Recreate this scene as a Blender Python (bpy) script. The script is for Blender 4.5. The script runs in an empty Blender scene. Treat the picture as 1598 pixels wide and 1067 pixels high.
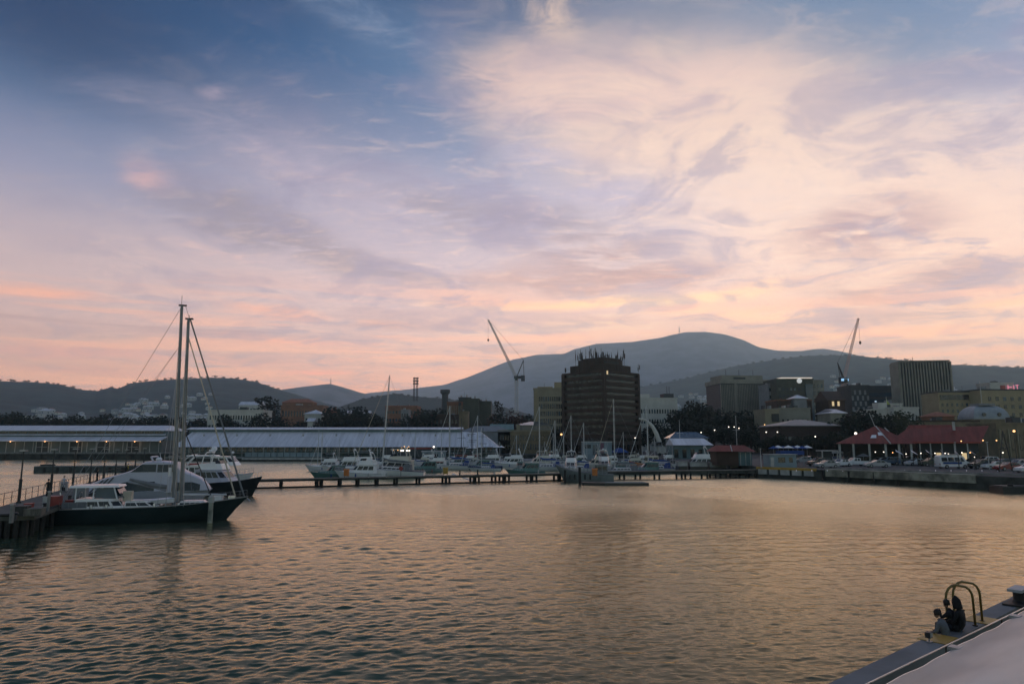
import bpy, bmesh, math, random
import numpy as np
from mathutils import Vector, Matrix, noise as mnoise
R = math.radians
rnd = random.Random(7)
sc = bpy.context.scene
COL = sc.collection

# ------------------------------------------------------------------ camera
CAM_H = 7.2
F_PX = 1065.3
PITCH = math.atan((688 - 533.5) / F_PX)
cam_d = bpy.data.cameras.new("camera")
cam_d.lens = 24.0; cam_d.sensor_width = 36.0
cam_d.clip_start = 0.1; cam_d.clip_end = 60000
cam = bpy.data.objects.new("camera", cam_d)
COL.objects.link(cam)
cam.location = (0, 0, CAM_H)
cam.rotation_euler = (R(90) + PITCH, 0, 0)
sc.camera = cam

def ray(px, py):
    a = (px - 799.0) / F_PX
    b = -(py - 533.5) / F_PX
    cp, sp = math.cos(PITCH), math.sin(PITCH)
    return Vector((a, cp - b * sp, sp + b * cp))
def at(px, py, Y):
    d = ray(px, py); t = Y / d.y
    return Vector((d.x * t, Y, CAM_H + d.z * t))
def gnd(px, py, z=0.0):
    d = ray(px, py); t = (z - CAM_H) / d.z
    return Vector((d.x * t, d.y * t, z))
def azel(px, py):
    d = ray(px, py).normalized()
    return math.degrees(math.atan2(d.x, d.y)), math.degrees(math.asin(d.z))
def lin(c):
    f = lambda v: v / 12.92 if v <= 0.04045 else ((v + 0.055) / 1.055) ** 2.4
    return tuple(f(x / 255.0) for x in c[:3]) + (1.0,)

# ------------------------------------------------------------------ exposure
sc.view_settings.view_transform = 'Standard'
sc.view_settings.look = 'None'
sc.view_settings.exposure = 0.13
sc.view_settings.gamma = 1.0
sc.view_settings.use_curve_mapping = False
sc.cycles.use_denoising = True
sc.cycles.max_bounces = 6
sc.cycles.diffuse_bounces = 2
sc.cycles.glossy_bounces = 3
sc.cycles.transmission_bounces = 3
sc.cycles.volume_bounces = 2
sc.cycles.caustics_reflective = False
sc.cycles.caustics_refractive = False
sc.cycles.sample_clamp_indirect = 4.0

# ------------------------------------------------------------------ world
SUN_AZ, SUN_EL = 12.0, 2.0          # behind the big mountain, to the right of centre
world = bpy.data.worlds.new("World")
sc.world = world
world.use_nodes = True
wt = world.node_tree
for n in list(wt.nodes): wt.nodes.remove(n)
class NB:
    """tiny node-graph helper"""
    def __init__(s, t): s.t = t
    def n(s, ty, **k):
        x = s.t.nodes.new(ty)
        for a, v in k.items(): setattr(x, a, v)
        return x
    def put(s, sock, v):
        if hasattr(v, 'is_linked') or isinstance(v, bpy.types.NodeSocket): s.t.links.new(v, sock)
        else: sock.default_value = v
    def m(s, op, a, b=0.0, c=None, clamp=False):
        x = s.n('ShaderNodeMath', operation=op); x.use_clamp = clamp
        s.put(x.inputs[0], a); s.put(x.inputs[1], b)
        if c is not None: s.put(x.inputs[2], c)
        return x.outputs[0]
    def v(s, op, a, b=None):
        x = s.n('ShaderNodeVectorMath', operation=op)
        s.put(x.inputs[0], a)
        if b is not None: s.put(x.inputs[1], b)
        return x.outputs['Value'] if op in ('LENGTH', 'DOT_PRODUCT') else x.outputs[0]
    def xyz(s, a, b, c=0.0):
        x = s.n('ShaderNodeCombineXYZ')
        for i, v in enumerate((a, b, c)): s.put(x.inputs[i], v)
        return x.outputs[0]
    def mix(s, f, a, b):
        x = s.n('ShaderNodeMix', data_type='RGBA')
        s.put(x.inputs[0], f); s.put(x.inputs[6], a); s.put(x.inputs[7], b)
        return x.outputs[2]
    def noise(s, vec, scale, detail=4, rough=0.55, dist=0.0, out=0):
        x = s.n('ShaderNodeTexNoise')
        s.put(x.inputs['Vector'], vec)
        x.inputs['Scale'].default_value = scale; x.inputs['Detail'].default_value = detail
        x.inputs['Roughness'].default_value = rough; x.inputs['Distortion'].default_value = dist
        return x.outputs[out]
    def mr(s, v, a, b, c=0.0, d=1.0, smooth=True):
        x = s.n('ShaderNodeMapRange', interpolation_type='SMOOTHSTEP' if smooth else 'LINEAR')
        s.put(x.inputs[0], v)
        for i, q in zip((1, 2, 3, 4), (a, b, c, d)): x.inputs[i].default_value = q
        return x.outputs[0]
    def ramp(s, v, stops):
        x = s.n('ShaderNodeValToRGB')
        s.put(x.inputs[0], v)
        e = x.color_ramp.elements
        while len(e) < len(stops): e.new(0.5)
        for el, (p, c) in zip(e, stops): el.position = p; el.color = c
        return x.outputs[0]
W = NB(wt)
tc = W.n('ShaderNodeTexCoord').outputs['Generated']
sep = W.n('ShaderNodeSeparateXYZ'); wt.links.new(tc, sep.inputs[0])
dx, dy, dz = sep.outputs
AZ = W.m('MULTIPLY', W.m('ARCTAN2', dx, dy), 180 / math.pi)
EL = W.m('MULTIPLY', W.m('ARCSINE', dz), 180 / math.pi)
# cloud layer coordinates: the direction projected on a high flat layer
zz = W.m('ADD', W.m('MAXIMUM', dz, 0.0), 0.10)
CP = W.xyz(W.m('DIVIDE', dx, zz), W.m('DIVIDE', dy, zz))
rot = W.n('ShaderNodeMapping'); wt.links.new(CP, rot.inputs[0])
rot.inputs['Rotation'].default_value = (0, 0, R(28)); rot.inputs['Scale'].default_value = (1.0, 1.9, 1.0)
CPR = rot.outputs[0]
nw = W.noise(CP, 1.6, 9, 0.64, 0.0, out=1)
nwv = W.v('SUBTRACT', nw, (0.5, 0.5, 0.5))
nf = W.noise(CPR, 2.3, 10, 0.66, 0.5)             # broad cloud texture
nh = W.noise(CPR, 5.5, 10, 0.68, 0.6)             # fine wisps
# thin horizontal streaks low in the sky (long along azimuth)
AE = W.xyz(W.m('MULTIPLY', AZ, 0.055), EL)
ns = W.noise(AE, 0.55, 6, 0.6, 0.35)
# base gradient
tE = W.m('DIVIDE', EL, 90.0, clamp=True)
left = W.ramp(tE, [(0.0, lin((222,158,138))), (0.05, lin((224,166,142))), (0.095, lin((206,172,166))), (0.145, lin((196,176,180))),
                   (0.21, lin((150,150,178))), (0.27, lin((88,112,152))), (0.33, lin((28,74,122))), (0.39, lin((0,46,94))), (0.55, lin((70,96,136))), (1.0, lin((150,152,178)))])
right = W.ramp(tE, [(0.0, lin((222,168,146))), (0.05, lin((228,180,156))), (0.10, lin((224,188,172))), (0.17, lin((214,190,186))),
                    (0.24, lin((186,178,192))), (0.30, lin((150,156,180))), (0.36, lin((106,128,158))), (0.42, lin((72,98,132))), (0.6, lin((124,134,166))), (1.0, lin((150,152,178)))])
sky = W.mix(W.mr(AZ, -22, 26), left, right)

def blob(sky, px, py, rx, ry, ang, col, k, mod=None, lo=0.4, hi=0.62, warp=5.0, edge=1.0):
    if py > 280 and sum(col) < 505: col = tuple(c * .90 for c in col)
    if py > 440 and sum(col) > 560: col = (min(255, col[0] * 1.05), col[1] * 1.0, col[2] * .92)
    if px > 750 and sum(col) > 560: col = (min(255, col[0] * 1.02), col[1] * 1.01, col[2] * .965)
    u0, v0 = azel(px, py)
    base = W.xyz(AZ, EL)
    wv = W.n('ShaderNodeVectorMath', operation='MULTIPLY_ADD')
    W.put(wv.inputs[0], nwv); wv.inputs[1].default_value = (warp * 2, warp, 0); W.put(wv.inputs[2], base)
    mp = W.n('ShaderNodeMapping', vector_type='TEXTURE')
    W.put(mp.inputs[0], wv.outputs[0])
    mp.inputs['Location'].default_value = (u0, v0, 0)
    mp.inputs['Rotation'].default_value = (0, 0, R(ang))
    mp.inputs['Scale'].default_value = (rx / 18.6, ry / 18.6, 1e6)
    r = W.v('LENGTH', mp.outputs[0])
    f = W.mr(r, edge, 0.0, 0.0, k)
    if mod is not None:
        f = W.m('MULTIPLY', f, W.mr(mod, lo, hi))
    return W.mix(f, sky, lin(col))
PEACH = (238,206,190); PINK = (232,186,170); MAUVE = (170,146,152); LILAC = (182,172,192); YEL = (250,214,180); SLATE = (96,122,154)
BL = [
 # deep blue openings
 (1330,70,330,110,-12,SLATE,0.85,nf,0.25,0.5,4), (1030,10,160,60,0,(104,120,146),0.8,None,0,0,3), (620,90,260,150,-20,(96,124,160),0.5,None,0,0,4), (300,110,420,120,-4,(16,76,126),0.85,None,0,0,5),
 (60,0,380,160,0,(0,36,84),1.0,None,0,0,4), (860,190,130,60,-20,(176,170,190),0.45,nf,0.35,0.6,4),
 # broad bright sheet
 (1130,210,520,210,-14,PEACH,1.0,None,0,0,6), (900,150,320,110,-4,(238,204,194),0.95,nf,0.28,0.55,6), (1350,300,480,200,-20,(236,208,196),0.9,None,0,0,6),
 (1480,420,380,170,-10,(228,194,176),0.7,None,0,0,6), (1060,120,420,75,-8,(240,206,196),0.8,nf,0.3,0.55,6), (860,20,70,60,-30,(226,196,180),0.85,nh,0.35,0.6,3),
 (780,130,110,60,20,(232,196,188),0.7,nh,0.35,0.6,4), (1180,230,700,260,-20,(246,218,196),0.30,nh,0.42,0.62,5),
 # lilac gap under it
 (950,310,240,70,-16,LILAC,0.85,nf,0.3,0.55,5), (840,230,120,60,-10,(176,172,198),0.6,nf,0.3,0.6,5),
 (1150,300,300,70,-10,(222,202,204),0.5,nh,0.4,0.6,5),
 # centre haze veil
 (560,320,420,190,-18,(192,176,186),0.7,None,0,0,6), (300,440,520,120,0,(208,184,184),0.6,None,0,0,5),
 # wisps in the blue
 (205,150,150,40,4,(150,146,170),0.8,nf,0.36,0.6,4), (345,143,40,16,10,(190,170,184),0.7,nh,0.3,0.55,2), (235,268,62,30,-14,(226,182,180),1.0,nh,0.32,0.55,3),
 (160,230,130,40,8,(146,150,176),0.7,nh,0.35,0.6,4), (560,25,190,50,-16,(120,138,168),0.9,nh,0.4,0.62,4), 
 (470,250,240,60,-14,(186,170,188),0.6,nh,0.35,0.6,5),
 # long mauve shadow bands
 (350,325,170,60,-16,(168,152,164),0.9,nf,0.38,0.56,6), (440,350,150,50,-16,(172,154,162),0.8,nh,0.38,0.56,6), (470,372,170,44,-18,(172,154,164),0.8,nh,0.36,0.56,6), (600,425,130,34,-16,(176,152,156),0.9,nf,0.38,0.54,5), (520,400,160,40,-14,(176,154,160),0.7,nh,0.4,0.56,6),
 (700,330,250,70,-16,(172,156,170),0.9,nf,0.38,0.56,7), (840,365,220,60,-14,(168,148,160),1.0,nf,0.36,0.54,7),
 (960,418,240,54,-2,(184,146,146),1.0,nf,0.34,0.5,6), (860,442,240,34,0,(196,152,144),0.9,nh,0.34,0.52,5), (1040,430,150,30,2,(200,150,140),0.8,nh,0.34,0.52,4),
 (1340,355,140,56,6,(194,152,152),1.0,nf,0.36,0.53,5), (1430,455,210,56,4,(186,144,144),1.0,nf,0.36,0.53,5), (1500,430,120,40,4,(192,156,156),0.8,nh,0.3,0.52,4),
 (1330,500,240,22,2,(214,166,152),0.8,ns,0.35,0.55,3), (1250,440,160,18,0,(216,176,160),0.6,ns,0.35,0.55,3),
 # bright lining and low streaks
 (980,472,300,16,1,(252,214,172),1.0,ns,0.3,0.5,2.2), (820,480,240,12,-1,(250,208,172),0.9,ns,0.3,0.5,2), (1120,462,160,14,8,(250,214,184),0.9,nh,0.3,0.5,2), (880,512,200,16,1,(250,214,184),0.85,ns,0.32,0.52,2.5),
 (760,470,220,30,-3,(228,180,160),0.7,ns,0.35,0.55,3), (1170,490,220,20,-3,(246,204,180),0.8,ns,0.33,0.55,2.5), (1420,520,300,24,0,(244,196,166),0.8,ns,0.36,0.55,3), (1560,478,160,20,4,(248,202,168),0.8,ns,0.34,0.54,3),
 (430,487,120,16,-3,(238,184,160),1.0,ns,0.3,0.5,2), (60,458,110,16,3,(238,178,154),1.0,ns,0.3,0.5,2), (600,506,60,8,0,(238,190,164),0.9,ns,0.2,0.4,1),
 (410,530,210,12,0,(240,178,156),0.9,ns,0.32,0.5,2), (120,548,230,12,1,(236,166,148),0.9,ns,0.32,0.5,2), (490,581,80,6,1,(246,168,150),1.0,None,0,0,0.8), (260,560,420,10,0,(234,168,152),0.7,ns,0.36,0.52,2), (80,575,300,14,0,(224,156,140),0.7,ns,0.36,0.52,2),
 (340,390,110,12,-6,(232,196,186),0.6,nh,0.4,0.55,3),
 (80,515,220,14,0,(186,152,150),0.6,ns,0.4,0.56,2.5), (700,440,160,16,-6,(176,150,154),0.6,nh,0.32,0.52,3),
]
for b in BL: sky = blob(sky, *b)
# fine cloud grain: wisps and small gaps all over the sheet
ng = W.noise(CPR, 15.0, 10, 0.66, 0.9)
nv = W.noise(CP, 2.4, 8, 0.62, 1.2)
hi_ = W.m('MULTIPLY', W.mr(EL, 44, 16, 0.0, 1.0), W.mr(W.m('SUBTRACT', AZ, W.m('MULTIPLY', EL, 0.8)), -58, -24, 0.12, 1.0))
sky = W.mix(W.m('MULTIPLY', W.mr(nh, 0.50, 0.66), W.m('MULTIPLY', hi_, 0.30)), sky, lin((250,216,194)))
sky = W.mix(W.m('MULTIPLY', W.mr(nv, 0.53, 0.36), W.m('MULTIPLY', hi_, 0.6)), sky, lin((146,134,160)))
sky = W.mix(W.m('MULTIPLY', W.mr(ng, 0.52, 0.68), W.m('MULTIPLY', hi_, 0.14)), sky, lin((252,220,206)))
sky = W.mix(W.m('MULTIPLY', W.mr(ng, 0.48, 0.33), W.m('MULTIPLY', hi_, 0.14)), sky, lin((150,142,166)))
lowm = W.mr(EL, 15, 6, 0.0, 1.0)
sky = W.mix(W.m('MULTIPLY', W.mr(ns, 0.50, 0.60), W.m('MULTIPLY', lowm, 0.8)), sky, lin((255,190,150)))
sky = W.mix(W.m('MULTIPLY', W.mr(ns, 0.47, 0.36), W.m('MULTIPLY', lowm, 0.6)), sky, lin((166,128,130)))
# the evening side behind the viewer is dark teal-blue
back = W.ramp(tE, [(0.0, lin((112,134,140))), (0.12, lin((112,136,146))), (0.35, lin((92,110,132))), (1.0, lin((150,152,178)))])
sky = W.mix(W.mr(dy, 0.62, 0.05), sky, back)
gain = W.m('ADD', 0.80, W.m('MULTIPLY', W.m('EXPONENT', W.m('DIVIDE', W.m('MAXIMUM', EL, 0.0), -14.0)), 2.0))
gain = W.m('MULTIPLY', gain, W.mr(AZ, -36, 4, 0.76, 1.0))
sc_ = W.n('ShaderNodeVectorMath', operation='SCALE'); wt.links.new(sky, sc_.inputs[0]); wt.links.new(gain, sc_.inputs['Scale']); 
warm = W.mix(W.m('EXPONENT', W.m('DIVIDE', W.m('MAXIMUM', EL, 0.0), -11.0)), (1, 1, 1, 1), (1.50, 1.04, 0.72, 1))
sky = W.v('MULTIPLY', sc_.outputs[0], warm)
nish = W.n('ShaderNodeTexSky', sky_type='NISHITA')
nish.sun_disc = False; nish.sun_elevation = R(SUN_EL); nish.sun_rotation = R(SUN_AZ)
nish.air_density = 1.0; nish.dust_density = 1.0; nish.ozone_density = 3.0
bg1 = W.n('ShaderNodeBackground'); wt.links.new(nish.outputs[0], bg1.inputs[0]); bg1.inputs[1].default_value = 0.05
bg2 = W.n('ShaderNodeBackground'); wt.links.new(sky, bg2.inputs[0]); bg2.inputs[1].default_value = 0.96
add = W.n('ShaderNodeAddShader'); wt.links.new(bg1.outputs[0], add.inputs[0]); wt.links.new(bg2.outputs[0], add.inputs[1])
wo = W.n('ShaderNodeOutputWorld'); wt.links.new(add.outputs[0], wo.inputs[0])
world.cycles.sampling_method = 'MANUAL'
world.cycles.sample_map_resolution = 512

# ------------------------------------------------------------------ sun (nearly set, veiled by cloud)
sl = bpy.data.lights.new("sun", 'SUN'); sl.energy = 0.10; sl.angle = R(12); sl.color = (1.0, 0.72, 0.5)
so = bpy.data.objects.new("sun", sl); COL.objects.link(so)
sd = Vector((math.sin(R(SUN_AZ)) * math.cos(R(SUN_EL)), math.cos(R(SUN_AZ)) * math.cos(R(SUN_EL)), math.sin(R(SUN_EL))))
so.rotation_euler = sd.to_track_quat('Z', 'Y').to_euler()
so.location = (200, 900, 300)
# ------------------------------------------------------------------ helpers
MATS = {}
def mat(name, col, rough=0.7, metal=0.0, var=0.12, scale=1.5, bump=0.0, emit=None, es=0.0, alpha=None, spec=0.5, stretch=None):
    """procedural material: base colour broken up by noise"""
    if name in MATS: return MATS[name]
    m = bpy.data.materials.new(name); m.use_nodes = True
    t = m.node_tree; p = t.nodes['Principled BSDF']; B = NB(t)
    c = B.n('ShaderNodeTexCoord').outputs['Object']
    if stretch:
        mp = B.n('ShaderNodeMapping'); t.links.new(c, mp.inputs[0]); mp.inputs['Scale'].default_value = stretch; c = mp.outputs[0]
    nz = B.noise(c, scale, 5, 0.6)
    f = B.mr(nz, 0.3, 0.7, 1 - var, 1 + var)
    vm = B.n('ShaderNodeVectorMath', operation='SCALE'); vm.inputs[0].default_value = col[:3]; t.links.new(f, vm.inputs['Scale'])
    t.links.new(vm.outputs[0], p.inputs['Base Color'])
    p.inputs['Roughness'].default_value = rough; p.inputs['Metallic'].default_value = metal
    p.inputs['Specular IOR Level'].default_value = spec
    if bump:
        b = B.n('ShaderNodeBump'); b.inputs['Strength'].default_value = bump; t.links.new(nz, b.inputs['Height']); t.links.new(b.outputs[0], p.inputs['Normal'])
    if emit:
        p.inputs['Emission Color'].default_value = tuple(emit[:3]) + (1,); p.inputs['Emission Strength'].default_value = es
    MATS[name] = m
    return m

class G:
    """collects geometry for ONE mesh"""
    def __init__(s): s.v = []; s.f = []; s.mi = []; s.cur = 0
    def add(s, vs, fs):
        o = len(s.v); s.v += [tuple(q) for q in vs]
        for f in fs: s.f.append(tuple(i + o for i in f)); s.mi.append(s.cur)
        return s
    def box(s, x0, x1, y0, y1, z0, z1, rz=0, piv=None):
        vs = [(x, y, z) for z in (z0, z1) for x, y in ((x0, y0), (x1, y0), (x1, y1), (x0, y1))]
        if rz:
            px, py = piv or ((x0 + x1) / 2, (y0 + y1) / 2); c, q = math.cos(rz), math.sin(rz)
            vs = [(px + (x - px) * c - (y - py) * q, py + (x - px) * q + (y - py) * c, z) for x, y, z in vs]
        return s.add(vs, [(0, 3, 2, 1), (4, 5, 6, 7), (0, 1, 5, 4), (1, 2, 6, 5), (2, 3, 7, 6), (3, 0, 4, 7)])
    def bar(s, a, b, r, r2=None, n=6):
        a, b = Vector(a), Vector(b); d = b - a
        if d.length < 1e-6: return s
        r2 = r if r2 is None else r2
        q = d.to_track_quat('Z', 'Y'); vs = []
        for p, rr in ((a, r), (b, r2)):
            for i in range(n):
                t = 2 * math.pi * i / n; vs.append(p + q @ Vector((rr * math.cos(t), rr * math.sin(t), 0)))
        fs = [(i, (i + 1) % n, n + (i + 1) % n, n + i) for i in range(n)]
        fs += [tuple(range(n - 1, -1, -1)), tuple(range(n, 2 * n))]
        return s.add(vs, fs)
    def path(s, pts, r, n=6):
        for a, b in zip(pts, pts[1:]): s.bar(a, b, r, n=n)
        return s
    def tube(s, pts, r, n=8):
        """one continuous swept tube; r scalar or list"""
        pts = [Vector(p) for p in pts]; k = len(pts); rs = r if isinstance(r, (list, tuple)) else [r] * k
        vs = []
        for i, p in enumerate(pts):
            d = (pts[min(i + 1, k - 1)] - pts[max(i - 1, 0)]).normalized(); q = d.to_track_quat('Z', 'Y')
            for j in range(n):
                t = 2 * math.pi * j / n; vs.append(p + q @ Vector((rs[i] * math.cos(t), rs[i] * math.sin(t), 0)))
        fs = [(i * n + j, i * n + (j + 1) % n, (i + 1) * n + (j + 1) % n, (i + 1) * n + j) for i in range(k - 1) for j in range(n)]
        fs += [tuple(range(n - 1, -1, -1)), tuple(range((k - 1) * n, k * n))]
        return s.add(vs, fs)
    def loft(s, rings, cap=True, closed=True):
        n = len(rings[0]); vs = [p for r_ in rings for p in r_]; fs = []
        for i in range(len(rings) - 1):
            for j in range(n if closed else n - 1):
                k = (j + 1) % n; fs.append((i * n + j, i * n + k, (i + 1) * n + k, (i + 1) * n + j))
        if cap and closed: fs += [tuple(range(n - 1, -1, -1)), tuple(range((len(rings) - 1) * n, len(rings) * n))]
        return s.add(vs, fs)
    def prism(s, prof, y0, y1, sx=1.0):
        """profile in x,z extruded along y"""
        n = len(prof)
        vs = [(x, y0, z) for x, z in prof] + [(x, y1, z) for x, z in prof]
        fs = [tuple(range(n)), tuple(range(2 * n - 1, n - 1, -1))] + [(i, n + i, n + (i + 1) % n, (i + 1) % n) for i in range(n)]
        return s.add(vs, fs)
    def ball(s, c, r, n=10, m=6, sq=(1, 1, 1)):
        c = Vector(c); rings = []
        for i in range(1, m):
            t = math.pi * i / m
            rings.append([(c.x + r * sq[0] * math.sin(t) * math.cos(2 * math.pi * j / n), c.y + r * sq[1] * math.sin(t) * math.sin(2 * math.pi * j / n), c.z + r * sq[2] * math.cos(t)) for j in range(n)])
        return s.loft(rings)
    def hip(s, x0, x1, y0, y1, z0, z1, ins=None, over=0.0, th=0.25):
        """hip roof; ins = ridge inset along x at each end (0 = gable)"""
        x0 -= over; x1 += over; y0 -= over; y1 += over
        ym = (y0 + y1) / 2; ins = (y1 - y0) / 2 if ins is None else ins
        vs = [(x0, y0, z0), (x1, y0, z0), (x1, y1, z0), (x0, y1, z0), (x0 + ins, ym, z1), (x1 - ins, ym, z1)]
        lo = [(x, y, z - th) for x, y, z in vs[:4]]
        return s.add(vs + lo, [(0, 1, 5, 4), (2, 3, 4, 5), (3, 0, 4), (1, 2, 5), (6, 9, 8, 7), (0, 6, 7, 1), (1, 7, 8, 2), (2, 8, 9, 3), (3, 9, 6, 0)])
    def build(s, name, m, parent=None, smooth=False, loc=None):
        me = bpy.data.meshes.new(name); me.from_pydata(s.v, [], s.f)
        ms = m if isinstance(m, (list, tuple)) else [m]
        for q in ms: me.materials.append(q)
        if len(ms) > 1: me.polygons.foreach_set('material_index', s.mi)
        if smooth is True: me.polygons.foreach_set('use_smooth', [True] * len(me.polygons))
        bm = bmesh.new(); bm.from_mesh(me); bmesh.ops.recalc_face_normals(bm, faces=bm.faces); bm.to_mesh(me); bm.free()
        if smooth == 'auto':
            me.polygons.foreach_set('use_smooth', [True] * len(me.polygons)); me.set_sharp_from_angle(angle=R(38))
        me.update()
        o = bpy.data.objects.new(name, me); COL.objects.link(o)
        if parent is not None: o.parent = parent
        if loc is not None: o.location = loc
        return o
def tag(o, label=None, cat=None, group=None, kind=None):
    if label: o['label'] = label
    if cat: o['category'] = cat
    if group: o['group'] = group
    if kind: o['kind'] = kind
    return o
def thing(name, label, cat, loc=(0, 0, 0), rz=0.0, group=None):
    o = bpy.data.objects.new(name, None); COL.objects.link(o); o.empty_display_size = 0.3
    o.location = loc; o.rotation_euler = (0, 0, rz)
    return tag(o, label, cat, group)
def copy_tree(o, parent=None):
    c = o.copy(); COL.objects.link(c); c.parent = parent
    for ch in list(o.children): copy_tree(ch, c)
    return c
def dup(o, loc, rz=0.0, scale=1.0, label=None, group=None):
    c = copy_tree(o); c.location = loc; c.rotation_euler = (0, 0, rz)
    c.scale = scale if isinstance(scale, (tuple, list)) else (scale,) * 3
    if label: c['label'] = label
    if group: c['group'] = group
    return c
def recolour(root, pairs):
    """give a copy its own paint: swap materials on object level"""
    for ch in root.children_recursive:
        if ch.type != 'MESH': continue
        for sl_ in ch.material_slots:
            for a, b in pairs:
                if sl_.material is a: sl_.link = 'OBJECT'; sl_.material = b
    return root

# ------------------------------------------------------------------ water
def water():
    rg = np.random.default_rng(3)
    ys = [3.0]
    while ys[-1] < 420:
        y = ys[-1]; ys.append(y + max(0.07, min(1.6, y * y / (CAM_H * 1500))))
    ys = [-60, -40, -25, -12, -4, 0] + ys + [520, 700, 1000, 1600, 3000, 6000, 9500]
    ys = np.array(ys); nx = 900
    u = np.linspace(-1, 1, nx); u = np.sign(u) * (0.75 * np.abs(u) + 0.25 * np.abs(u) ** 3)
    X = np.outer(np.maximum(ys, 14.0) * 1.15 + 6, u); Y = np.repeat(ys[:, None], nx, 1)
    Z = np.zeros_like(X)
    dyy = np.gradient(ys)[:, None]; sx = np.gradient(X, axis=1)
    fall = np.clip((ys[:, None] - 1.0) / 3, 0, 1) * np.clip((420 - ys[:, None]) / 150, 0, 1)
    # patches of wind: groups of waves are stronger here and there
    gust = np.zeros_like(X)
    for j in range(14):
        a_, f_ = rg.uniform(0, 6.28), rg.uniform(0.02, 0.22)
        gust += np.sin(f_ * (X * math.cos(a_) * 0.6 + Y * math.sin(a_)) + rg.uniform(0, 6.28) + 0.8 * np.sin(0.05 * X + j)) * (0.05 / f_) ** 0.4
    gust = np.clip(0.88 + 0.20 * gust, 0.4, 1.3)
    n = 110
    for i in range(n):
        L = 0.20 * (2.2 / 0.20) ** (i / (n - 1)) * rg.uniform(0.85, 1.15)
        th = R(106) + rg.normal(0, 0.75)
        k = 2 * math.pi / L; kx, ky = k * math.cos(th), k * math.sin(th)
        amp = 0.0034 * L ** 0.42 * (1.0 if L < 1.2 else (1.2 / L) ** 0.6)
        ok = np.clip((L / np.maximum(dyy, sx) - 2.6) / 3, 0, 1)
        ph = kx * X + ky * Y + rg.uniform(0, 6.28) + 0.7 * np.sin(0.13 * X * rg.uniform(.5, 1.5) + 0.11 * Y + i)
        w = np.sin(ph); Z += amp * ok * fall * gust * (w - 0.28 * (1 - w * w) + 0.14)
    co = np.stack([X, Y, Z], -1).reshape(-1, 3)
    r, c = len(ys), nx
    idx = np.arange(r * c).reshape(r, c)
    q = np.stack([idx[:-1, :-1], idx[:-1, 1:], idx[1:, 1:], idx[1:, :-1]], -1).reshape(-1, 4)
    me = bpy.data.meshes.new('water')
    me.vertices.add(len(co)); me.vertices.foreach_set('co', co.ravel())
    me.loops.add(q.size); me.loops.foreach_set('vertex_index', q.ravel())
    me.polygons.add(len(q)); me.polygons.foreach_set('loop_start', np.arange(0, q.size, 4)); 
    me.polygons.foreach_set('use_smooth', np.ones(len(q), bool))
    me.update(calc_edges=True); me.validate()
    o = bpy.data.objects.new('water', me); COL.objects.link(o); tag(o, kind='structure')
    m = bpy.data.materials.new('harbour_water'); m.use_nodes = True
    t = m.node_tree; p = t.nodes['Principled BSDF']; B = NB(t)
    c = B.n('ShaderNodeTexCoord').outputs['Object']
    mp = B.n('ShaderNodeMapping'); t.links.new(c, mp.inputs[0]); mp.inputs['Rotation'].default_value = (0, 0, R(-12)); mp.inputs['Scale'].default_value = (0.45, 1.0, 1)
    n1 = B.noise(mp.outputs[0], 1.3, 3, 0.55, 0.3); n2 = B.noise(mp.outputs[0], 5.0, 3, 0.6, 0.2); n3 = B.noise(c, 0.035, 3, 0.5)
    h = B.m('ADD', B.m('MULTIPLY', n1, 0.10), B.m('MULTIPLY', n2, 0.03))
    b = B.n('ShaderNodeBump'); b.inputs['Distance'].default_value = 1.0
    sp = B.n('ShaderNodeSeparateXYZ'); t.links.new(c, sp.inputs[0])
    far = B.mr(sp.outputs[1], 20, 120, 0.5, 1.9)      # the open middle of the harbour is choppier than the lee of the wharf
    t.links.new(B.m('MULTIPLY', far, B.mr(n3, 0.35, 0.65, 0.6, 1.0)), b.inputs['Strength']); t.links.new(h, b.inputs['Height'])
    t.nodes.remove(p)
    df = B.n('ShaderNodeBsdfDiffuse'); df.inputs['Color'].default_value = (0.050, 0.085, 0.064, 1)
    gl = B.n('ShaderNodeBsdfGlossy', distribution='MULTI_GGX'); gl.inputs['Color'].default_value = (1.0, 0.90, 0.66, 1)
    t.links.new(B.m('MULTIPLY', B.mr(sp.outputs[1], 15, 120, 0.8, 3.4), B.mr(n3, 0.35, 0.65, 0.06, 0.11)), gl.inputs['Roughness'])
    lw = B.n('ShaderNodeLayerWeight'); lw.inputs['Blend'].default_value = 0.5
    for q in (df, gl, lw): t.links.new(b.outputs[0], q.inputs['Normal'])
    fr = B.m('ADD', 0.018, B.m('MULTIPLY', 1.95, B.m('POWER', lw.outputs['Facing'], 8.0)), None, True)
    mx = B.n('ShaderNodeMixShader'); t.links.new(fr, mx.inputs[0]); t.links.new(df.outputs[0], mx.inputs[1]); t.links.new(gl.outputs[0], mx.inputs[2])
    t.links.new(mx.outputs[0], [q for q in t.nodes if q.type == 'OUTPUT_MATERIAL'][0].inputs['Surface'])
    me.materials.append(m)
    return o
water()

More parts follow.
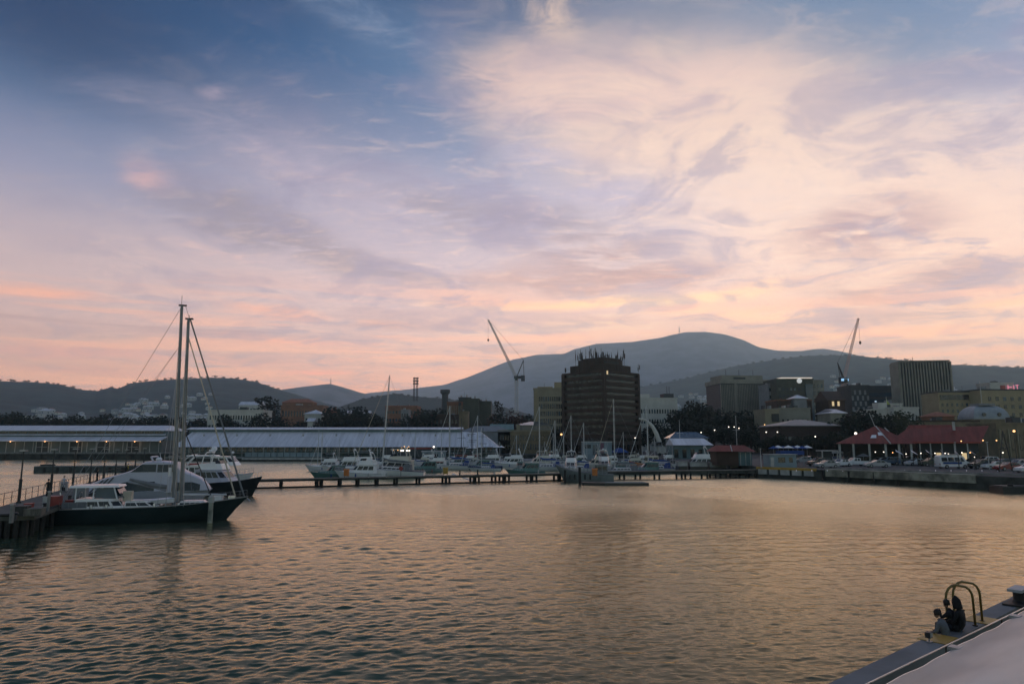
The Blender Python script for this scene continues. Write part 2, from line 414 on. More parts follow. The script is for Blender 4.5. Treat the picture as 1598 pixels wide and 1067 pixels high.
# ------------------------------------------------------------------ hills
def hill(name, prof, D, front, back, m, base=1.0, rough=0.010, seed=0, ext=None, steps=46, jag=0.0):
    """real terrain: ridge line at distance D, slopes down towards the town and away behind"""
    pr = sorted(prof); az = [azel(x, y)[0] for x, y in pr]; tn = [at(x, y, D).z for x, y in pr]
    rr = []
    for (x, y) in pr:
        p = at(x, y, 1.0); rr.append(((p.x, 1.0), (p.z - CAM_H) / math.hypot(p.x, 1.0)))
    A = np.array(az); T = np.array([q[1] for q in rr])       # tangent of elevation per azimuth
    na = max(60, int((A[-1] - A[0]) * 12)); aa = np.linspace(A[0], A[-1], na)
    Tt = np.interp(aa, A, T); Ts = Tt.copy()
    for _ in range(2): Ts[1:-1] = (Ts[:-2] + 2 * Ts[1:-1] + Ts[2:]) / 4
    H = CAM_H + Ts * D
    vs = []; fs = []
    for j in range(steps + 1):
        t = j / steps
        if t < 0.6: s = t / 0.6; d = D - front * (1 - s); hf = s ** 1.25 * (1.0)
        else: s = (t - 0.6) / 0.4; d = D + back * s; hf = 1 - s ** 1.6
        hf = min(hf, 1.0)
        for i in range(na):
            a = R(aa[i]); x, y = d * math.sin(a), d * math.cos(a)
            gl = mnoise.fractal(Vector((x / (D * .09) + seed, y / (D * .09), 0)), 0.9, 2.1, 5)
            z = base + (H[i] - base) * hf
            z += gl * D * rough * (1 - abs(hf - 0.5) * 1.6 if hf < 1 else 0.0) * (0 if j == 0 else 1)
            if abs(t - 0.6) < 0.5 / steps + 1e-6: z += jag * max(0, mnoise.noise(Vector((aa[i] * 3.1 + seed, 0, 0))) + 0.2 * mnoise.noise(Vector((aa[i] * 9 + seed, 3, 0))))
            if t > 0.6: z = min(z, CAM_H + Ts[i] * d * 0.995)
            else: z = min(z, CAM_H + Ts[i] * d * (0.985 + 0.015 * s))
            vs.append((x, y, z))
    for j in range(steps):
        for i in range(na - 1):
            k = j * na + i; fs.append((k, k + 1, k + na + 1, k + na))
    g = G(); g.v = vs; g.f = fs; g.mi = [0] * len(fs)
    o = g.build(name, m, smooth=True)
    tag(o, kind='structure')
    def height(az_, s):      # s = 0 foot .. 1 ridge on the town side
        d = D - front * (1 - s); a = R(az_); x, y = d * math.sin(a), d * math.cos(a)
        Hh = float(np.interp(az_, aa, H)); hf = s ** 1.25
        gl = mnoise.fractal(Vector((x / (D * .09) + seed, y / (D * .09), 0)), 0.9, 2.1, 5)
        z = base + (Hh - base) * hf + gl * D * rough * (1 - abs(hf - 0.5) * 1.6)
        z = min(z, CAM_H + float(np.interp(az_, aa, Ts)) * d * (0.985 + 0.015 * s))
        return Vector((x, y, z))
    return height
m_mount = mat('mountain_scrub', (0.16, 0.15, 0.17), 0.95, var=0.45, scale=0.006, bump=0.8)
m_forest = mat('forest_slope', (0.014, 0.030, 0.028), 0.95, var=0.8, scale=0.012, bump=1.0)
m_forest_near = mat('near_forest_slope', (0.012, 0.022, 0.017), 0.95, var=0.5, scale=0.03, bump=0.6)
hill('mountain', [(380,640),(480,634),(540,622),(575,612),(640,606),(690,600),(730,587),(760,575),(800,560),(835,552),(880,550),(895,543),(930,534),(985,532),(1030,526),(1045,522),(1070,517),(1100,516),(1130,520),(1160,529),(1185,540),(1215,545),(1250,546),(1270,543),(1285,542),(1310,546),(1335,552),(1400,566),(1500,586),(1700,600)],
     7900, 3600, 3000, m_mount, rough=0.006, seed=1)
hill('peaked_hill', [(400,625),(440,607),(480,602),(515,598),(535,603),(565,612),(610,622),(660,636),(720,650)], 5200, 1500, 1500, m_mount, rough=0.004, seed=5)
h_right = hill('wooded_hill', [(900,640),(940,618),(965,609),(1000,603),(1060,592),(1100,581),(1150,570),(1200,562),(1250,555),(1290,553),(1340,554),(1380,558),(1420,562),(1480,568),(1540,569),(1598,572),(1700,570),(1850,585)],
     3900, 1900, 1500, m_forest, rough=0.006, seed=9, jag=14)
h_left = hill('wooded_hillside', [(-260,600),(-100,590),(0,594),(60,596),(90,598),(120,605),(150,610),(165,605),(175,603),(185,606),(200,598),(240,593),(300,589),(330,587),(370,589),(400,594),(430,605),(450,611),(480,620),(520,632),(580,650)],
     2900, 1500, 1200, m_forest, rough=0.006, seed=3, jag=9)
h_mid = hill('low_wooded_hill', [(470,655),(530,634),(565,622),(600,616),(620,613),(640,617),(700,622),(760,629),(800,638),(850,652),(920,668),(980,692)], 2100, 800, 800, m_forest_near, rough=0.005, seed=7, jag=8)

# ------------------------------------------------------------------ haze
def haze(density):
    g = G().box(-9500, 9500, -90, 11300, -6, 1330)
    o = g.build('haze', None) if False else None
    me = bpy.data.meshes.new('haze'); me.from_pydata(g.v, [], g.f); me.update()
    o = bpy.data.objects.new('haze', me); COL.objects.link(o)
    m = bpy.data.materials.new('haze_air'); m.use_nodes = True; t = m.node_tree
    t.nodes.remove(t.nodes['Principled BSDF'])
    v = t.nodes.new('ShaderNodeVolumePrincipled'); v.inputs['Color'].default_value = (0.58, 0.86, 1.0, 1); v.inputs['Density'].default_value = density
    v.inputs['Anisotropy'].default_value = 0.82
    t.links.new(v.outputs[0], [n for n in t.nodes if n.type == 'OUTPUT_MATERIAL'][0].inputs['Volume'])
    me.materials.append(m); tag(o, kind='stuff')
haze(1.25e-4)
# ------------------------------------------------------------------ materials
M = {}
M['concrete'] = mat('weathered_concrete', (0.20, 0.20, 0.19), 0.85, var=0.3, scale=0.8, bump=0.15)
M['pale_conc'] = mat('pale_concrete', (0.42, 0.42, 0.40), 0.8, var=0.25, scale=0.6)
M['quay_wall'] = mat('stained_quay_wall', (0.05, 0.055, 0.05), 0.9, var=0.5, scale=0.5, bump=0.3)
M['asphalt'] = mat('asphalt', (0.055, 0.057, 0.058), 0.85, var=0.25, scale=0.4)
M['timber'] = mat('grey_timber', (0.13, 0.12, 0.10), 0.85, var=0.4, scale=1.2, bump=0.2, stretch=(0.3, 4, 1))
M['pile'] = mat('wet_timber_pile', (0.018, 0.017, 0.015), 0.8, var=0.4, scale=2.0)
M['white'] = mat('white_paint', (0.72, 0.73, 0.74), 0.35, var=0.07, scale=0.9)
M['gel'] = mat('white_gelcoat', (0.86, 0.83, 0.80), 0.22, var=0.05, scale=0.6)
M['cream'] = mat('cream_gelcoat', (0.62, 0.58, 0.48), 0.28, var=0.06, scale=0.6)
M['silver'] = mat('silver_paint', (0.46, 0.46, 0.52), 0.28, var=0.06, scale=0.5)
M['navy'] = mat('dark_green_hull', (0.022, 0.036, 0.038), 0.22, var=0.15, scale=0.4)
M['dkhull'] = mat('black_hull', (0.018, 0.022, 0.026), 0.3, var=0.2, scale=0.5)
M['bluehull'] = mat('navy_blue_hull', (0.02, 0.04, 0.10), 0.25, var=0.15, scale=0.5)
M['redhull'] = mat('faded_red_paint', (0.30, 0.045, 0.035), 0.45, var=0.25, scale=0.8)
M['greenhull'] = mat('sea_green_paint', (0.10, 0.20, 0.18), 0.45, var=0.2, scale=0.8)
M['orange'] = mat('orange_paint', (0.55, 0.17, 0.03), 0.5, var=0.2, scale=0.8)
M['yellow'] = mat('yellow_paint', (0.42, 0.25, 0.04), 0.5, var=0.2, scale=1.0)
M['glass'] = mat('dark_glass', (0.010, 0.015, 0.018), 0.10, var=0.2, scale=0.3)
M['blueglass'] = mat('blue_glass', (0.03, 0.06, 0.09), 0.08, var=0.2, scale=0.2)
M['blind'] = mat('drawn_blind', (0.10, 0.10, 0.09), 0.5, var=0.2)
M['steel'] = mat('stainless_steel', (0.55, 0.56, 0.58), 0.3, 0.9, var=0.1)
M['alu'] = mat('grey_aluminium', (0.30, 0.31, 0.33), 0.4, 0.5, var=0.12)
M['mastwhite'] = mat('pale_mast_paint', (0.50, 0.50, 0.50), 0.4, var=0.08)
M['darksteel'] = mat('dark_steel', (0.035, 0.038, 0.04), 0.5, 0.4, var=0.2)
M['black'] = mat('black_rubber', (0.012, 0.012, 0.013), 0.6, var=0.2)
M['canvasb'] = mat('blue_canvas', (0.02, 0.06, 0.22), 0.85, var=0.15)
M['canvasg'] = mat('grey_canvas', (0.16, 0.17, 0.18), 0.85, var=0.15)
M['canvasc'] = mat('cream_canvas', (0.52, 0.46, 0.36), 0.85, var=0.15)
M['teak'] = mat('teak_deck', (0.26, 0.19, 0.12), 0.75, var=0.25, scale=2, stretch=(0.3, 6, 1))
M['roofmetal'] = mat('pale_metal_roof', (0.62, 0.62, 0.67), 0.42, 0.0, var=0.15, scale=0.3, stretch=(3, 0.3, 0.3))
M['roofdark'] = mat('grey_metal_roof', (0.17, 0.18, 0.19), 0.5, var=0.2, scale=0.3)
M['redroof'] = mat('red_metal_roof', (0.20, 0.040, 0.027), 0.75, var=0.2, scale=0.35, stretch=(3, 0.4, 0.4))
M['tile'] = mat('orange_tile_roof', (0.30, 0.11, 0.06), 0.8, var=0.25, scale=0.4)
M['tealwall'] = mat('teal_painted_wall', (0.10, 0.16, 0.17), 0.7, var=0.2, scale=0.3)
M['bluegrey'] = mat('blue_grey_wall', (0.20, 0.26, 0.29), 0.65, var=0.15, scale=0.3)
M['beige'] = mat('beige_render', (0.28, 0.245, 0.17), 0.85, var=0.14, scale=0.15)
M['greybeige'] = mat('grey_beige_concrete', (0.24, 0.23, 0.19), 0.85, var=0.16, scale=0.15)
M['yellowr'] = mat('ochre_render', (0.31, 0.255, 0.155), 0.85, var=0.12, scale=0.15)
M['sand'] = mat('sandstone', (0.20, 0.16, 0.10), 0.9, var=0.25, scale=0.3)
M['brown'] = mat('brown_brick', (0.060, 0.036, 0.026), 0.85, var=0.25, scale=0.25)
M['brownbr'] = mat('red_brown_brick', (0.22, 0.10, 0.055), 0.85, var=0.2, scale=0.25)
M['tower'] = mat('dark_brown_precast', (0.045, 0.030, 0.022), 0.8, var=0.3, scale=0.18)
M['towerb'] = mat('rusty_brown_precast', (0.052, 0.030, 0.022), 0.8, var=0.3, scale=0.18)
M['whitew'] = mat('white_render', (0.50, 0.49, 0.45), 0.8, var=0.12, scale=0.2)
M['greyw'] = mat('grey_render', (0.22, 0.23, 0.24), 0.8, var=0.16, scale=0.2)
M['darkw'] = mat('dark_cladding', (0.035, 0.042, 0.048), 0.6, var=0.2, scale=0.2)
M['olive'] = mat('olive_grey_block', (0.060, 0.065, 0.048), 0.85, var=0.18, scale=0.2)
M['dome'] = mat('slate_dome_metal', (0.25, 0.28, 0.31), 0.45, var=0.15, scale=0.4)
M['leaf'] = mat('dark_green_leaves', (0.012, 0.022, 0.014), 0.85, var=0.5, scale=0.35)
M['leaf2'] = mat('olive_leaves', (0.040, 0.050, 0.024), 0.85, var=0.5, scale=0.35)
M['leaf3'] = mat('autumn_leaves', (0.085, 0.040, 0.022), 0.85, var=0.4, scale=0.35)
M['bark'] = mat('bark', (0.06, 0.045, 0.035), 0.9, var=0.3)
M['whiteglow'] = mat('white_lamp_glow', (0.8, 0.8, 0.8), 0.5, emit=(1.0, 0.86, 0.70), es=2.6)
M['warmglow'] = mat('warm_lamp_glow', (0.8, 0.6, 0.4), 0.5, emit=(1.0, 0.50, 0.18), es=2.6)
M['coolglow'] = mat('blue_lamp_glow', (0.4, 0.6, 0.8), 0.5, emit=(0.35, 0.65, 1.0), es=0.8)
M['litwin'] = mat('lit_window', (0.6, 0.5, 0.3), 0.5, emit=(1.0, 0.72, 0.38), es=0.5)
for k in ('whiteglow', 'warmglow', 'coolglow', 'litwin'): M[k].cycles.emission_sampling = 'NONE'

# ------------------------------------------------------------------ land and quays
GZ = 2.0
def poly_land(name, pts, z, m_top, m_side, kind='structure', zb=-2.0, label=None):
    n = len(pts); g = G()
    g.cur = 0; g.add([(x, y, z) for x, y in pts], [tuple(range(n))])
    g.cur = 1; g.add([(x, y, z) for x, y in pts] + [(x, y, zb) for x, y in pts], [(i, (i + 1) % n, n + (i + 1) % n, n + i) for i in range(n)])
    o = g.build(name, [m_top, m_side]); tag(o, kind=kind); return o
def xy(p): return (p.x, p.y)
def pxD(px, D): return (at(px, 688, D).x, D)
QE = [xy(gnd(px, py)) for px, py in ((1182, 745), (1275, 749.5), (1420, 757), (1598, 767), (1800, 779), (2100, 800))]
shore = [(-3200, 420), pxD(-200, 372), pxD(300, 345), pxD(700, 322), pxD(730, 285), pxD(900, 262), pxD(1000, 236), pxD(1050, 190), pxD(1120, 165), pxD(1172, 146)]
poly_land('ground', shore + QE + [(3500, 60), (6000, 9000), (-6000, 9000)], GZ, M['asphalt'], M['quay_wall'])

# coping of the quay: pale concrete face panels with dark gaps, yellow kerb
def strip_wall(name, a, b, z0, z1, th, m, out=0.03, label=None, cat=None, kind=None, group=None):
    a, b = Vector((*a, 0)), Vector((*b, 0)); d = (b - a).normalized(); nrm = Vector((d.y, -d.x, 0))
    g = G(); A, B_, C, D_ = a + nrm * out, b + nrm * out, b + nrm * (out - th), a + nrm * (out - th)
    g.add([(*p.xy, z) for z in (z0, z1) for p in (A, B_, C, D_)], [(0, 3, 2, 1), (4, 5, 6, 7), (0, 1, 5, 4), (1, 2, 6, 5), (2, 3, 7, 6), (3, 0, 4, 7)])
    o = g.build(name, m); return tag(o, label, cat, group, kind)
def lerp2(a, b, t): return (a[0] + (b[0] - a[0]) * t, a[1] + (b[1] - a[1]) * t)
q0, q1, q2, q3 = QE[0], QE[1], QE[2], QE[3]
for i in range(5):
    strip_wall('quay_facing_slab', lerp2(q0, q1, 0.03 + i * 0.195), lerp2(q0, q1, 0.18 + i * 0.195), 0.75, 1.72, 0.25, M['pale_conc'], 0.25,
               'pale concrete fender panel on the quay face below the blue umbrellas', 'fender panel', group='pale fender panels on the quay face')
strip_wall('kerb', q0, q1, 1.72, 2.18, 0.5, M['yellow'], 0.28, 'yellow painted kerb along the quay edge by the pale kiosk', 'kerb')
strip_wall('quay_ledge', lerp2(q1, q2, 0.12), lerp2(q2, q3, 0.62), 0.85, 2.12, 2.6, mat('pale_stained_stone', (0.26, 0.25, 0.20), 0.85, var=0.55, scale=0.45), 0.35, 'pale weathered stone ledge below the parked cars', 'ledge')
strip_wall('kerb', lerp2(q1, q2, 0.0), lerp2(q2, q3, 1.0), 2.125, 2.36, 0.35, M['concrete'], -2.3, 'long grey concrete kerb between the stone ledge and the parked cars', 'kerb')
strip_wall('quay_kerb', QE[3], QE[4], 2.004, 2.30, 0.4, M['concrete'], 0.05, 'grey concrete kerb on the dark quay at the right edge', 'kerb')
for t in (0.05, 0.35, 0.62, 0.86):
    p = lerp2(q1, q2, t)
    g = G().bar((p[0], p[1] - 0.8, -1.5), (p[0], p[1] - 0.8, 1.9), 0.2, n=8)
    tag(g.build('fender_pile', M['pile']), 'dark timber fender pile against the quay ledge', 'pile', 'fender piles against the quay ledge')

# paved car park markings + road behind
def mark(a, b, w, z=GZ + 0.004):
    a, b = Vector((*a, z)), Vector((*b, z)); d = (b - a).normalized(); n = Vector((-d.y, d.x, 0)) * w / 2
    g = G().add([a - n, b - n, b + n, a + n], [(0, 1, 2, 3)]); return g
g = G()
for k in range(16):
    p = pxD(1240 + k * 24, 121); e = pxD(1240 + k * 24, 127)
    h = mark(p, e, 0.14); g.add(h.v, h.f)
tag(g.build('painted_bay_lines', M['white']), kind='structure')

# ------------------------------------------------------------------ trees
def crown_geo(seed, kind):
    r = random.Random(seed); g = G()
    if kind == 'cone':
        lobes = [(Vector((r.uniform(-.12, .12), r.uniform(-.12, .12), 0.15 + 0.8 * i / 13)), 0.26 * (1 - i / 15.0) + 0.03) for i in range(14)]
        sqz = 1.0
    else:
        lobes = []
        for i in range(13):
            a = r.uniform(0, 6.28); q = r.uniform(0, 0.36); z = r.uniform(0.32, 0.82)
            lobes.append((Vector((q * math.cos(a), q * math.sin(a), z)), r.uniform(0.12, 0.22)))
        sqz = 0.85
    n = 1500 if kind != 'cone' else 900
    for _ in range(n):
        c, rr = r.choice(lobes)
        d = Vector((r.gauss(0, 1), r.gauss(0, 1), r.gauss(0, 1))).normalized()
        p = c + Vector((d.x, d.y, d.z * sqz)) * rr * r.uniform(0.55, 1.08)
        s = r.uniform(0.014, 0.034) * (1.0 if kind != 'cone' else 0.8)
        u = Vector((r.gauss(0, 1), r.gauss(0, 1), r.gauss(0, .6))).normalized(); v = u.cross(Vector((r.gauss(0, 1), r.gauss(0, 1), r.gauss(0, 1)))).normalized()
        g.add([p + u * s, p + v * s * .8, p - u * s, p - v * s * .8], [(0, 1, 2, 3)])
    return g
def trunk_geo(seed, kind):
    r = random.Random(seed); g = G()
    g.tube([(0, 0, -0.02), (0.004, 0, 0.15), (0.0, 0.006, 0.34), (0, 0, 0.55 if kind != 'cone' else 0.85)], [0.026, 0.020, 0.016, 0.006], 7)
    if kind != 'cone':
        for i in range(6):
            a = i * 1.05 + r.uniform(-.3, .3); z = r.uniform(0.2, 0.4)
            g.bar((0, 0, z), (0.24 * math.cos(a), 0.24 * math.sin(a), z + r.uniform(.15, .3)), 0.010, 0.003, 5)
    return g
def tree_proto(seed, kind, leaf):
    nm = {'round': 'broadleaf_tree', 'cone': 'conifer_tree'}[kind]
    t = thing(nm, 'dark tree', 'tree', (0, 0, 0))
    trunk_geo(seed, kind).build('trunk', M['bark'], t); crown_geo(seed + 9, kind).build('crown', leaf, t)
    return t
PT = {'a': tree_proto(1, 'round', M['leaf']), 'b': tree_proto(2, 'round', M['leaf2']), 'c': tree_proto(3, 'round', M['leaf']), 'k': tree_proto(4, 'cone', M['leaf']), 'r': tree_proto(6, 'round', M['leaf3'])}
tree_used = set()
def tree(k, px, D, ytop, label, group=None, wide=1.0, z0=GZ):
    src = PT[k]; top = at(px, ytop, D); h = top.z - z0; h = max(h, 2.0) / (0.97 if k != 'k' else 0.99)
    sc_ = (h * wide, h * wide, h)
    loc = (top.x, D, z0); rz = rnd.uniform(0, 6.28)
    if k in tree_used: dup(src, loc, rz, sc_, label, group)
    else:
        tree_used.add(k); src.location = loc; src.rotation_euler = (0, 0, rz); src.scale = sc_; src['label'] = label
        if group: src['group'] = group
# dark belt behind the left shed
L1 = 'dark bushy tree in the belt above the long shed roof at left'
for i in range(24):
    px = -40 + i * 17 + rnd.uniform(-5, 5)
    tree(rnd.choice('aac'), px, rnd.uniform(350, 420), rnd.uniform(641, 651) - (4 if px < 60 else 0), L1, 'belt of trees above the left sheds', rnd.uniform(1.0, 1.5))
L2 = 'dark round tree behind the middle shed between the low houses'
for px, y, w in ((410, 640, 1.2), (452, 652, 1.3), (470, 650, 1.2), (498, 654, 1.4), (540, 652, 1.3), (520, 630, 1.2), (548, 624, 1.3), (556, 640, 1.2), (575, 636, 1.2), (590, 648, 1.3), (612, 655, 1.3), (640, 657, 1.2), (655, 634, 1.1), (664, 630, 1.0), (684, 633, 1.1), (380, 660, 1.4), (440, 660, 1.5), (560, 658, 1.5), (600, 660, 1.5), (630, 652, 1.4)):
    tree(rnd.choice('ac'), px, rnd.uniform(345, 430), y, L2, 'trees behind the middle shed', w)
tree('k', 418, 400, 622, 'tall dark conifer standing above the white houses left of centre', wide=1.5)
tree('k', 430, 402, 620, 'ragged dark conifer right beside the taller one left of centre', wide=1.3)
tree('k', 782, 380, 627, 'pointed dark cypress to the left of the white crane mast', wide=0.9)
tree('a', 462, 700, 627, 'small round tree poking above the long brown school roof', wide=1.0)
tree('r', 800, 385, 637, 'reddish brown autumn tree between cypress and beige office', wide=1.3)
tree('c', 822, 420, 640, 'small dark tree below the crane beside the beige office', wide=1.3)
tree('a', 868, 300, 668, 'dark tree at the left foot of the brown tower', wide=1.3)
tree('c', 880, 290, 676, 'low dark bushy tree before the left foot of the brown tower', wide=1.4)
L3 = 'dark leafy tree in the park between brown tower and ribbed hotel'
for px, D, y, w in ((1012, 300, 661, 1.0), (1030, 300, 650, 0.9), (1050, 310, 662, 1.0), (1066, 330, 632, 0.9), (1082, 330, 620, 0.8), (1098, 335, 624, 0.9), (1112, 330, 634, 1.0), (1128, 330, 640, 1.0), (1142, 322, 638, 1.1), (1160, 325, 636, 1.0), (1176, 320, 644, 1.1), (1190, 315, 650, 1.0), (1075, 300, 650, 1.2), (1105, 300, 654, 1.2), (1138, 290, 658, 1.2), (1170, 285, 660, 1.2), (1205, 290, 665, 1.2), (1046, 280, 672, 1.2), (1090, 320, 640, 1.2), (1150, 318, 650, 1.2)):
    tree(rnd.choice('aac'), px, D, y, L3, 'park trees between tower and hotel', w * 1.25)
L4 = 'dark tree standing behind the red pavilion roof'
for px, D, y, w in ((1326, 240, 642, 1.0), (1340, 235, 634, 0.95), (1356, 240, 636, 1.0), (1368, 232, 650, 1.0), (1330, 225, 660, 1.2)):
    tree(rnd.choice('ac'), px, D, y, L4, 'trees behind the red pavilion', w * 1.2)
tree('b', 1392, 235, 636, 'olive green tree right of the bare flagpole behind the red pavilion', wide=1.2)
tree('b', 1408, 240, 641, 'smaller olive green tree against the white building at right', wide=1.1)
tree('b', 1380, 228, 648, 'low olive green tree just above the red pavilion peak', wide=1.2)
tree('c', 1232, 235, 690, 'low dark tree under the grey hipped pavilion roof', wide=1.4)
L5 = 'dark street tree in front of the grey hipped pavilion'
for px, D, y, w in ((1215, 225, 674, 1.0), (1240, 222, 678, 1.0), (1262, 225, 676, 1.0), (1286, 222, 680, 1.1), (1302, 215, 670, 1.0), (1196, 228, 680, 1.1)):
    tree('a', px, D, y, L5, 'street trees before the hipped pavilion', w * 1.3)
L6 = 'small dark tree on the skyline of the low wooded hill'
for i in range(26):
    px = 560 + i * 9.5 + rnd.uniform(-3, 3); yy = float(np.interp(px, [470,530,565,600,620,640,700,760,800,850], [655,634,622,616,613,617,622,629,638,650]))
    az_ = azel(px, yy)[0]; p = h_mid(az_, 0.97); p.z -= 2
    d = p.y; h = rnd.uniform(6, 11)
    dup(PT['a' if i % 2 else 'c'], p, i, (h * 1.8, h * 1.8, h), L6, 'trees on the skyline of the low hill')
L7 = 'tree standing up on the skyline of the wooded hill at right'
for i in range(46):
    px = 960 + i * 14.5 + rnd.uniform(-5, 5)
    az_ = azel(px, 570)[0]; p = h_right(az_, 0.985); p.z -= 4; h = rnd.uniform(9, 16)
    dup(PT['ac'[i % 2]], p, i * 2, (h * 2.0, h * 2.0, h), L7, 'skyline trees on the wooded hill')
L8 = 'tree standing up on the ridge of the wooded hillside at left'
for i in range(40):
    px = -10 + i * 11.5 + rnd.uniform(-4, 4)
    az_ = azel(px, 595)[0]; p = h_left(az_, 0.985); p.z -= 3; h = rnd.uniform(7, 13)
    dup(PT['ac'[i % 2]], p, i * 2, (h * 2.0, h * 2.0, h), L8, 'ridge trees on the left hillside')

# ------------------------------------------------------------------ houses on the hillsides
def house_proto(nm, w, d, h, m_wall, m_roof):
    t = thing(nm, 'house', 'house', (0, 0, 0))
    G().box(-w / 2, w / 2, -d / 2, d / 2, -3, h).build('wall', m_wall, t)
    G().hip(-w / 2, w / 2, -d / 2, d / 2, h + 0.25, h + 3.0, over=0.4).build('roof', m_roof, t)
    for x in (-w * .28, w * .22): G().box(x - .9, x + .9, -d / 2 - 0.06, -d / 2 + 0.1, h * .35, h * .75).build('window', M['glass'], t)
    return t
HP = [house_proto('hillside_house', 14, 10, 5.5, M['whitew'], M['roofmetal']), house_proto('hillside_house', 18, 11, 6.5, M['whitew'], M['roofdark']), house_proto('hillside_house', 12, 9, 5, M['cream'], M['tile']), house_proto('hillside_house', 22, 12, 8, M['pale_conc'], M['roofmetal'])]
hused = set()
def hillhouse(hf, px, s, label, group, sc_=1.0):
    az_ = azel(px, 620)[0]; p = hf(az_, s); k = rnd.randrange(4); z = rnd.uniform(-.5, .5) - math.atan2(p.x, p.y)
    p.z += 1.0
    if k in hused: dup(HP[k], p, z, sc_, label, group)
    else:
        hused.add(k); HP[k].location = p; HP[k].rotation_euler = (0, 0, z); HP[k].scale = (sc_,) * 3; HP[k]['label'] = label; HP[k]['group'] = group
def scatter(hf, n, boxes, label, group, sc_, srange):
    for i in range(n):
        x0, x1 = rnd.choice(boxes); hillhouse(hf, rnd.uniform(x0, x1), rnd.uniform(*srange), label, group, sc_ * rnd.uniform(.8, 1.25))
scatter(h_right, 95, [(1045, 1130), (1045, 1130), (1060, 1128), (1195, 1215), (1295, 1310), (1320, 1402), (1330, 1400), (1478, 1500), (1400, 1480), (1500, 1598)], 'pale house in the suburb on the lower slope of the wooded hill at right', 'hillside houses on the right', 1.25, (0.33, 0.70))
scatter(h_left, 46, [(50, 105), (60, 90), (70, 110), (125, 150)], 'pale house in the cluster low on the far left hillside', 'hillside houses at far left', 0.9, (0.14, 0.46))
scatter(h_left, 120, [(160, 262), (170, 240), (285, 330), (190, 262)], 'pale house scattered over the hillside behind the twin masts', 'hillside houses behind the twin masts', 0.85, (0.14, 0.62))
scatter(h_left, 14, [(340, 400), (330, 430)], 'pale house on the hillside to the right of the twin masts', 'hillside houses right of the masts', 0.8, (0.12, 0.35))

# lattice / broadcasting towers
def lattice(g, a, b, w, seg, r, w2=None):
    a, b = Vector(a), Vector(b); d = (b - a).normalized(); q = d.to_track_quat('Z', 'Y'); w2 = w if w2 is None else w2
    cs = [Vector((sx, sy, 0)) for sx, sy in ((-.5, -.5), (.5, -.5), (.5, .5), (-.5, .5))]
    P = [[a + (b - a) * (i / seg) + q @ (c * (w + (w2 - w) * i / seg)) for c in cs] for i in range(seg + 1)]
    for j in range(4): g.bar(P[0][j], P[-1][j], r, n=4)
    for i in range(seg):
        for j in range(4):
            k = (j + 1) % 4
            g.bar(P[i][j], P[i + 1][k] if i % 2 else P[i + 1][k], r * .7, n=4); g.bar(P[i + 1][j], P[i + 1][k], r * .6, n=4)
    return g
p = at(516, 598, 5180); t = thing('radio_mast', 'thin radio mast on the peaked hill left of centre', 'mast', (p.x, p.y, p.z - 8)); g = G(); lattice(g, (0, 0, 0), (0, 0, 48), 5, 8, 0.7, 1.5); g.build('lattice', M['darksteel'], t); G().bar((0, 0, 48), (0, 0, 66), .5).build('antenna', M['darksteel'], t)
p = at(1060, 518, 7900); t = thing('radio_mast', 'thin radio mast on the summit of the big mountain', 'mast', (p.x, p.y, p.z - 10)); g = G(); lattice(g, (0, 0, 0), (0, 0, 70), 9, 8, 1.2, 4); g.build('lattice', M['darksteel'], t); G().bar((0, 0, 70), (0, 0, 92), 1.2).build('antenna', M['darksteel'], t)
# floodlight masts on the low hill
for i, (px, y0) in enumerate(((646, 590), (650.5, 590))):
    D = 900; b = at(px, 626, D); tp = at(px, y0, D).z
    t = thing('floodlight_mast', ('left' if i == 0 else 'right') + ' one of the two lattice floodlight masts above the low hill', 'floodlight', (b.x, D, b.z))
    g = G(); lattice(g, (0, 0, 0), (0, 0, tp - b.z), 2.2, 12, 0.22, 1.4); g.build('lattice', M['darksteel'], t)
    g = G(); 
    for r_ in range(3): g.box(-1.8, 1.8, -.5, .1, tp - b.z - 1 - r_ * 3.6, tp - b.z + .9 - r_ * 3.6)
    g.build('lamp_bank', M['darksteel'], t)

# ------------------------------------------------------------------ buildings
def span(px0, px1, D, rz, py=680):
    o = at(px0, py, D); d = ray(px1, py); k = d.x / d.y
    c, s = math.cos(rz), math.sin(rz)
    w = (k * o.y - o.x) / (c - k * s)
    return Vector((o.x, D, GZ)), w
def winmesh(w, h, dp=0.12):
    g = G().box(0, w, -dp, 0.1, 0, h)
    me = bpy.data.meshes.new('window'); me.from_pydata(g.v, [], g.f); return me
def window_grid(parent, x0, x1, z0, z1, cols, rows, fw=0.6, fh=0.55, m=None, y=0.0, side=None, lit=(), frame=None):
    """rows x cols separate window panes on the front face (local y = 0), or on the right-hand face when side = x"""
    cw, rh = (x1 - x0) / cols, (z1 - z0) / rows; w, h = cw * fw, rh * fh
    me = winmesh(w, h); me.materials.append(m or M['glass']); ml = None
    mb = winmesh(w, h); mb.materials.append(M['blind']); mg_ = winmesh(w, h); mg_.materials.append(M['blueglass'])
    for r in range(rows):
        for c in range(cols):
            u = x0 + (c + .5) * cw - w / 2; z = z0 + (r + .5) * rh - h / 2
            mm = mb if rnd.random() < .14 else (mg_ if rnd.random() < .25 else me)
            if (r, c) in lit:
                if ml is None: ml = winmesh(w, h); ml.materials.append(M['litwin'])
                mm = ml
            o = bpy.data.objects.new('window', mm); COL.objects.link(o); o.parent = parent
            if side is None: o.location = (u, y, z)
            else: o.location = (side, u, z); o.rotation_euler = (0, 0, R(90))
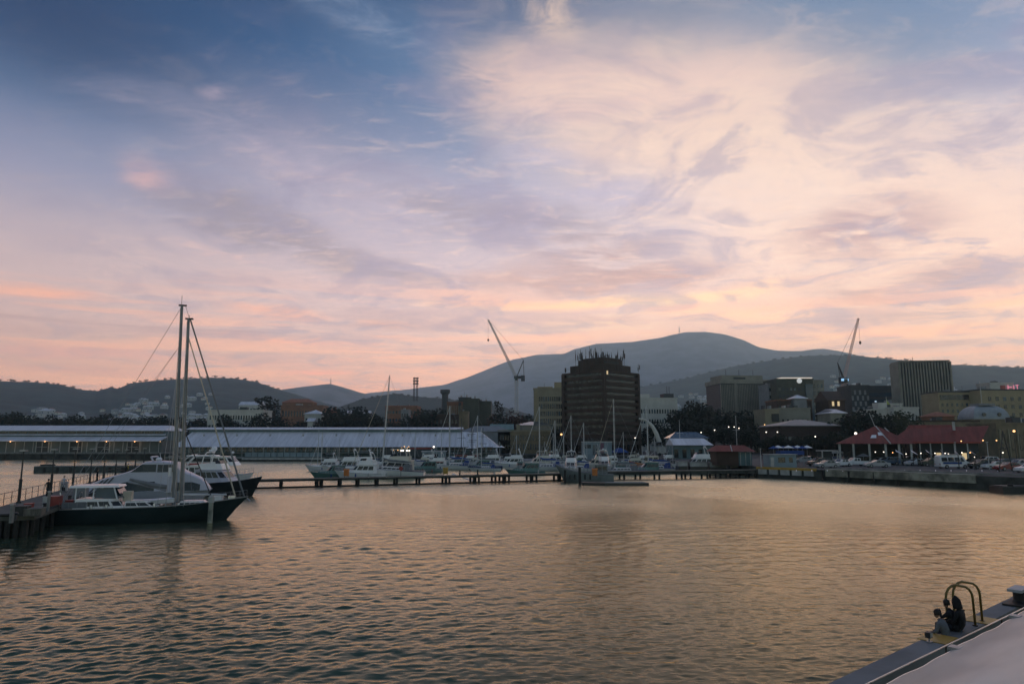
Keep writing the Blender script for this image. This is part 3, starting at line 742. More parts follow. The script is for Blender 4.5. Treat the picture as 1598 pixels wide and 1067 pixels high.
def bld(name, label, cat, px0, px1, ytop, D, depth, rz, m, rows=0, cols=0, fw=.6, fh=.5, zlo=3.0, top=0.8, roof='flat', rm=None, rh=3, lit=(), group=None, wm=None, py=680, sidewin=None, parapet=0.6, z0=0.0):
    o, w = span(px0, px1, D, R(rz), py)
    H = at((px0 + px1) / 2, ytop, D + (w * math.sin(R(rz))) / 2).z - GZ
    t = thing(name, label, cat, o, R(rz), group)
    G().box(0, w, 0, depth, z0 - 0.5, H).build('wall', m, t)
    if rows: window_grid(t, w * .03, w * .97, zlo, H - top, cols, rows, fw, fh, wm, lit=lit)
    if sidewin: window_grid(t, depth * .05, depth * .95, zlo, H - top, sidewin[0], sidewin[1], fw, fh, wm, side=(w + 0.02 if rz <= 0 or True else 0))
    if roof == 'flat':
        g = G().box(-.25, w + .25, -.25, depth + .25, H + 0.003, H + parapet); g.build('parapet', rm or m, t)
        for k in range(rnd.randint(1, 3)):
            a_ = rnd.uniform(.08, .75) * w; b_ = rnd.uniform(.2, .55) * depth; s_ = rnd.uniform(.05, .14) * w
            G().box(a_, a_ + max(s_, .8), b_, b_ + min(3, depth * .3), H + parapet + .003 + k * .004, H + parapet + rnd.uniform(.8, 1.9)).build('roof_plant', rnd.choice((M['greyw'], M['darkw'], M['alu'])), t)
        if rnd.random() < .5: a_ = rnd.uniform(.2, .8) * w; G().bar((a_, depth * .4, H), (a_, depth * .4, H + rnd.uniform(2.5, 4.5)), .06, n=4).build('antenna', M['darksteel'], t)
    else:
        g = G().hip(0, w, 0, depth, H + .3, H + rh, ins=(depth / 2 if roof == 'hip' else 0), over=.6); g.build('roof', rm or M['roofdark'], t)
        if roof == 'gable':
            g = G().add([(0, .02, H), (0, depth - .02, H), (0, depth / 2, H + rh - .3), (w, .02, H), (w, depth - .02, H), (w, depth / 2, H + rh - .3)], [(0, 1, 2), (3, 4, 5)]); g.build('gable', m, t)
    return t, w, H
def plant_room(t, x0, x1, y0, y1, z0, z1, m, name='plant_room'): return G().box(x0, x1, y0, y1, z0 + .005, z1).build(name, m, t)

# --- long shed at the left
def pier_platform(name, label, x0, x1, y0, y1, z, m, step=5):
    t = thing(name, label, 'wharf', (x0, y0, 0))
    G().box(0, x1 - x0, 0, y1 - y0, z - .6, z).build('deck', m, t)
    G().box(0.2, x1 - x0 - .2, .9, 1.4, -1.2, z - .6).build('bearer', M['quay_wall'], t)
    n = int((x1 - x0) / step); k = 0
    for i in range(min(n, 60)):
        G().bar((1 + i * step, .3, -1.5), (1 + i * step, .3, z - .6), .22, n=7).build('pile', M['pile'], t)
    return t
xa, xb = at(-90, 690, 270).x, at(252, 690, 270).x
pier_platform('wharf', 'dark wharf apron below the long shed at far left', xa - 2, xb + 4, 267, 300, 2.9, M['concrete'], 7)
t = thing('wharf_shed', 'long two tier pale roofed wharf shed at the far left', 'shed', (xa, 270, 2.9))
Wd = xb - xa
G().box(0, Wd, 0, 22, 0, 4.6).build('wall', mat('pale_green_cladding', (0.11, 0.13, 0.12), .7, var=.15, scale=.2), t)
g = G().prism([(0, 0), (0, 0)], 0, 0) if False else G()
g.add([(-1, -2.2, 4.45), (Wd + .6, -2.2, 4.45), (Wd + .6, 3, 6.1), (-1, 3, 6.1), (-1, -2.2, 4.2), (Wd + .6, -2.2, 4.2), (Wd + .6, 3, 5.85), (-1, 3, 5.85)], [(0, 1, 2, 3), (4, 7, 6, 5), (0, 4, 5, 1), (1, 5, 6, 2), (2, 6, 7, 3), (3, 7, 4, 0)])
g.build('canopy_roof', M['roofmetal'], t)
G().box(0, Wd - .5, 3.1, 20, 4.6, 8.4).build('clerestory_wall', M['tealwall'], t)
g = G()
g.add([(-1, 2.2, 6.75), (Wd, 2.2, 6.75), (Wd, 3.1, 7.1), (-1, 3.1, 7.1), (-1, 2.2, 6.6), (Wd, 2.2, 6.6), (Wd, 3.1, 6.95), (-1, 3.1, 6.95)], [(0, 1, 2, 3), (4, 7, 6, 5), (0, 4, 5, 1), (1, 5, 6, 2), (2, 6, 7, 3), (3, 7, 4, 0)])
g.build('fascia', M['roofmetal'], t)
nw_ = 22
for i in range(nw_): G().box(i * (Wd - 1) / nw_ + .3, (i + 1) * (Wd - 1) / nw_ - .1, 2.98, 3.2, 7.2, 8.1).build('clerestory_window', M['glass'], t)
G().hip(0, Wd - .5, 2.6, 20.5, 8.5, 10.6, ins=2, over=.5, th=.2).build('roof', M['roofmetal'], t)
for px in (66, 118, 161, 208, 30 - 60):
    x = at(px, 695, 270).x - xa
    if x < 2: continue
    d = G().box(x - 2.2, x + 2.2, -.05, .2, .1, 3.9).build('door', M['darksteel'], t)
    for s in (-2.5, 2.4): G().box(x + s, x + s + .3, -.12, .1, 0, 4.0).build('door_frame', M['pale_conc'], t)
    G().box(x - 2.0, x + 2.0, -.09, 0, 1.9, 2.05).build('rail', M['alu'], d)
for px in range(-60, 250, 14):
    x = at(px, 695, 270).x - xa
    G().box(x - .12, x + .12, -.1, .1, 0, 4.0).build('pilaster', M['pale_conc'], t)
for i, px in enumerate((16, 70, 120, 166, 210, 250)):
    x = at(px, 688, 267.6).x
    l = thing('wall_lamp', 'small orange lamp glowing under the left shed canopy, ' + ('first', 'second', 'third', 'fourth', 'fifth', 'last and faintest')[i] + ' from the left', 'lamp', (x, 267.7, 7.0), 0, 'orange lamps under the shed canopy')
    G().ball((0, 0, 0), .16 if i < 5 else .12, 8, 5).build('bulb', M['warmglow'], l); G().bar((0, .1, .12), (0, .5, .42), .04).build('bracket', M['darksteel'], l)
    if i < 5:
        ld = bpy.data.lights.new('lamp_light', 'POINT'); ld.energy = 35; ld.color = (1, .5, .2); ld.shadow_soft_size = .2
        lo = bpy.data.objects.new('lamp_light', ld); COL.objects.link(lo); lo.parent = l; lo.location = (0, -.35, -.25)

# --- middle shed
xa2, xb2 = at(284, 690, 256).x, at(776, 690, 256).x
pier_platform('wharf', 'long grey wharf apron below the middle shed', xa2 - 3, xb2 + 2, 250, 285, 1.5, M['concrete'], 5)
t = thing('wharf_shed', 'very long pale roofed wharf shed in the middle with glazed ground floor', 'shed', (xa2, 256, 1.5)); Wd = xb2 - xa2
G().box(0, Wd - 1, 0, 20, 0, 3.7).build('wall', M['tealwall'], t)
for i in range(52):
    x = .6 + i * (Wd - 2) / 52
    G().box(x, x + (Wd - 2) / 52 * rnd.uniform(.5, .85), -.07, .1, 1.7, 3.45).build('window', M['glass'] if rnd.random() < .75 else M['blueglass'], t)
G().box(-.5, Wd, -2.6, -.1, 1.25, 1.45).build('balcony_deck', M['concrete'], t)
for i in range(30): G().box(i * Wd / 30, i * Wd / 30 + .16, -2.6, -2.44, -.0, 3.5).build('post', M['alu'], t)
G().box(-.5, Wd, -2.62, -2.56, 2.3, 2.38).build('handrail', M['alu'], t)
g = G(); e = 3.55; r1 = 9.2
g.add([(-1.5, -3.2, e), (Wd + .6, -3.2, e), (Wd - 6.5, 7.5, r1), (0, 7.5, r1), (Wd + .6, 23, e), (-1.5, 23, e), (Wd - 6.5, 12.5, r1), (0, 12.5, r1)], [(0, 1, 2, 3), (4, 5, 7, 6), (1, 4, 6, 2), (5, 0, 3, 7)])
g.build('roof', M['roofmetal'], t)
G().box(-1, Wd - 14, 7.4, 12.6, r1 - .5, r1 + .75).build('clerestory', M['tealwall'], t)
G().hip(-1, Wd - 14, 7.0, 13, r1 + 1.0, r1 + 1.75, ins=0, over=.7, th=.2).build('ridge_roof', M['roofmetal'], t)
g = G()
for i in range(60): g.bar((i * Wd / 60, -3.2 + .02, e + .05), (min(i * Wd / 60, Wd - 7), 7.5, r1 + .05), .018, n=4)
g.build('roof_seams', M['alu'], t)
for k in range(9): x = 6 + k * 12.5; G().bar((x, 4.5, r1 - 2.2), (x, 4.5, r1 - .9), .28, n=8).build('roof_vent', M['alu'], t)
# pale boat-shelter panels on the apron below
for i in range(12):
    x0, x1 = at(385 + i * 10, 708, 251).x, at(394 + i * 10, 708, 251).x
    tag(G().box(x0, x1, 249.6, 249.95, 1.55, 3.1).build('screen_panel', M['bluegrey']), 'pale blue grey screen panel on the wharf edge left of the marina', 'panel', 'screen panels along the wharf edge')
tag(G().box(at(380, 712, 250).x, at(560, 712, 250).x, 248.6, 249.5, .6, 1.15).build('fender_beam', M['pale_conc']), 'pale fender beam along the waterline of the middle wharf', 'beam')
g = G().hip(0, 22, 0, 10, 0, 3, ins=5)
t = thing('shed_annexe', 'small pale hipped roof poking above the right end of the middle shed', 'annexe', (at(722, 660, 290).x, 290, GZ))
G().box(0, 20, 0, 10, -.5, 9.0).build('wall', M['greyw'], t); G().hip(0, 20, 0, 10, 9.3, 11.6, over=.6).build('roof', M['roofdark'], t)

# --- town behind, left to right
bld('institution_building', 'long cream building with small windows above the left end of middle shed', 'building', 322, 408, 641, 360, 14, 0, M['whitew'], 2, 20, .5, .45, 10, 1.0, rm=M['whitew'])
bld('white_house', 'small white roofed pavilion far behind the twin masts', 'house', 370, 404, 632, 900, 16, 0, M['whitew'], 1, 6, roof='gable', rm=M['roofmetal'], rh=5, zlo=36)
bld('school_building', 'long brown school like building with stepped roof above the middle shed', 'building', 436, 502, 633, 640, 20, 0, M['brownbr'], 1, 14, .5, .4, 24, 1)
bld('school_building', 'raised orange tiled block on the long brown building', 'building', 438, 486, 628, 662, 14, 0, M['brownbr'], 0, 0, roof='hip', rm=M['tile'], rh=4)
bld('white_house', 'low white house with dark roof left of the orange tiled villa', 'house', 474, 500, 646, 430, 12, 0, M['whitew'], 1, 5, roof='hip', rm=M['roofmetal'], rh=3, zlo=14)
bld('villa', 'white villa with orange tiled hip roof above the middle shed', 'house', 508, 526, 645, 420, 10, 0, M['whitew'], 1, 4, roof='hip', rm=M['tile'], rh=4, zlo=14)
bld('low_house', 'long low pale roofed house right of the orange tiled villa', 'house', 540, 574, 645, 440, 10, 0, M['greybeige'], 1, 7, roof='gable', rm=M['roofmetal'], rh=2, zlo=15)
bld('small_house', 'tiny pale gabled house low above the middle shed roof', 'house', 479, 488, 658, 352, 6, 0, M['whitew'], 1, 2, roof='gable', rm=M['roofmetal'], rh=2, zlo=8)
bld('brick_building', 'long orange brown brick building behind the leaning mast', 'building', 600, 650, 634, 520, 22, 0, M['brownbr'], 2, 10, .7, .35, 18, 1.5, rm=M['tile'])
bld('pale_block', 'small pale block beside the long orange brown building', 'building', 625, 637, 640, 480, 10, 0, M['greyw'], 2, 3, zlo=14)
t, w, H = bld('works_building', 'low dark brick works building below the round chimney', 'building', 660, 716, 648, 400, 20, 0, M['brown'], 2, 9, .5, .4, 8, 1)
p = at(694, 660, 560); t = thing('chimney', 'dark round chimney with flared top left of the olive blocks', 'chimney', (p.x, 560, GZ)); zt = at(694, 608, 560).z - GZ
G().tube([(0, 0, 0), (0, 0, zt * .5), (0, 0, zt - 4), (0, 0, zt - 2.6), (0, 0, zt)], [3.2, 2.9, 2.6, 4.0, 4.0], 16).build('shaft', M['darkw'], t)
t, w, H = bld('office_block', 'olive office block with orange lit ribbed left face above the middle shed', 'building', 697, 722, 628, 452, 24, -12, M['brownbr'], 0, 0)
for i in range(9): G().box(w * (i + .3) / 9, w * (i + .62) / 9, -.5, .1, H * .45, H - 2).build('fin', M['beige'], t)
bld('office_block', 'tallest plain olive block behind the right end of the middle shed', 'building', 722, 747, 623, 440, 24, 0, M['olive'], 0, 0)
bld('roof_plant', 'dark flat plant block on top of the tallest olive block', 'building', 715, 731, 621, 450, 8, 0, M['darkw'], 0, 0)
bld('office_block', 'shorter plain olive block to the right of the tallest one', 'building', 747, 766, 627, 445, 20, 0, M['olive'], 0, 0)
bld('stone_warehouse', 'brown windowless block in front of the olive office blocks', 'building', 716, 730, 643, 380, 12, 0, M['sand'], 0, 0)
bld('low_shop', 'low teal roofed shop between shed end and cream building', 'building', 766, 800, 671, 330, 12, 0, M['greyw'], 1, 6, roof='gable', rm=M['greenhull'], rh=3, zlo=3)
t, w, H = bld('heritage_building', 'cream two storey heritage building with arched windows behind the marina', 'building', 777, 860, 673, 290, 18, 0, M['sand'], 2, 20, .42, .6, 1.0, .8, rm=M['beige'])
plant_room(t, w * .35, w * .42, 2, 6, H, H + 3, M['beige'], 'chimney_stack')
bld('glass_roof_building', 'low building with blue glazed roof above the cream heritage building', 'building', 806, 862, 664, 312, 14, 0, M['blueglass'], 0, 0, roof='hip', rm=M['blueglass'], rh=2)
t, w, H = bld('beige_office', 'beige office with a grid of dark windows left of the brown tower', 'building', 833, 893, 607, 330, 20, -3, M['beige'], 0, 0)
window_grid(t, w * .13, w * .98, 6, H - 3, 15, 6, .72, .62)
G().box(w * .03, w * .09, -.3, .1, 2, H - .5).build('stair_tower', M['yellowr'], t)
plant_room(t, w * .55, w * .98, 3, 14, H + .6, H + 3.6, M['yellowr'])
plant_room(t, w * .1, w * .5, 3, 14, H + .6, H + 1.4, M['yellowr'])

# --- the brown tower, corner towards the water
D = 262; c = at(945, 690, D); side = 21.8
t = thing('brown_tower', 'big dark brown stepped office tower crowned with antennas', 'tower', (c.x, c.y, GZ), R(43))
zt = at(880, 583, 277).z - GZ; nf_ = 11; fh_ = (zt - 4.5) / nf_
G().box(.5, side - .5, .5, side - .5, -.5, zt).build('core', mat('bronze_glass', (.022, .015, .012), .22, var=.3, scale=.4), t)
for i in range(nf_ + 1):
    z0 = 4.0 + i * fh_ - .2; z1 = z0 + fh_ * (.54 if i < nf_ else .3)
    G().box(-.2, side + .2, -.2, side + .2, z0, min(z1, zt + .4)).build('spandrel', M['tower'] if (i > 6) else (M['towerb'] if i % 2 else M['tower']), t)
for i in range(nf_):
    z0 = 4.0 + i * fh_ - .2 + fh_ * .54; z1 = 4.0 + (i + 1) * fh_ - .2
for (a, b) in ((-.35, -.35), (side - 1.0, -.35), (-.35, side - 1.0), (side - 1.0, side - 1.0)): G().box(a, a + 1.35, b, b + 1.35, -.5, zt - .3).build('corner_pier', M['tower'], t)
for k in range(8): G().box(side * k / 7 - .3, side * k / 7 + .3, -.3, .3, -.5, 3.8).build('column', M['tower'], t)
for k in range(1, 8): G().box(-.3, .3, side * k / 7 - .3, side * k / 7 + .3, -.5, 3.8).build('column', M['tower'], t)
G().box(2.2, side - 2.2, 2.2, side - 2.2, zt + .4, zt + 3.0).build('upper_tier', M['tower'], t)
G().box(4.6, side - 4.6, 4.6, side - 4.6, zt + 3.005, zt + 5.4).build('top_tier', M['tower'], t)
G().box(5.6, side - 7, 4.45, 4.62, zt + 3.6, zt + 4.7).build('louvre', M['darksteel'], t)
G().box(6.2, side - 4.2, 5.5, side - 5.2, zt + 5.405, zt + 6.1).build('roof_slab', M['tower'], t)
G().box(1.2, 2.0, -.26, -.15, zt - 1.6, zt - .2).build('lit_window', M['litwin'], t)
def antenna_cluster(px, y0, y1, thick, seed, dd=8.0):
    r = random.Random(seed); w0 = at(px, y0, D + dd); zb = at(px, y1, D + dd).z; g = G()
    loc = t.matrix_world.inverted() @ w0 if False else None
    dx_, dy_ = w0.x - c.x, w0.y - c.y; q = -R(43); lx = dx_ * math.cos(q) - dy_ * math.sin(q); ly = dx_ * math.sin(q) + dy_ * math.cos(q)
    zt_ = w0.z - GZ; base = zt + 5.0 if True else 0
    if not (4.6 < lx < side - 4.6 and 4.6 < ly < side - 4.6): base = zt + 2.8
    if not (2.2 < lx < side - 2.2 and 2.2 < ly < side - 2.2): base = zt - .2
    g.bar((lx, ly, base), (lx, ly, zt_), .07, n=6)
    for k in range(thick):
        o_ = (r.uniform(-.35, .35), r.uniform(-.35, .35)); zz_ = r.uniform(.25, .8)
        za = (zb - GZ) + (zt_ - zb + GZ) * zz_ * .5; zb2 = za + (zt_ - zb + GZ) * r.uniform(.3, .6)
        g.bar((lx + o_[0], ly + o_[1], za), (lx + o_[0], ly + o_[1], min(zb2, zt_)), .16, n=6); g.bar((lx, ly, za + .3), (lx + o_[0], ly + o_[1], za + .3), .04, n=4)
    g.build('antenna', M['darksteel'], t)
for i, (px, a, b, th) in enumerate(((898, 547, 567, 2), (906, 545, 569, 4), (914, 545, 564, 1), (920, 541, 564, 1), (922.5, 543, 564, 2), (929, 542, 564, 3), (931, 546, 563, 4), (938, 543, 562, 3), (945, 551, 561, 2), (948, 549, 561, 3), (954, 550, 561, 1), (964, 546, 565, 4), (968.5, 554, 566, 3), (973.5, 544, 565, 4), (883, 573, 584, 3), (996, 568, 581, 3), (934, 550, 562, 2), (902, 550, 568, 3), (909, 549, 568, 2), (926, 547, 564, 2), (941, 548, 562, 3), (951, 552, 561, 2), (960, 552, 563, 2), (971, 552, 566, 3))):
    antenna_cluster(px, a, b, th, i)

# --- white art-deco building and neighbours
t, w, H = bld('white_building', 'white four storey building right of the brown tower', 'building', 999, 1059, 622, 360, 22, 8, M['whitew'], 0, 0)
window_grid(t, w * .02, w * .98, H - 14.5, H - 4.0, 14, 2, .5, .42); plant_room(t, w * .0, w * .32, 3, 12, H + .6, H + 2.6, M['whitew']); plant_room(t, w * .72, w * .98, 4, 10, H + .6, H + 3, M['darkw'])
for x in (.84, .9): G().bar((w * x, 6, H + 3), (w * x, 6, H + 7), .14).build('antenna', M['darksteel'], t)
t, w, H = bld('ribbed_hotel', 'grey beige high rise with closely ribbed facade and thick top band', 'building', 1128, 1203, 600, 470, 26, 6, M['darkw'], 0, 0)
for i in range(30): G().box(w * i / 29 - .28, w * i / 29 + .28, -.7, .1, 0, H).build('fin', M['greybeige'], t)
G().box(-.6, w + .6, -1.0, 26.5, H + .65, H + 3.4).build('top_band', M['greybeige'], t)
G().box(w * .05, w * .92, 2.0, 22, H + 3.405, H + 6.6).build('plant_room', M['greybeige'], t); G().box(w * .3, w * .55, 1.8, 2.1, H + 3.9, H + 5.2).build('louvre', M['darksteel'], t)
G().box(w * .3 - .8, w * .3 + .8, -1.15, .2, 0, H + .6).build('pier', M['greybeige'], t)
for x in (.22, .5, .8): G().bar((w * x, 8, H + 6.6), (w * x, 8, H + 11), .16).build('antenna', M['darksteel'], t)
t, w, H = bld('grey_apartment', 'grey block with square windows between ribbed hotel and lit roof office', 'building', 1203, 1216, 600, 440, 18, 0, M['greyw'], 7, 3, .45, .45, 8, 1)
t, w, H = bld('lit_roof_office', 'grey office with bright lit roof edge and round white clock sign', 'building', 1216, 1274, 592, 430, 22, 0, M['olive'], 8, 9, .6, .45, 6, 4, wm=M['darkw'])
G().box(w * .12, w * .98, -.5, 10, H + .605, H + 1.3).build('lit_roof_edge', M['litwin'] if False else mat('pale_lit_roof_edge', (0.7, .66, .6), .5, emit=(1, .85, .7), es=.45), t)
gx = at(1248, 594, 429).x - t.location.x; gz = at(1248, 594, 429).z - GZ
G().bar((gx, -.8, gz), (gx, .1, gz), 1.5, n=20).build('round_sign', mat('white_sign_glow', (.7, .7, .7), .5, emit=(1, 1, 1), es=.35), t)
G().box(w * .78, w * .98, -.9, .1, 2, H - 3).build('blue_bay', M['blueglass'], t)
t, w, H = bld('pale_tower_wing', 'pale wing with punched windows right of the blue glass bay', 'building', 1272, 1291, 594, 432, 16, 0, M['greybeige'], 8, 3, .5, .5, 6, 1)
t, w, H = bld('brown_office', 'brown brick office with dark window strips below the lit roof', 'building', 1216, 1270, 625, 340, 16, 0, M['brown'], 2, 12, .6, .5, 10, 1, rm=M['brownbr'])
t, w, H = bld('domed_pavilion', 'pale shallow domed roof pavilion on the brown brick office', 'building', 1243, 1262, 622, 336, 8, 0, M['greyw'], 0, 0, roof='hip', rm=M['roofmetal'], rh=2.2)
t, w, H = bld('beige_block', 'beige block with dark balconies left of the grey hipped pavilion', 'building', 1196, 1218, 640, 300, 14, 0, M['beige'], 0, 0)
G().box(w * .45, w * .95, -.4, .1, H - 5, H - 1.5).build('balcony', M['darksteel'], t); G().box(w * .45, w * .95, -.4, .1, H - 10, H - 6.5).build('balcony', M['darksteel'], t)
t, w, H = bld('beige_block', 'plain grey beige block behind the grey hipped pavilion', 'building', 1218, 1267, 638, 306, 14, 0, M['greybeige'], 1, 6, .35, .3, 10, 2)
t, w, H = bld('church_building', 'dark brown gabled hall with two lit arched windows', 'church', 1296, 1322, 625, 330, 14, 0, M['brown'], 0, 0, roof='gable', rm=M['brown'], rh=5)
for px in (1300, 1308.5):
    x = at(px, 630, 330).x - t.location.x; z = at(px, 630, 330).z - GZ
    G().box(x - .5, x + .5, -.15, .1, z - 1.0, z + 1.2).build('lit_window', M['litwin'], t)
bld('low_hall', 'low hall with pale metal roof below the lit arched windows', 'building', 1298, 1322, 645, 280, 12, 0, M['greybeige'], 1, 8, .45, .5, 6, .6, roof='hip', rm=M['roofmetal'], rh=2)
t, w, H = bld('hipped_pavilion', 'wide dark market hall with shallow grey hipped roof', 'building', 1218, 1318, 665, 240, 20, 0, mat('dark_red_brown_wall', (.045, .03, .026), .85, var=.2), 1, 12, .7, .5, 2, 2, roof='hip', rm=M['roofdark'], rh=2.6)
t, w, H = bld('checker_building', 'dark high rise with chequered pale panels right of the second crane', 'building', 1333, 1361, 602, 420, 18, 0, M['darkw'], 0, 0)
for r_ in range(9):
    for c_ in range(7):
        if (r_ + c_) % 2: G().box(w * (c_ + .1) / 7, w * (c_ + .9) / 7, -.15, .1, 6 + r_ * (H - 8) / 9, 6 + (r_ + .8) * (H - 8) / 9).build('pale_panel', M['greyw'], t)
t, w, H = bld('dark_office', 'long dark blue glass office left of the striped tower', 'building', 1359, 1408, 603, 440, 20, -4, M['darkw'], 0, 0)
for r_ in range(7): G().box(.4, w - .4, -.2, .1, 7 + r_ * (H - 9) / 7, 7 + (r_ + .55) * (H - 9) / 7).build('window_band', M['blueglass'], t)
for (x, z) in ((.08, .55), (.2, .75), (.05, .3)): G().box(w * x, w * x + 1.2, -.3, .1, H * z, H * z + .8).build('lit_window', mat('cool_lit_window', (.5, .6, .7), .5, emit=(.6, .8, 1), es=.6), t)

# --- striped tower
Ds = 400; oS = at(1409, 640, Ds)
t = thing('striped_tower', 'tall slab tower with pale vertical fins at the right', 'tower', (oS.x, Ds, GZ), R(-9))
_, w = span(1408, 1487, Ds, R(-9), 640); H = at(1403, 566, Ds).z - GZ
G().box(0, w, 0, 12, -.5, H).build('wall', M['darkw'], t)
for i in range(18): G().box(w * i / 17.0 - .32, w * i / 17.0 + .32, -1.0, .1, 0, H + .1).build('fin', M['greybeige'], t)
G().box(w + .003, w + .9, -.6, 12.4, -.5, H + .3).build('end_wall', M['greybeige'], t); G().box(-.9, -.003 - .32, -.6, 12.4, -.5, H + .3).build('end_wall', M['greybeige'], t)
G().box(-.3, w + .0, -1.05, 12.3, H + .35, H + 1.1).build('roof_edge', M['greybeige'], t)
G().bar((w * .35, 5, H + 1), (w * .35, 5, H + 4), .12).build('antenna', M['darksteel'], t)

t, w, H = bld('ochre_hotel', 'ochre hotel with square dark windows at the right, wing nearest the striped tower', 'hotel', 1470, 1536, 612, 330, 16, -4, M['yellowr'], 0, 0, rm=M['darkw'])
window_grid(t, w * .02, w * .72, H - 13.5, H - 4.5, 6, 3, .42, .5); G().box(w * .03, w * .72, -.15, .1, H - 3.6, H - 1.2).build('window_band', M['glass'], t)
t, w, H = bld('ochre_hotel', 'ochre hotel with square dark windows reaching out of frame at right', 'hotel', 1536, 1640, 609, 322, 16, 3, M['yellowr'], 0, 0, rm=M['darkw'])
window_grid(t, w * .08, w * .98, H - 17, H - 2.2, 8, 4, .42, .5)
t, w, H = bld('pale_upper_block', 'pale far block above the ochre hotel roof', 'building', 1553, 1590, 598, 400, 12, 0, M['whitew'], 0, 0)
G().box(w * .42, w * .62, -.3, .1, H - 3.4, H - 1.2).build('red_sign', M['redhull'], t)
tx = thing('roof_letters', 'pink and red letters on the pale block above the ochre hotel', 'sign', (at(1573, 604, 399).x, 399, at(1573, 604, 399).z))
G().bar((0, 0, 0), (2.2, 0, 0), .35, n=5).bar((0, 0, -1.5), (0, 0, 1.2), .35, n=5).bar((3.4, 0, -1.5), (3.4, 0, 1.2), .3, n=5).bar((4.6, 0, 1.2), (6.4, 0, 1.2), .3, n=5).bar((5.4, 0, -1.5), (5.4, 0, 1.2), .3, n=5).build('lettering', mat('pink_letter_glow', (.5, .2, .25), .5, emit=(1, .3, .4), es=.5), tx)
# dome
t, w, H = bld('domed_building', 'sandstone building with slate grey mansard dome and round windows', 'building', 1518, 1640, 656, 270, 14, 0, M['sand'], 1, 20, .35, .5, 3, 1)
cx0 = at(1543, 656, 273).x - t.location.x; g = G(); rr = []
for k in range(9):
    a = k / 8 * math.pi / 2; rr.append([(cx0 + math.cos(a) ** .75 * 6.0 * sx + (1.2 * sx), 6 + 5 * sy * math.cos(a) ** .75, H + .6 + 5.6 * math.sin(a)) for sx, sy in ((-1, -1), (1, -1), (1, 1), (-1, 1))])
g.loft(rr); g.build('dome', M['dome'], t)
for s in (-3, 3): G().bar((cx0 + s, .7, H + 2.4), (cx0 + s, 1.9, H + 2.4), .7, n=14).build('round_window', M['glass'], t)
G().box(cx0 - 3.2, cx0 + 3.2, 3, 9, H + 6.1, H + 6.9).build('crown_rail', M['greyw'], t); G().bar((cx0, 6, H + 6), (cx0, 6, H + 16), .1).build('flagpole', M['mastwhite'], t)
# white building
t, w, H = bld('white_hall', 'low white building with parapets left of the striped tower foot', 'building', 1362, 1418, 640, 300, 14, 0, M['whitew'], 1, 10, .4, .45, 8, 1)
plant_room(t, w * .25, w * .5, 1, 6, H + .6, H + 3.4, M['whitew'])
bld('white_hall', 'white block with brick red edge left of the striped tower foot', 'building', 1387, 1412, 631, 330, 10, 0, M['whitew'], 1, 5, .4, .5, 12, 1)
t, w, H = bld('white_hall', 'white stuccoed block right below the striped tower', 'building', 1398, 1437, 637, 296, 12, 6, M['whitew'], 1, 6, .35, .4, 10, 1)
p = at(1384, 636, 310); t = thing('flag', 'yellow green flag on a pole above the white building', 'flag', (p.x, 310, p.z - 6)); G().bar((0, 0, 0), (0, 0, 11), .09).build('pole', M['mastwhite'], t)
g = G(); g.add([(0, 0, 10.8), (.5, .2, 9.2), (1.6, -.1, 7.4), (1.9, .1, 6.2), (.8, .1, 5.8), (0, 0, 6.8)], [(0, 1, 2, 3, 4, 5)]); g.add([(0, .04, 10.8), (.5, .24, 9.2), (1.6, -.06, 7.4), (1.9, .14, 6.2), (.8, .14, 5.8), (0, .04, 6.8)], [(5, 4, 3, 2, 1, 0)]); g.build('cloth', mat('yellow_green_cloth', (.35, .4, .1), .8), t)
bld('sandstone_row', 'long dim sandstone row behind the red roofed terrace', 'building', 1420, 1530, 658, 262, 14, 0, M['sand'], 1, 22, .35, .45, 3, 1, rm=M['brown'])
bld('brick_cottage', 'red brick cottage with orange tiled roof behind the terrace', 'building', 1458, 1492, 650, 275, 8, 0, M['brownbr'], 0, 0, roof='hip', rm=M['tile'], rh=2)
t, w, H = bld('sandstone_facade', 'tall sandstone facade with columns lit by a lamp at right edge', 'building', 1556, 1680, 662, 215, 14, 0, M['sand'], 0, 0)
for i in range(9): G().box(w * (i + .2) / 9, w * (i + .34) / 9, -.5, .1, 0, H - 1.5).build('pilaster', M['beige'], t); G().box(w * (i + .5) / 9, w * (i + .9) / 9, -.1, .1, 2.5, H - 3).build('window', M['glass'], t)

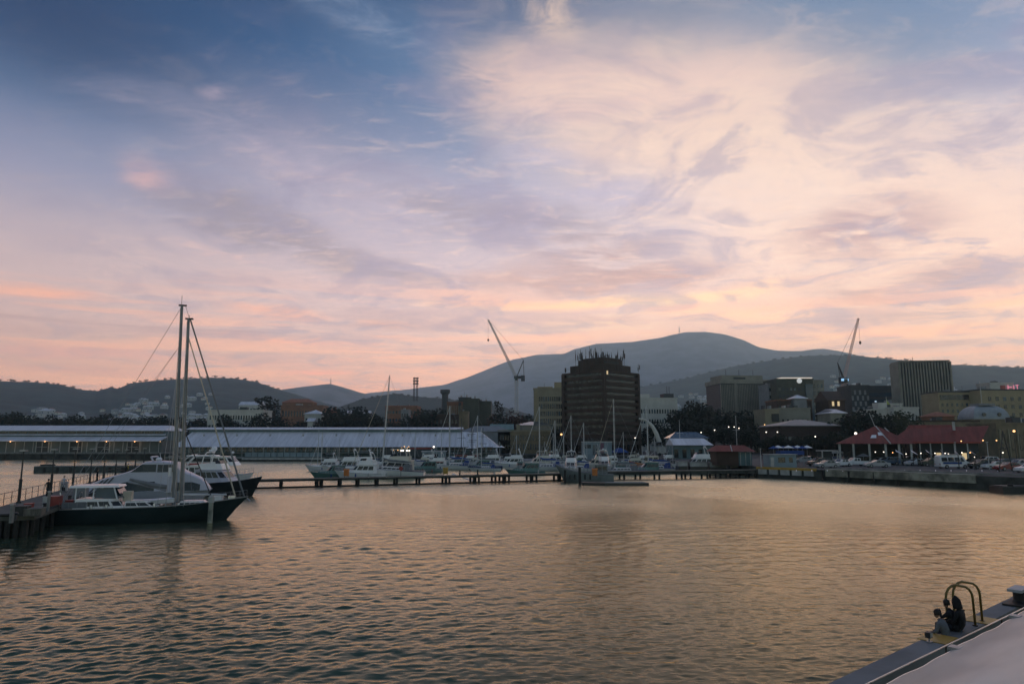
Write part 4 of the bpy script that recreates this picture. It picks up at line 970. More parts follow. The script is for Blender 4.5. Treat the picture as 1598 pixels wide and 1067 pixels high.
# --- cranes
def crane(label, D, pmast, ybase, yslew, tip, apex, tailpx, mm, glow=None):
    b = at(pmast, ybase, D); zs = at(pmast, yslew, D).z
    t = thing('tower_crane', label, 'crane', (b.x, D, b.z))
    zs -= b.z; X = lambda px, py: (at(px, py, D).x - b.x, 0, at(px, py, D).z - b.z)
    g = G(); lattice(g, (0, 0, 0), (0, 0, zs), 2.6, max(8, int(zs / 3)), .28); g.build('mast', mm, t)
    g = G(); lattice(g, (0, 0, zs), X(*tip), 1.5 if glow else 1.9, 26, .11 if glow else .22, .9); g.build('jib', mm if glow else M['mastwhite'], t)
    tl = X(*tailpx); G().box(min(-2, tl[0]), max(2, tl[0]), -2, 2, zs - .8, zs + 1.2).build('slewing_deck', M['darksteel'], t)
    G().box(tl[0] * .55 if tl[0] > 0 else tl[0], tl[0] if tl[0] > 0 else tl[0] * .55, -2.4, 2.4, zs - 2.8, zs + 1.6).build('counterweight', M['darkw'], t)
    ap = X(*apex); g = G(); g.bar((0, -1, zs), ap, .35, n=5).bar((0, 1, zs), ap, .35, n=5).bar((tl[0] * .9, 0, zs), ap, .22, n=5); g.build('a_frame', M['darksteel'], t)
    G().bar(ap, X(*tip), .09, n=4).build('luffing_cable', M['darksteel'], t)
    G().box(-1.2, 1.0, -3.6, -1.2, zs - 2.5, zs + .2).build('cab', M['glass'], t)
    tp = X(*tip); hk = tp[2] - 17; G().bar(tp, (tp[0], 0, hk), .07, n=4).build('hoist_cable', M['darksteel'], t); G().ball((tp[0], 0, hk), .8, 8, 5, (1, 1, 1.6)).build('hook_block', M['darksteel'], t)
    if glow: G().box(-3.0, 2.0, -2.6, -2.42, zs - 1.2, zs + .4).build('light_bar', M['coolglow'], t)
    return t
crane('white mast tower crane with long jib leaning left beside the beige office', 560, 806, 645, 589, (762, 499), (817, 562), (819, 589), M['mastwhite'])
crane('second tower crane with steep jib and blue light bar at right', 470, 1320.5, 645, 592, (1339.5, 497), (1307, 566), (1311, 592), mat('pale_crane_paint', (.60, .42, .38), .5), glow=True)
# ------------------------------------------------------------------ boats
def hull_rings(L, B, fb, fm, fs, n=16, flare=.78, tr=.80, z0=-.35, rake=.12, full=2.2):
    """stern at x=0, bow at x=L; gunwale heights fb bow, fm mid, fs stern"""
    rings = []; gun = []
    for i in range(n + 1):
        s = i / n
        w = B / 2 * (tr + (1 - tr) * math.sin(min(s / .45, 1) * math.pi / 2)) if s < .45 else B / 2 * max(0.0, 1 - ((s - .45) / .55) ** full)
        w = max(w, .02)
        z = fs + (fm - fs) * min(s / .5, 1) if s < .5 else fm + (fb - fm) * ((s - .5) / .5) ** 1.6
        xg = s * L; xk = xg - max(0, s - .55) / .45 * rake * L
        wl = w * (flare - .35 * max(0, s - .5)); wk = wl * .5
        pts = [(xg, w, z), (xg * .4 + xk * .6, (w + wl) / 2 + .02 * w, z * .45), (xk, wl, 0.02), (xk, wk, z0), (xk, -wk, z0), (xk, -wl, 0.02), (xg * .4 + xk * .6, -(w + wl) / 2 - .02 * w, z * .45), (xg, -w, z)]
        rings.append(pts); gun.append((xg, w, z))
    return rings, gun
def add_hull(t, L, B, fb, fm, fs, mh, md, stripe=None, **k):
    rings, gun = hull_rings(L, B, fb, fm, fs, **k)
    g = G(); g.loft(rings, cap=False, closed=False)
    g.add(rings[0], [tuple(range(8))])
    h = g.build('hull', mh, t, smooth='auto')
    d = G(); vs = []; n = len(gun)
    for x, w, z in gun: vs += [(x, w - .02, z - .05), (x, -w + .02, z - .05)]
    d.add(vs, [(2 * i, 2 * i + 1, 2 * i + 3, 2 * i + 2) for i in range(n - 1)])
    d.build('deck', md, t)
    r = G(); r.tube([(x, w, z) for x, w, z in gun], .035 * max(1, L / 14), 5); r.tube([(x, -w, z) for x, w, z in gun], .035 * max(1, L / 14), 5)
    r.build('gunwale', stripe or mh, h)
    return gun
def rail(t, gun, i0, i1, h, m, off=.1, r=.02, mid=True):
    for s in (1, -1):
        g = G()
        P = [(x - (.1 if i == len(gun) - 1 else 0), s * max(w - off, .02), z) for i, (x, w, z) in list(enumerate(gun))[i0:i1]]
        g.path([(x, y, z + h) for x, y, z in P], r, 5)
        if mid: g.path([(x, y, z + h * .5) for x, y, z in P], r * .6, 4)
        for x, y, z in P: g.bar((x, y, z - .05), (x, y, z + h), r, n=5)
        g.build('rail', m, t)
def tcab(x0, x1, w, z0, z1, rf=.5, rb=.1, st=.12, nose=.75):
    """tapered cabin; returns ring function: points at height fraction f"""
    def ring(f, o=0.0):
        a = x0 + (rb * (z1 - z0)) * f - o; b = x1 - (rf * (z1 - z0)) * f + o; y = w / 2 - st * (z1 - z0) * f + o
        z = z0 + (z1 - z0) * f; m_ = b - (b - a) * .18
        return [(a, -y, z), (m_, -y, z), (b, -y * nose, z), (b, y * nose, z), (m_, y, z), (a, y, z)]
    return ring
def add_cab(t, args, m, roof=None, wf=(.42, .86), nwin=3, name='cabin', glass=None, ov=.12, rth=.09):
    ring = tcab(*args); g = G(); g.loft([ring(0), ring(.5), ring(1)]); c = g.build(name, m, t)
    # windows: panels just proud of the walls, side panes split by pillars
    R0, R1 = ring(wf[0], .012), ring(wf[1], .012)
    def q(j, k, a, b):
        P = lambda Rg, s: tuple(Rg[j][i] + (Rg[k][i] - Rg[j][i]) * s for i in range(3))
        return [P(R0, a), P(R0, b), P(R1, b), P(R1, a)]
    for j, k in ((0, 1), (4, 5)):
        for i in range(nwin):
            g = G(); a, b = .05 + .93 * i / nwin, .05 + .93 * (i + .88) / nwin; g.add(q(j, k, a, b), [(0, 1, 2, 3)]); g.build('window', glass or M['glass'], c)
    for j, k in ((1, 2), (3, 4)): g = G(); g.add(q(j, k, .08, .92), [(0, 1, 2, 3)]); g.build('window', glass or M['glass'], c)
    g = G()
    g.add(q(2, 3, .05, .48), [(0, 1, 2, 3)]); g.add(q(2, 3, .52, .95), [(0, 1, 2, 3)]); g.build('windscreen', glass or M['glass'], c)
    top = ring(1, ov); g = G(); g.loft([[(x, y, z + .003) for x, y, z in top], [(x, y, z + rth) for x, y, z in ring(1, ov - .02)]]); g.build('cabin_roof', roof or m, c)
    return c
def flybridge(t, x0, x1, w, z, m, bimini=None, radome=True):
    ring = tcab(x0, x1, w, z, z + .75, .5, -.1, .1); g = G()
    g.loft([ring(0), ring(1), ring(1, -.12), ring(.35, -.1)], cap=False); g.build('flybridge', m, t)
    r1 = ring(1, 0); g = G(); g.add([r1[1], r1[2], r1[3], r1[4]] + [(x - .25, y * .9, zz + .4) for x, y, zz in (r1[1], r1[2], r1[3], r1[4])], [(0, 1, 5, 4), (1, 2, 6, 5), (2, 3, 7, 6)]); g.build('flybridge_windscreen', M['glass'], t)
    h = z + 2.2; xm = x0 + .4
    g = G()
    for s in (1, -1): g.tube([(xm - .3, s * w * .47, z), (xm + .1, s * w * .44, h - .4), (xm + .35, s * w * .36, h)], .07, 6)
    g.tube([(xm + .35, -w * .36, h), (xm + .35, w * .36, h)], .09, 6); g.build('radar_arch', m, t)
    if radome: G().ball((xm + .35, 0, h + .22), .3, 12, 6, (1, 1, .6)).build('radome', M['white'], t)
    G().bar((xm + .35, w * .3, h), (xm - .2, w * .3, h + 2.2), .02, .01, 4).build('aerial', M['white'], t)
    if bimini: g = G(); r = tcab(xm + .3, x1 - .4, w * .85, h - .25, h - .1, .2, .2, .5); g.loft([r(0), r(1)]); g.build('bimini', bimini, t)
def fenders(t, gun, idx, m=None):
    for i in idx:
        x, w, z = gun[i]
        for s in (1, -1):
            G().tube([(x, s * (w + .13), z - .1), (x, s * (w + .13), z - .2), (x, s * (w + .13), z - .75), (x, s * (w + .13), z - .85)], [.04, .13, .13, .04], 8).build('fender', m or M['canvasb'], t)
def make_cruiser(L, fly=True, m=None, hm=None, canvas=None, label='cruiser'):
    m = m or M['gel']; t = thing('motor_cruiser', label, 'motorboat')
    B = L * .31; gun = add_hull(t, L, B, L * .155, L * .11, L * .095, hm or m, M['gel'] if m is M['gel'] else M['teak'], stripe=M['alu'] if hm is None else M['white'])
    z = L * .105
    add_cab(t, (L * .16, L * .66, B * .78, z - .1, z + 1.65, .9, .0, .10), m)
    ring = tcab(L * .60, L * .88, B * .5, z - .05, z + .55, 1.6, 0, .4, .5); g = G(); g.loft([ring(0), ring(1)]); g.build('foredeck_trunk', m, t)
    if fly: flybridge(t, L * .20, L * .50, B * .66, z + 1.74, m, canvas)
    else:
        G().bar((L * .3, 0, z + 1.7), (L * .28, 0, z + 3.2), .04, .02, 5).build('aerial', M['white'], t); G().ball((L * .34, 0, z + 1.95), .25, 10, 6, (1, 1, .6)).build('radome', M['white'], t)
        if canvas: g = G(); g.box(-.1, L * .17, -B * .36, B * .36, z + 1.55, z + 1.65); g.build('cockpit_awning', canvas, t)
    rail(t, gun, 9, 17, .65, M['steel']); fenders(t, gun, (4, 8))
    G().box(-.7, .15, -B * .36, B * .36, .18, .30).build('swim_platform', M['teak'], t)
    return t
def stays(t, pts, r=.016):
    for a, b in pts: G().bar(a, b, r, n=4).build('stay', M['alu'], t)
def make_yacht(L, H, hm=None, cover=None, label='yacht', cream=False):
    t = thing('sailing_yacht', label, 'sailboat'); B = L * .30
    gun = add_hull(t, L, B, L * .115, L * .09, L * .085, hm or M['gel'], M['teak'] if cream else M['gel'], stripe=M['canvasb'], tr=.62, flare=.72, rake=.14, full=2.0)
    z = L * .088; add_cab(t, (L * .30, L * .66, B * .55, z - .1, z + .5, 1.6, .3, .3, .6), M['gel'], wf=(.35, .8), nwin=4, ov=.02, rth=.03, name='coachroof')
    mx = L * .58
    G().bar((mx, 0, z + .3), (mx, 0, z + H), .135, .09, 8).build('mast', M['mastwhite'], t)
    G().bar((mx - .1, 0, z + 1.25), (mx - L * .40, 0, z + 1.3), .07, n=7).build('boom', M['mastwhite'], t)
    G().tube([(mx - .1, 0, z + 1.9), (mx - L * .08, 0, z + 1.58), (mx - L * .3, 0, z + 1.52), (mx - L * .39, 0, z + 1.42)], [.1, .2, .17, .06], 8).build('sail_cover', cover or M['canvasb'], t)
    for f in (.45, .72): G().bar((mx, -B * .3, z + H * f), (mx, B * .3, z + H * f), .03, n=5).build('spreader', M['alu'], t)
    top = (mx, 0, z + H - .1)
    G().bar((L - .25, 0, L * .115), top, .055, .03, 6).build('furled_jib', M['canvasc'] if cream else M['white'], t)
    stays(t, [((.1, 0, z + .1), top), ((mx - .2, B * .46, z), (mx, B * .3, z + H * .72)), ((mx - .2, -B * .46, z), (mx, -B * .3, z + H * .72)), ((mx, B * .3, z + H * .72), top), ((mx, -B * .3, z + H * .72), top)])
    rail(t, gun, 1, 17, .6, M['steel'], .06, .014)
    g = G(); r = tcab(L * .18, L * .32, B * .5, z + .1, z + 1.1, .7, .1, .15, .8); g.loft([r(0), r(1)]); g.build('sprayhood', cover or M['canvasb'], t)
    return t
CR = [make_cruiser(11, True, label='x'), make_cruiser(9, False, canvas=M['canvasb'], label='x'), make_cruiser(13, True, m=M['cream'], canvas=M['canvasc'], label='x'), make_cruiser(12, True, canvas=M['canvasg'], label='x')]
YA = [make_yacht(11, 13, label='x'), make_yacht(9.5, 11, hm=M['bluehull'], cover=M['canvasg'], label='x'), make_yacht(13, 16.5, cover=M['canvasg'], label='x', cream=True)]
used = set()
def put_boat(src, px, py, rz, sc_, label, group=None, z=0.0, rec=None):
    p = gnd(px, py, 0); p.z = z
    if id(src) in used: o = dup(src, p, R(rz), sc_, label, group)
    else:
        used.add(id(src)); o = src; o.location = p; o.rotation_euler = (0, 0, R(rz)); o.scale = (sc_,) * 3; o['label'] = label
        if group: o['group'] = group
    if rec: recolour(o, rec)
    return o
# px, py = stern on the water; rz heading of the bow (0 = to the right, 180 = to the left)
MG = 'motorboats moored in the marina'
put_boat(CR[0], 572, 738, 172, 1.0, 'white flybridge motor cruiser pointing left at the left end of the marina', MG)
put_boat(CR[3], 596, 736.5, 188, .95, 'white motor cruiser with grey bimini second from the marina left end', MG)
put_boat(CR[2], 660, 744.5, 174, 1.08, 'big cream motor cruiser with tall dark windows beside the orange lifebuoy box', MG)
put_boat(CR[0], 600, 747, 168, .95, 'white motorboat bow on the left just behind the jetty', MG)
put_boat(CR[1], 548, 744.5, 200, .9, 'pale green hulled motorboat low at the left end of the marina', MG, rec=[(M['gel'], M['greenhull'])])
put_boat(CR[3], 536, 735, 176, .8, 'small white motorboat half hidden behind the leftmost marina cruisers', MG)
put_boat(CR[1], 636, 733, 184, .9, 'white low cabin boat with blue awning behind the cream cruiser', MG)
put_boat(CR[0], 628, 730, 176, .95, 'white cruiser near the restaurant lights behind the leaning mast', MG)
put_boat(CR[1], 690, 737, 178, .95, 'white launch with red awning cover left of the yellow post', MG, rec=[(M['canvasb'], M['redhull'])])
put_boat(CR[3], 704, 733, 170, .8, 'white cruiser right behind the tall pale mast at the marina centre', MG)
put_boat(CR[0], 826, 730, 175, .95, 'white flybridge cruiser with twin decks below the cream heritage building', MG)
put_boat(CR[2], 868, 729, 186, .85, 'cream cruiser with long awning behind the two thin masts', MG)
put_boat(CR[1], 850, 741, 184, .95, 'grey topped launch lying along the jetty left of the grey workboat', MG, rec=[(M['canvasb'], M['canvasg'])])
put_boat(CR[3], 893, 738, 262, .95, 'white cruiser seen stern on just left of the grey workboat', MG)
put_boat(CR[0], 940, 735, 268, 1.0, 'white flybridge cruiser facing the viewer below the blue and white kiosk building', MG)
put_boat(CR[2], 964, 733, 182, .9, 'cream cabin cruiser right of the cruiser facing the viewer', MG)
put_boat(CR[1], 990, 737, 176, .9, 'small white cabin boat left of the blue covered one', MG)
put_boat(CR[1], 1036, 739, 184, .95, 'small boat with bright blue and white cover at the right end of the marina', MG, rec=[(M['gel'], M['white'])])
put_boat(CR[0], 1052, 737, 180, .75, 'small white boat just right of the blue covered boat', MG)
put_boat(CR[3], 790, 728, 176, .9, 'small white cruiser far back below the end of the middle shed', MG)
put_boat(CR[1], 772, 733, 184, .9, 'low white launch behind the dark jetty posts right of centre', MG)
put_boat(CR[1], 734, 728, 176, .9, 'low white boat at the wharf under the pale parasols', MG)
put_boat(CR[2], 1010, 730, 176, .7, 'cream boat behind the orange hulled fishing boat', MG)
put_boat(CR[1], 915, 729, 182, .9, 'white low boat before the blue and white kiosk building', MG)
SG = 'sailing yachts moored in the marina'
o = put_boat(YA[2], 662, 746, 178, 1.12, 'sailing yacht with the tallest mast in the marina, leaning to the right', SG); o.rotation_euler[1] = R(-3.2)
put_boat(YA[0], 746, 733, 177, 1.15, 'white yacht with tall pale mast right of the middle of the jetty', SG)
put_boat(YA[1], 712, 727, 182, .8, 'small dark hulled yacht in front of the right half of the middle shed', SG)
put_boat(YA[1], 784, 733, 184, 1.15, 'navy hulled yacht with thin mast before the end of the middle shed', SG)
put_boat(YA[0], 782, 735, 178, .75, 'small white yacht beside the navy hulled one', SG)
put_boat(YA[0], 888, 735, 172, 1.12, 'white yacht whose mast rises before the cream heritage building', SG)
put_boat(YA[1], 902, 733, 186, 1.05, 'navy hulled yacht with mast in front of the beige office', SG)
put_boat(YA[0], 932, 736, 178, .95, 'white yacht beside the navy hulled one left of the brown tower', SG)
put_boat(YA[1], 946, 733, 174, 1.0, 'navy hulled yacht with thin mast against the left of the brown tower', SG)
put_boat(YA[0], 906, 731, 186, .7, 'small white yacht with short mast at the foot of the brown tower', SG)
put_boat(YA[2], 1010, 741, 182, .92, 'yacht with stout pale mast rising before the middle of the brown tower', SG)
put_boat(YA[0], 1062, 738, 174, 1.12, 'white yacht whose mast stands beside the curved white boom', SG)
put_boat(YA[1], 528, 733, 178, .8, 'small navy hulled yacht at the far left end of the marina', SG)

# tightly packed rear rows
rb = random.Random(21)
spots = [(560, 728), (584, 727), (612, 724), (646, 727), (668, 726), (686, 725), (716, 723), (750, 724), (762, 727), (804, 724), (812, 734), (842, 725), (858, 723), (882, 725), (900, 722), (926, 724), (948, 722), (972, 725), (1000, 722), (1018, 725), (1040, 724), (1062, 726)]
words = ['white', 'pale', 'cream', 'grey covered', 'low white', 'small white']
marks = ['left of the leaning mast', 'behind the leftmost cruisers', 'behind the leaning mast', 'behind the tall cream cruiser', 'right of the tall cream cruiser', 'left of the tallest pale mast', 'just right of the tallest pale mast', 'below the shed end', 'under the pale parasols', 'below the left end of the heritage building', 'right of the dark jetty posts', 'below the middle of the heritage building', 'left of the two close masts', 'under the beige office', 'left of the grey workboat', 'behind the workboat wheelhouse', 'behind the cruiser facing the viewer', 'before the tower centre', 'left of the curved white boom', 'under the curved white boom', 'right of the orange fishing boat', 'by the white roofed shed']
for i, (px, py) in enumerate(spots):
    src = (CR + CR)[rb.randrange(4)]
    put_boat(src, px + rb.uniform(-3, 3), py, rb.choice((174, 180, 186, 2, 266)), rb.uniform(.62, .85), rb.choice(words) + ' boat in the rear row ' + marks[i], MG)
for i, (px, py, s_) in enumerate(((548, 728, .55), (606, 726, .62), (640, 729, .5), (672, 729, .7), (700, 727, .55), (744, 727, .62), (798, 728, .6), (828, 727, .75), (868, 727, .6), (888, 728, .8), (934, 727, .6), (950, 728, .55), (998, 728, .7), (1044, 728, .62), (1070, 729, .55))):
    put_boat(YA[rb.randrange(2)], px, py, rb.choice((176, 184, 180)), s_, 'small yacht with thin mast in the rear row ' + ['at the left end', 'behind the grey bimini cruiser', 'behind the cream cruiser', 'by the red awning launch', 'at the marina centre', 'right of the tall pale mast', 'before the shed end', 'below the heritage building', 'below the beige office', 'left of the tower', 'by the facing cruiser', 'before the tower', 'right of the tower centre', 'beside the fishing boat', 'before the white roofed shed'][i], SG)

# second row of small masts behind
for px, yt, lab in ((496, 668, 'thin bare pole before the middle shed roof left of the marina'), (1062, 655, 'thin pale mast left of the white roofed harbour shed'), (1151, 648, 'short pale mast over the dark red kiosk')):
    D = 215 if px > 1000 else 205; b = at(px, 715, D)
    t = thing('signal_mast', lab, 'mast', (b.x, D, 0.0)); zt = at(px, yt, D).z
    G().bar((0, 0, -1), (0, 0, zt), .12, .07, 7).build('mast', M['mastwhite'], t)
    G().bar((-1.1, 0, zt * .7), (1.1, 0, zt * .7), .05, n=5).build('yard', M['mastwhite'], t)

# tall ships' dark rigs in front of the shed
for px, yt, lab in ((701, 652, 'dark square rigged mast before the right half of the middle shed'), (719, 658, 'dark twin pole rig right of the square rigged mast')):
    D = 232; b = at(px, 718, D); t = thing('old_ketch', lab.replace('mast', 'ketch') if px == 701 else lab, 'ship', (b.x, D, 0)); zt = at(px, yt, D).z
    add_hull(t, 13, 3.8, 1.9, 1.2, 1.3, M['dkhull'], M['teak'])
    add_cab(t, (2, 6, 2.2, 1.2, 2.5, .1, .1, .05), M['redhull'], nwin=2)
    for k, mx in enumerate((4.0, 7.4)):
        h = zt * (1 if k == 0 else .85); G().bar((mx, 0, 1), (mx, 0, h), .16, .09, 7).build('mast', M['darksteel'], t)
        for f in (.55, .75): G().bar((mx - 1.4, 0, h * f), (mx + 1.4, 0, h * f), .06, n=5).build('yard', M['darksteel'], t)
        stays(t, [((mx - 1.5, 1.6, 1.2), (mx, 0, h * .9)), ((mx + 1.5, -1.6, 1.2), (mx, 0, h * .9))], .03)

# ------------------------------------------------------------------ front jetty
JA = gnd(372, 763.5, 0); JB = gnd(905, 749.5, 0); JC = gnd(1190, 745, 0)
def jetty(name, label, A, B, z, w, m, group=None, piles=(), th=.42, ext=.0):
    A, B = Vector((A.x, A.y, 0)), Vector((B.x, B.y, 0)); d = B - A; L = d.length; rz = math.atan2(d.y, d.x)
    t = thing(name, label, 'jetty', (A.x, A.y, 0), rz)
    G().box(0, L, 0, w, z - .12, z).build('deck', m, t)
    G().box(0.05, L - .05, .12, .35, z - .12 - th, z - .125).build('edge_beam', M['quay_wall'], t)
    G().box(0.05, L - .05, w - .35, w - .12, z - .12 - th, z - .125).build('edge_beam', M['quay_wall'], t)
    for s in piles:
        for y in (.25, w - .25): G().bar((s, y + .0, -1.6), (s, y, z - .13), .20, n=7).build('pile', M['pile'], t)
        G().box(s - .18, s + .18, .15, w - .15, z - .48, z - .13).build('crosshead', M['pile'], t)
    return t, rz, L
def along(A, B, px):
    """distance along A-B where the pixel column px crosses it"""
    k = ray(px, 750); k = k.x / k.y; d = (B - A).normalized()
    return (k * A.y - A.x) / (d.x - k * d.y)
jt, jrz, JL = jetty('jetty', 'long low timber jetty running across the harbour in front of the marina', JA, JB, 1.38, 2.2, M['timber'],
      piles=[along(JA, JB, p) for p in (400, 440, 496, 503, 532, 560, 590, 620, 655, 696, 702, 740, 748, 774, 786, 795, 829, 838, 872, 882)], th=.25)
jetty('jetty', 'dark jetty carrying on from the grey workboat to the quay at right', JB, JC, 1.55, 2.6, M['timber'],
      piles=[along(JB, JC, p) for p in (925, 950, 975, 1000, 1030, 1065, 1079, 1105, 1118, 1135, 1150, 1165, 1180)], th=.55)
# dark bar added just above the water to draw the shadow line under the jetty
tag(G().bar((JA.x, JA.y + .6, .12), (JB.x, JB.y + .6, .12), .14, n=6).build('shadow_bar', M['pile']), 'added dark bar standing in for the shadow line on the water under the long jetty', 'shadow bar')
def on_jetty(px, y=.9): s = along(JA, JB, px); d = (JB - JA).normalized(); n = Vector((-d.y, d.x, 0)); return JA + d * s + n * y
def post(px, h, r, m, label, cat='post', z=1.38, group=None, y=.5):
    p = on_jetty(px, y); o = G().tube([(0, 0, 0), (0, 0, h - .08), (0, 0, h)], [r, r, r * .6], 8).build('mooring_post', m, None, loc=(p.x, p.y, z)); tag(o, label, cat, group)
for px, h, lab in ((576, 1.1, 'short pale post on the jetty left of the white launch'), (719, 1.3, 'black post on the jetty just right of the yellow box'), (747, 1.5, 'tall black post on the jetty with light cap'), (773, 1.7, 'pale post standing before the jetty right of centre'), (842, 1.1, 'short pale post on the jetty left of the workboat'), (604, 1.0, 'short grey post on the jetty between the cream and white boats')):
    post(px, h * .62, .13, M['darksteel'] if 'black' in lab else M['pale_conc'], lab)
for px, lab in ((542, 'orange lifebuoy box standing on the left part of the jetty'), (698, 'yellow green lifebuoy box on the jetty by the tall pale mast'), (930, 'orange lifebuoy box by the grey workboat')):
    p = on_jetty(px, 1.0) if px < 900 else gnd(px, 745.0, 1.55); z = 1.38 if px < 900 else 1.55
    t = thing('lifebuoy_box', lab, 'lifebuoy box', (p.x, p.y, z)); m_ = M['yellow'] if px == 698 else M['orange']
    if px == 930: t.location.y += 1.5
    G().box(-.4, .4, -.2, .2, .25, 1.15).build('box', m_, t); G().hip(-.45, .45, -.25, .25, 1.2, 1.38, ins=0, th=.04).build('lid', m_, t)
    for x in (-.3, .3): G().bar((x, 0, 0), (x, 0, .25), .04).build('leg', M['darksteel'], t)
# dark red sign disc by the cruiser, orange pile cluster
p = on_jetty(628, 1.1); t = thing('round_sign', 'dark red round sign on a short post above the jetty', 'sign', (p.x, p.y, 1.38)); G().bar((0, 0, 0), (0, 0, 1.0), .04).build('post', M['darksteel'], t); G().bar((0, -.04, 1.3), (0, .0, 1.3), .36, n=18).build('disc', M['redhull'], t)
# railings on the jetty in front of the boats (660-690)
t = thing('guard_rail', 'grey guard rail with close uprights on the jetty left of the yellow box', 'railing', tuple(on_jetty(664, .3))[:2] + (1.38,), jrz)
wr = (on_jetty(692, .3) - on_jetty(664, .3)).length
G().bar((0, 0, .95), (wr, 0, .95), .03).build('rail', M['alu'], t); G().bar((0, 0, .15), (wr, 0, .15), .03).build('lower_rail', M['alu'], t)
for i in range(14): G().bar((wr * i / 13, 0, 0), (wr * i / 13, 0, .95), .022, n=4).build('upright', M['alu'], t)
# gangway ramp (white bar) and dark dock posts
p0 = on_jetty(712, 3.0); tag(G().box(0, 4.2, 0, .5, 0, .16).build('gangway', M['white'], None, loc=(p0.x, p0.y + 3, 1.3)), 'short white gangway sloping down behind the jetty centre', 'gangway').rotation_euler = (0, R(18), R(-10))

# grey workboat and its floating barge
p = gnd(958, 752, 0); t = thing('workboat', 'grey flat sided workboat with raised bow ramp at the bend of the jetty', 'workboat', (p.x, p.y, 0), R(172))
mg = mat('grey_boat_paint', (.19, .21, .21), .5, var=.2, scale=.6)
gun = add_hull(t, 10.5, 3.4, 3.1, 1.75, 1.3, mg, M['concrete'], stripe=M['alu'], tr=.9, full=4.0, rake=.16)
add_cab(t, (1.0, 3.4, 2.2, 1.3, 3.0, .1, .05, .04), mg, nwin=2); G().bar((2.2, 0, 3), (2.2, 0, 5.0), .05).build('mast', M['alu'], t)
rail(t, gun, 2, 14, .7, M['alu'], .08, .03)
for i in range(6): G().box(4 + i * .9, 4.25 + i * .9, 1.58, 1.72, .5, 1.4).build('side_fender', M['black'], t)
p = gnd(944, 757.5, 0); w_ = gnd(1013, 757.5, 0).x - p.x
t = thing('floating_barge', 'low flat pontoon barge with pale rim in front of the workboat', 'barge', (p.x, p.y, 0), R(1))
G().add([(-3.5, 1.5, -.4), (0, 0, -.4), (w_, 0, -.4), (w_, 3.2, -.4), (-3.5, 3.6, -.4), (-3.5, 1.5, .42), (0, 0, .42), (w_, 0, .42), (w_, 3.2, .42), (-3.5, 3.6, .42)], [(0, 4, 3, 2, 1), (5, 6, 7, 8, 9), (0, 1, 6, 5), (1, 2, 7, 6), (2, 3, 8, 7), (3, 4, 9, 8), (4, 0, 5, 9)]).build('float', M['dkhull'], t)
G().box(.05, w_ - .05, .05, .35, .423, .5).build('rim', M['pale_conc'], t); G().box(.4, w_ - .4, .5, 3.0, .424, .46).build('deck', M['concrete'], t)
for px in (905, 882): 
    p = gnd(px, 757 if px == 905 else 753, 0); tag(G().bar((0, 0, -2), (0, 0, 2.9 if px == 905 else 2.2), .24, .22, 9).build('mooring_pile', M['pile'], None, loc=(p.x, p.y, 0)), 'black mooring pile at the stern of the barge' if px == 905 else 'black mooring pile where the jetty meets the workboat', 'pile')

# orange fishing boat
p = gnd(1036, 733, 0); t = thing('fishing_boat', 'fishing boat with orange hull and pale wheelhouse under the curved white boom', 'fishing boat', (p.x, p.y, 0), R(182))
gun = add_hull(t, 9, 3.2, 2.4, 1.6, 1.6, M['orange'], M['teak'], stripe=M['cream']); add_cab(t, (1.5, 4.8, 2.3, 1.5, 3.4, .1, .05, .04), M['cream'], nwin=2)
G().bar((5.4, 0, 1.5), (5.4, 0, 6), .07).build('mast', M['mastwhite'], t); G().bar((5.4, 0, 2), (1.5, 0, 5.2), .05).build('derrick', M['mastwhite'], t)

# curved white boom machine on the shore
D = 246
t = thing('curved_boom_crane', 'white curved boom crane bending over the marina right of the brown tower', 'crane', (at(1036, 700, D).x, D, GZ)); o0 = t.location
cp = [at(x, y, D) for x, y in ((1031, 702), (1029, 690), (1024, 676), (1018, 665), (1010, 657), (1004, 654.5), (997, 653))]
G().tube([(q.x - o0.x, 0, q.z - GZ) for q in cp], [.9, .85, .75, .65, .5, .4, .3], 8).build('boom', M['whitew'], t)
G().box(-2.2, 5.2, -2, 2, .8, 3.2).build('body', M['whitew'], t); G().box(-3.2, -1, -1.6, 1.6, 3.2, 5.0).build('cab', M['greyw'], t); G().box(-3.0, -1.2, -1.65, -1.55, 3.7, 4.7).build('window', M['glass'], t)
for x in (-2, 0, 3, 4.6): G().bar((x, -2.2, .55), (x, -1.6, .55), .55, n=14).build('wheel', M['black'], t)
G().box(5.4, 8.0, -2, 1, 4.0, 6.0).build('counterweight', M['bluegrey'], t); G().bar((5.2, 0, 2.4), (5.9, 0, 4.2), .25).build('strut', M['darksteel'], t)

# ------------------------------------------------------------------ left pier
PA = gnd(0, 790, 1.6); PB = gnd(226, 728.5, 1.6); d_ = (PB - PA).normalized(); PA0 = PA - d_ * 20; PB0 = PB + d_ * 14
LP = (PB0 - PA0).length; prz = math.atan2(d_.y, d_.x); n_ = Vector((-d_.y, d_.x, 0))
PC = gnd(54, 804, 1.6); PW = abs((PC - PA).dot(n_))
t = thing('pier', 'long grey pier with railings and lamp posts running away at the left', 'pier', (PA0.x, PA0.y, 0), prz); pier = t
def loc2(x, y): v = Vector((x, y, 0)) - Vector((PA0.x, PA0.y, 0)); return (v.dot(d_), v.dot(n_))
sC = (PC - PA0).dot(d_); fl_ = ((PA - PA0).dot(d_) - 9.0 / d_.y, 0.0)
outl = [fl_, (sC, -PW), (LP, -PW), (LP, 0)]
k_ = len(outl); g = G(); g.add([(x, y, z) for z in (1.28, 1.6) for x, y in outl], [tuple(range(k_ - 1, -1, -1)), tuple(range(k_, 2 * k_))] + [(i, (i + 1) % k_, k_ + (i + 1) % k_, k_ + i) for i in range(k_)])
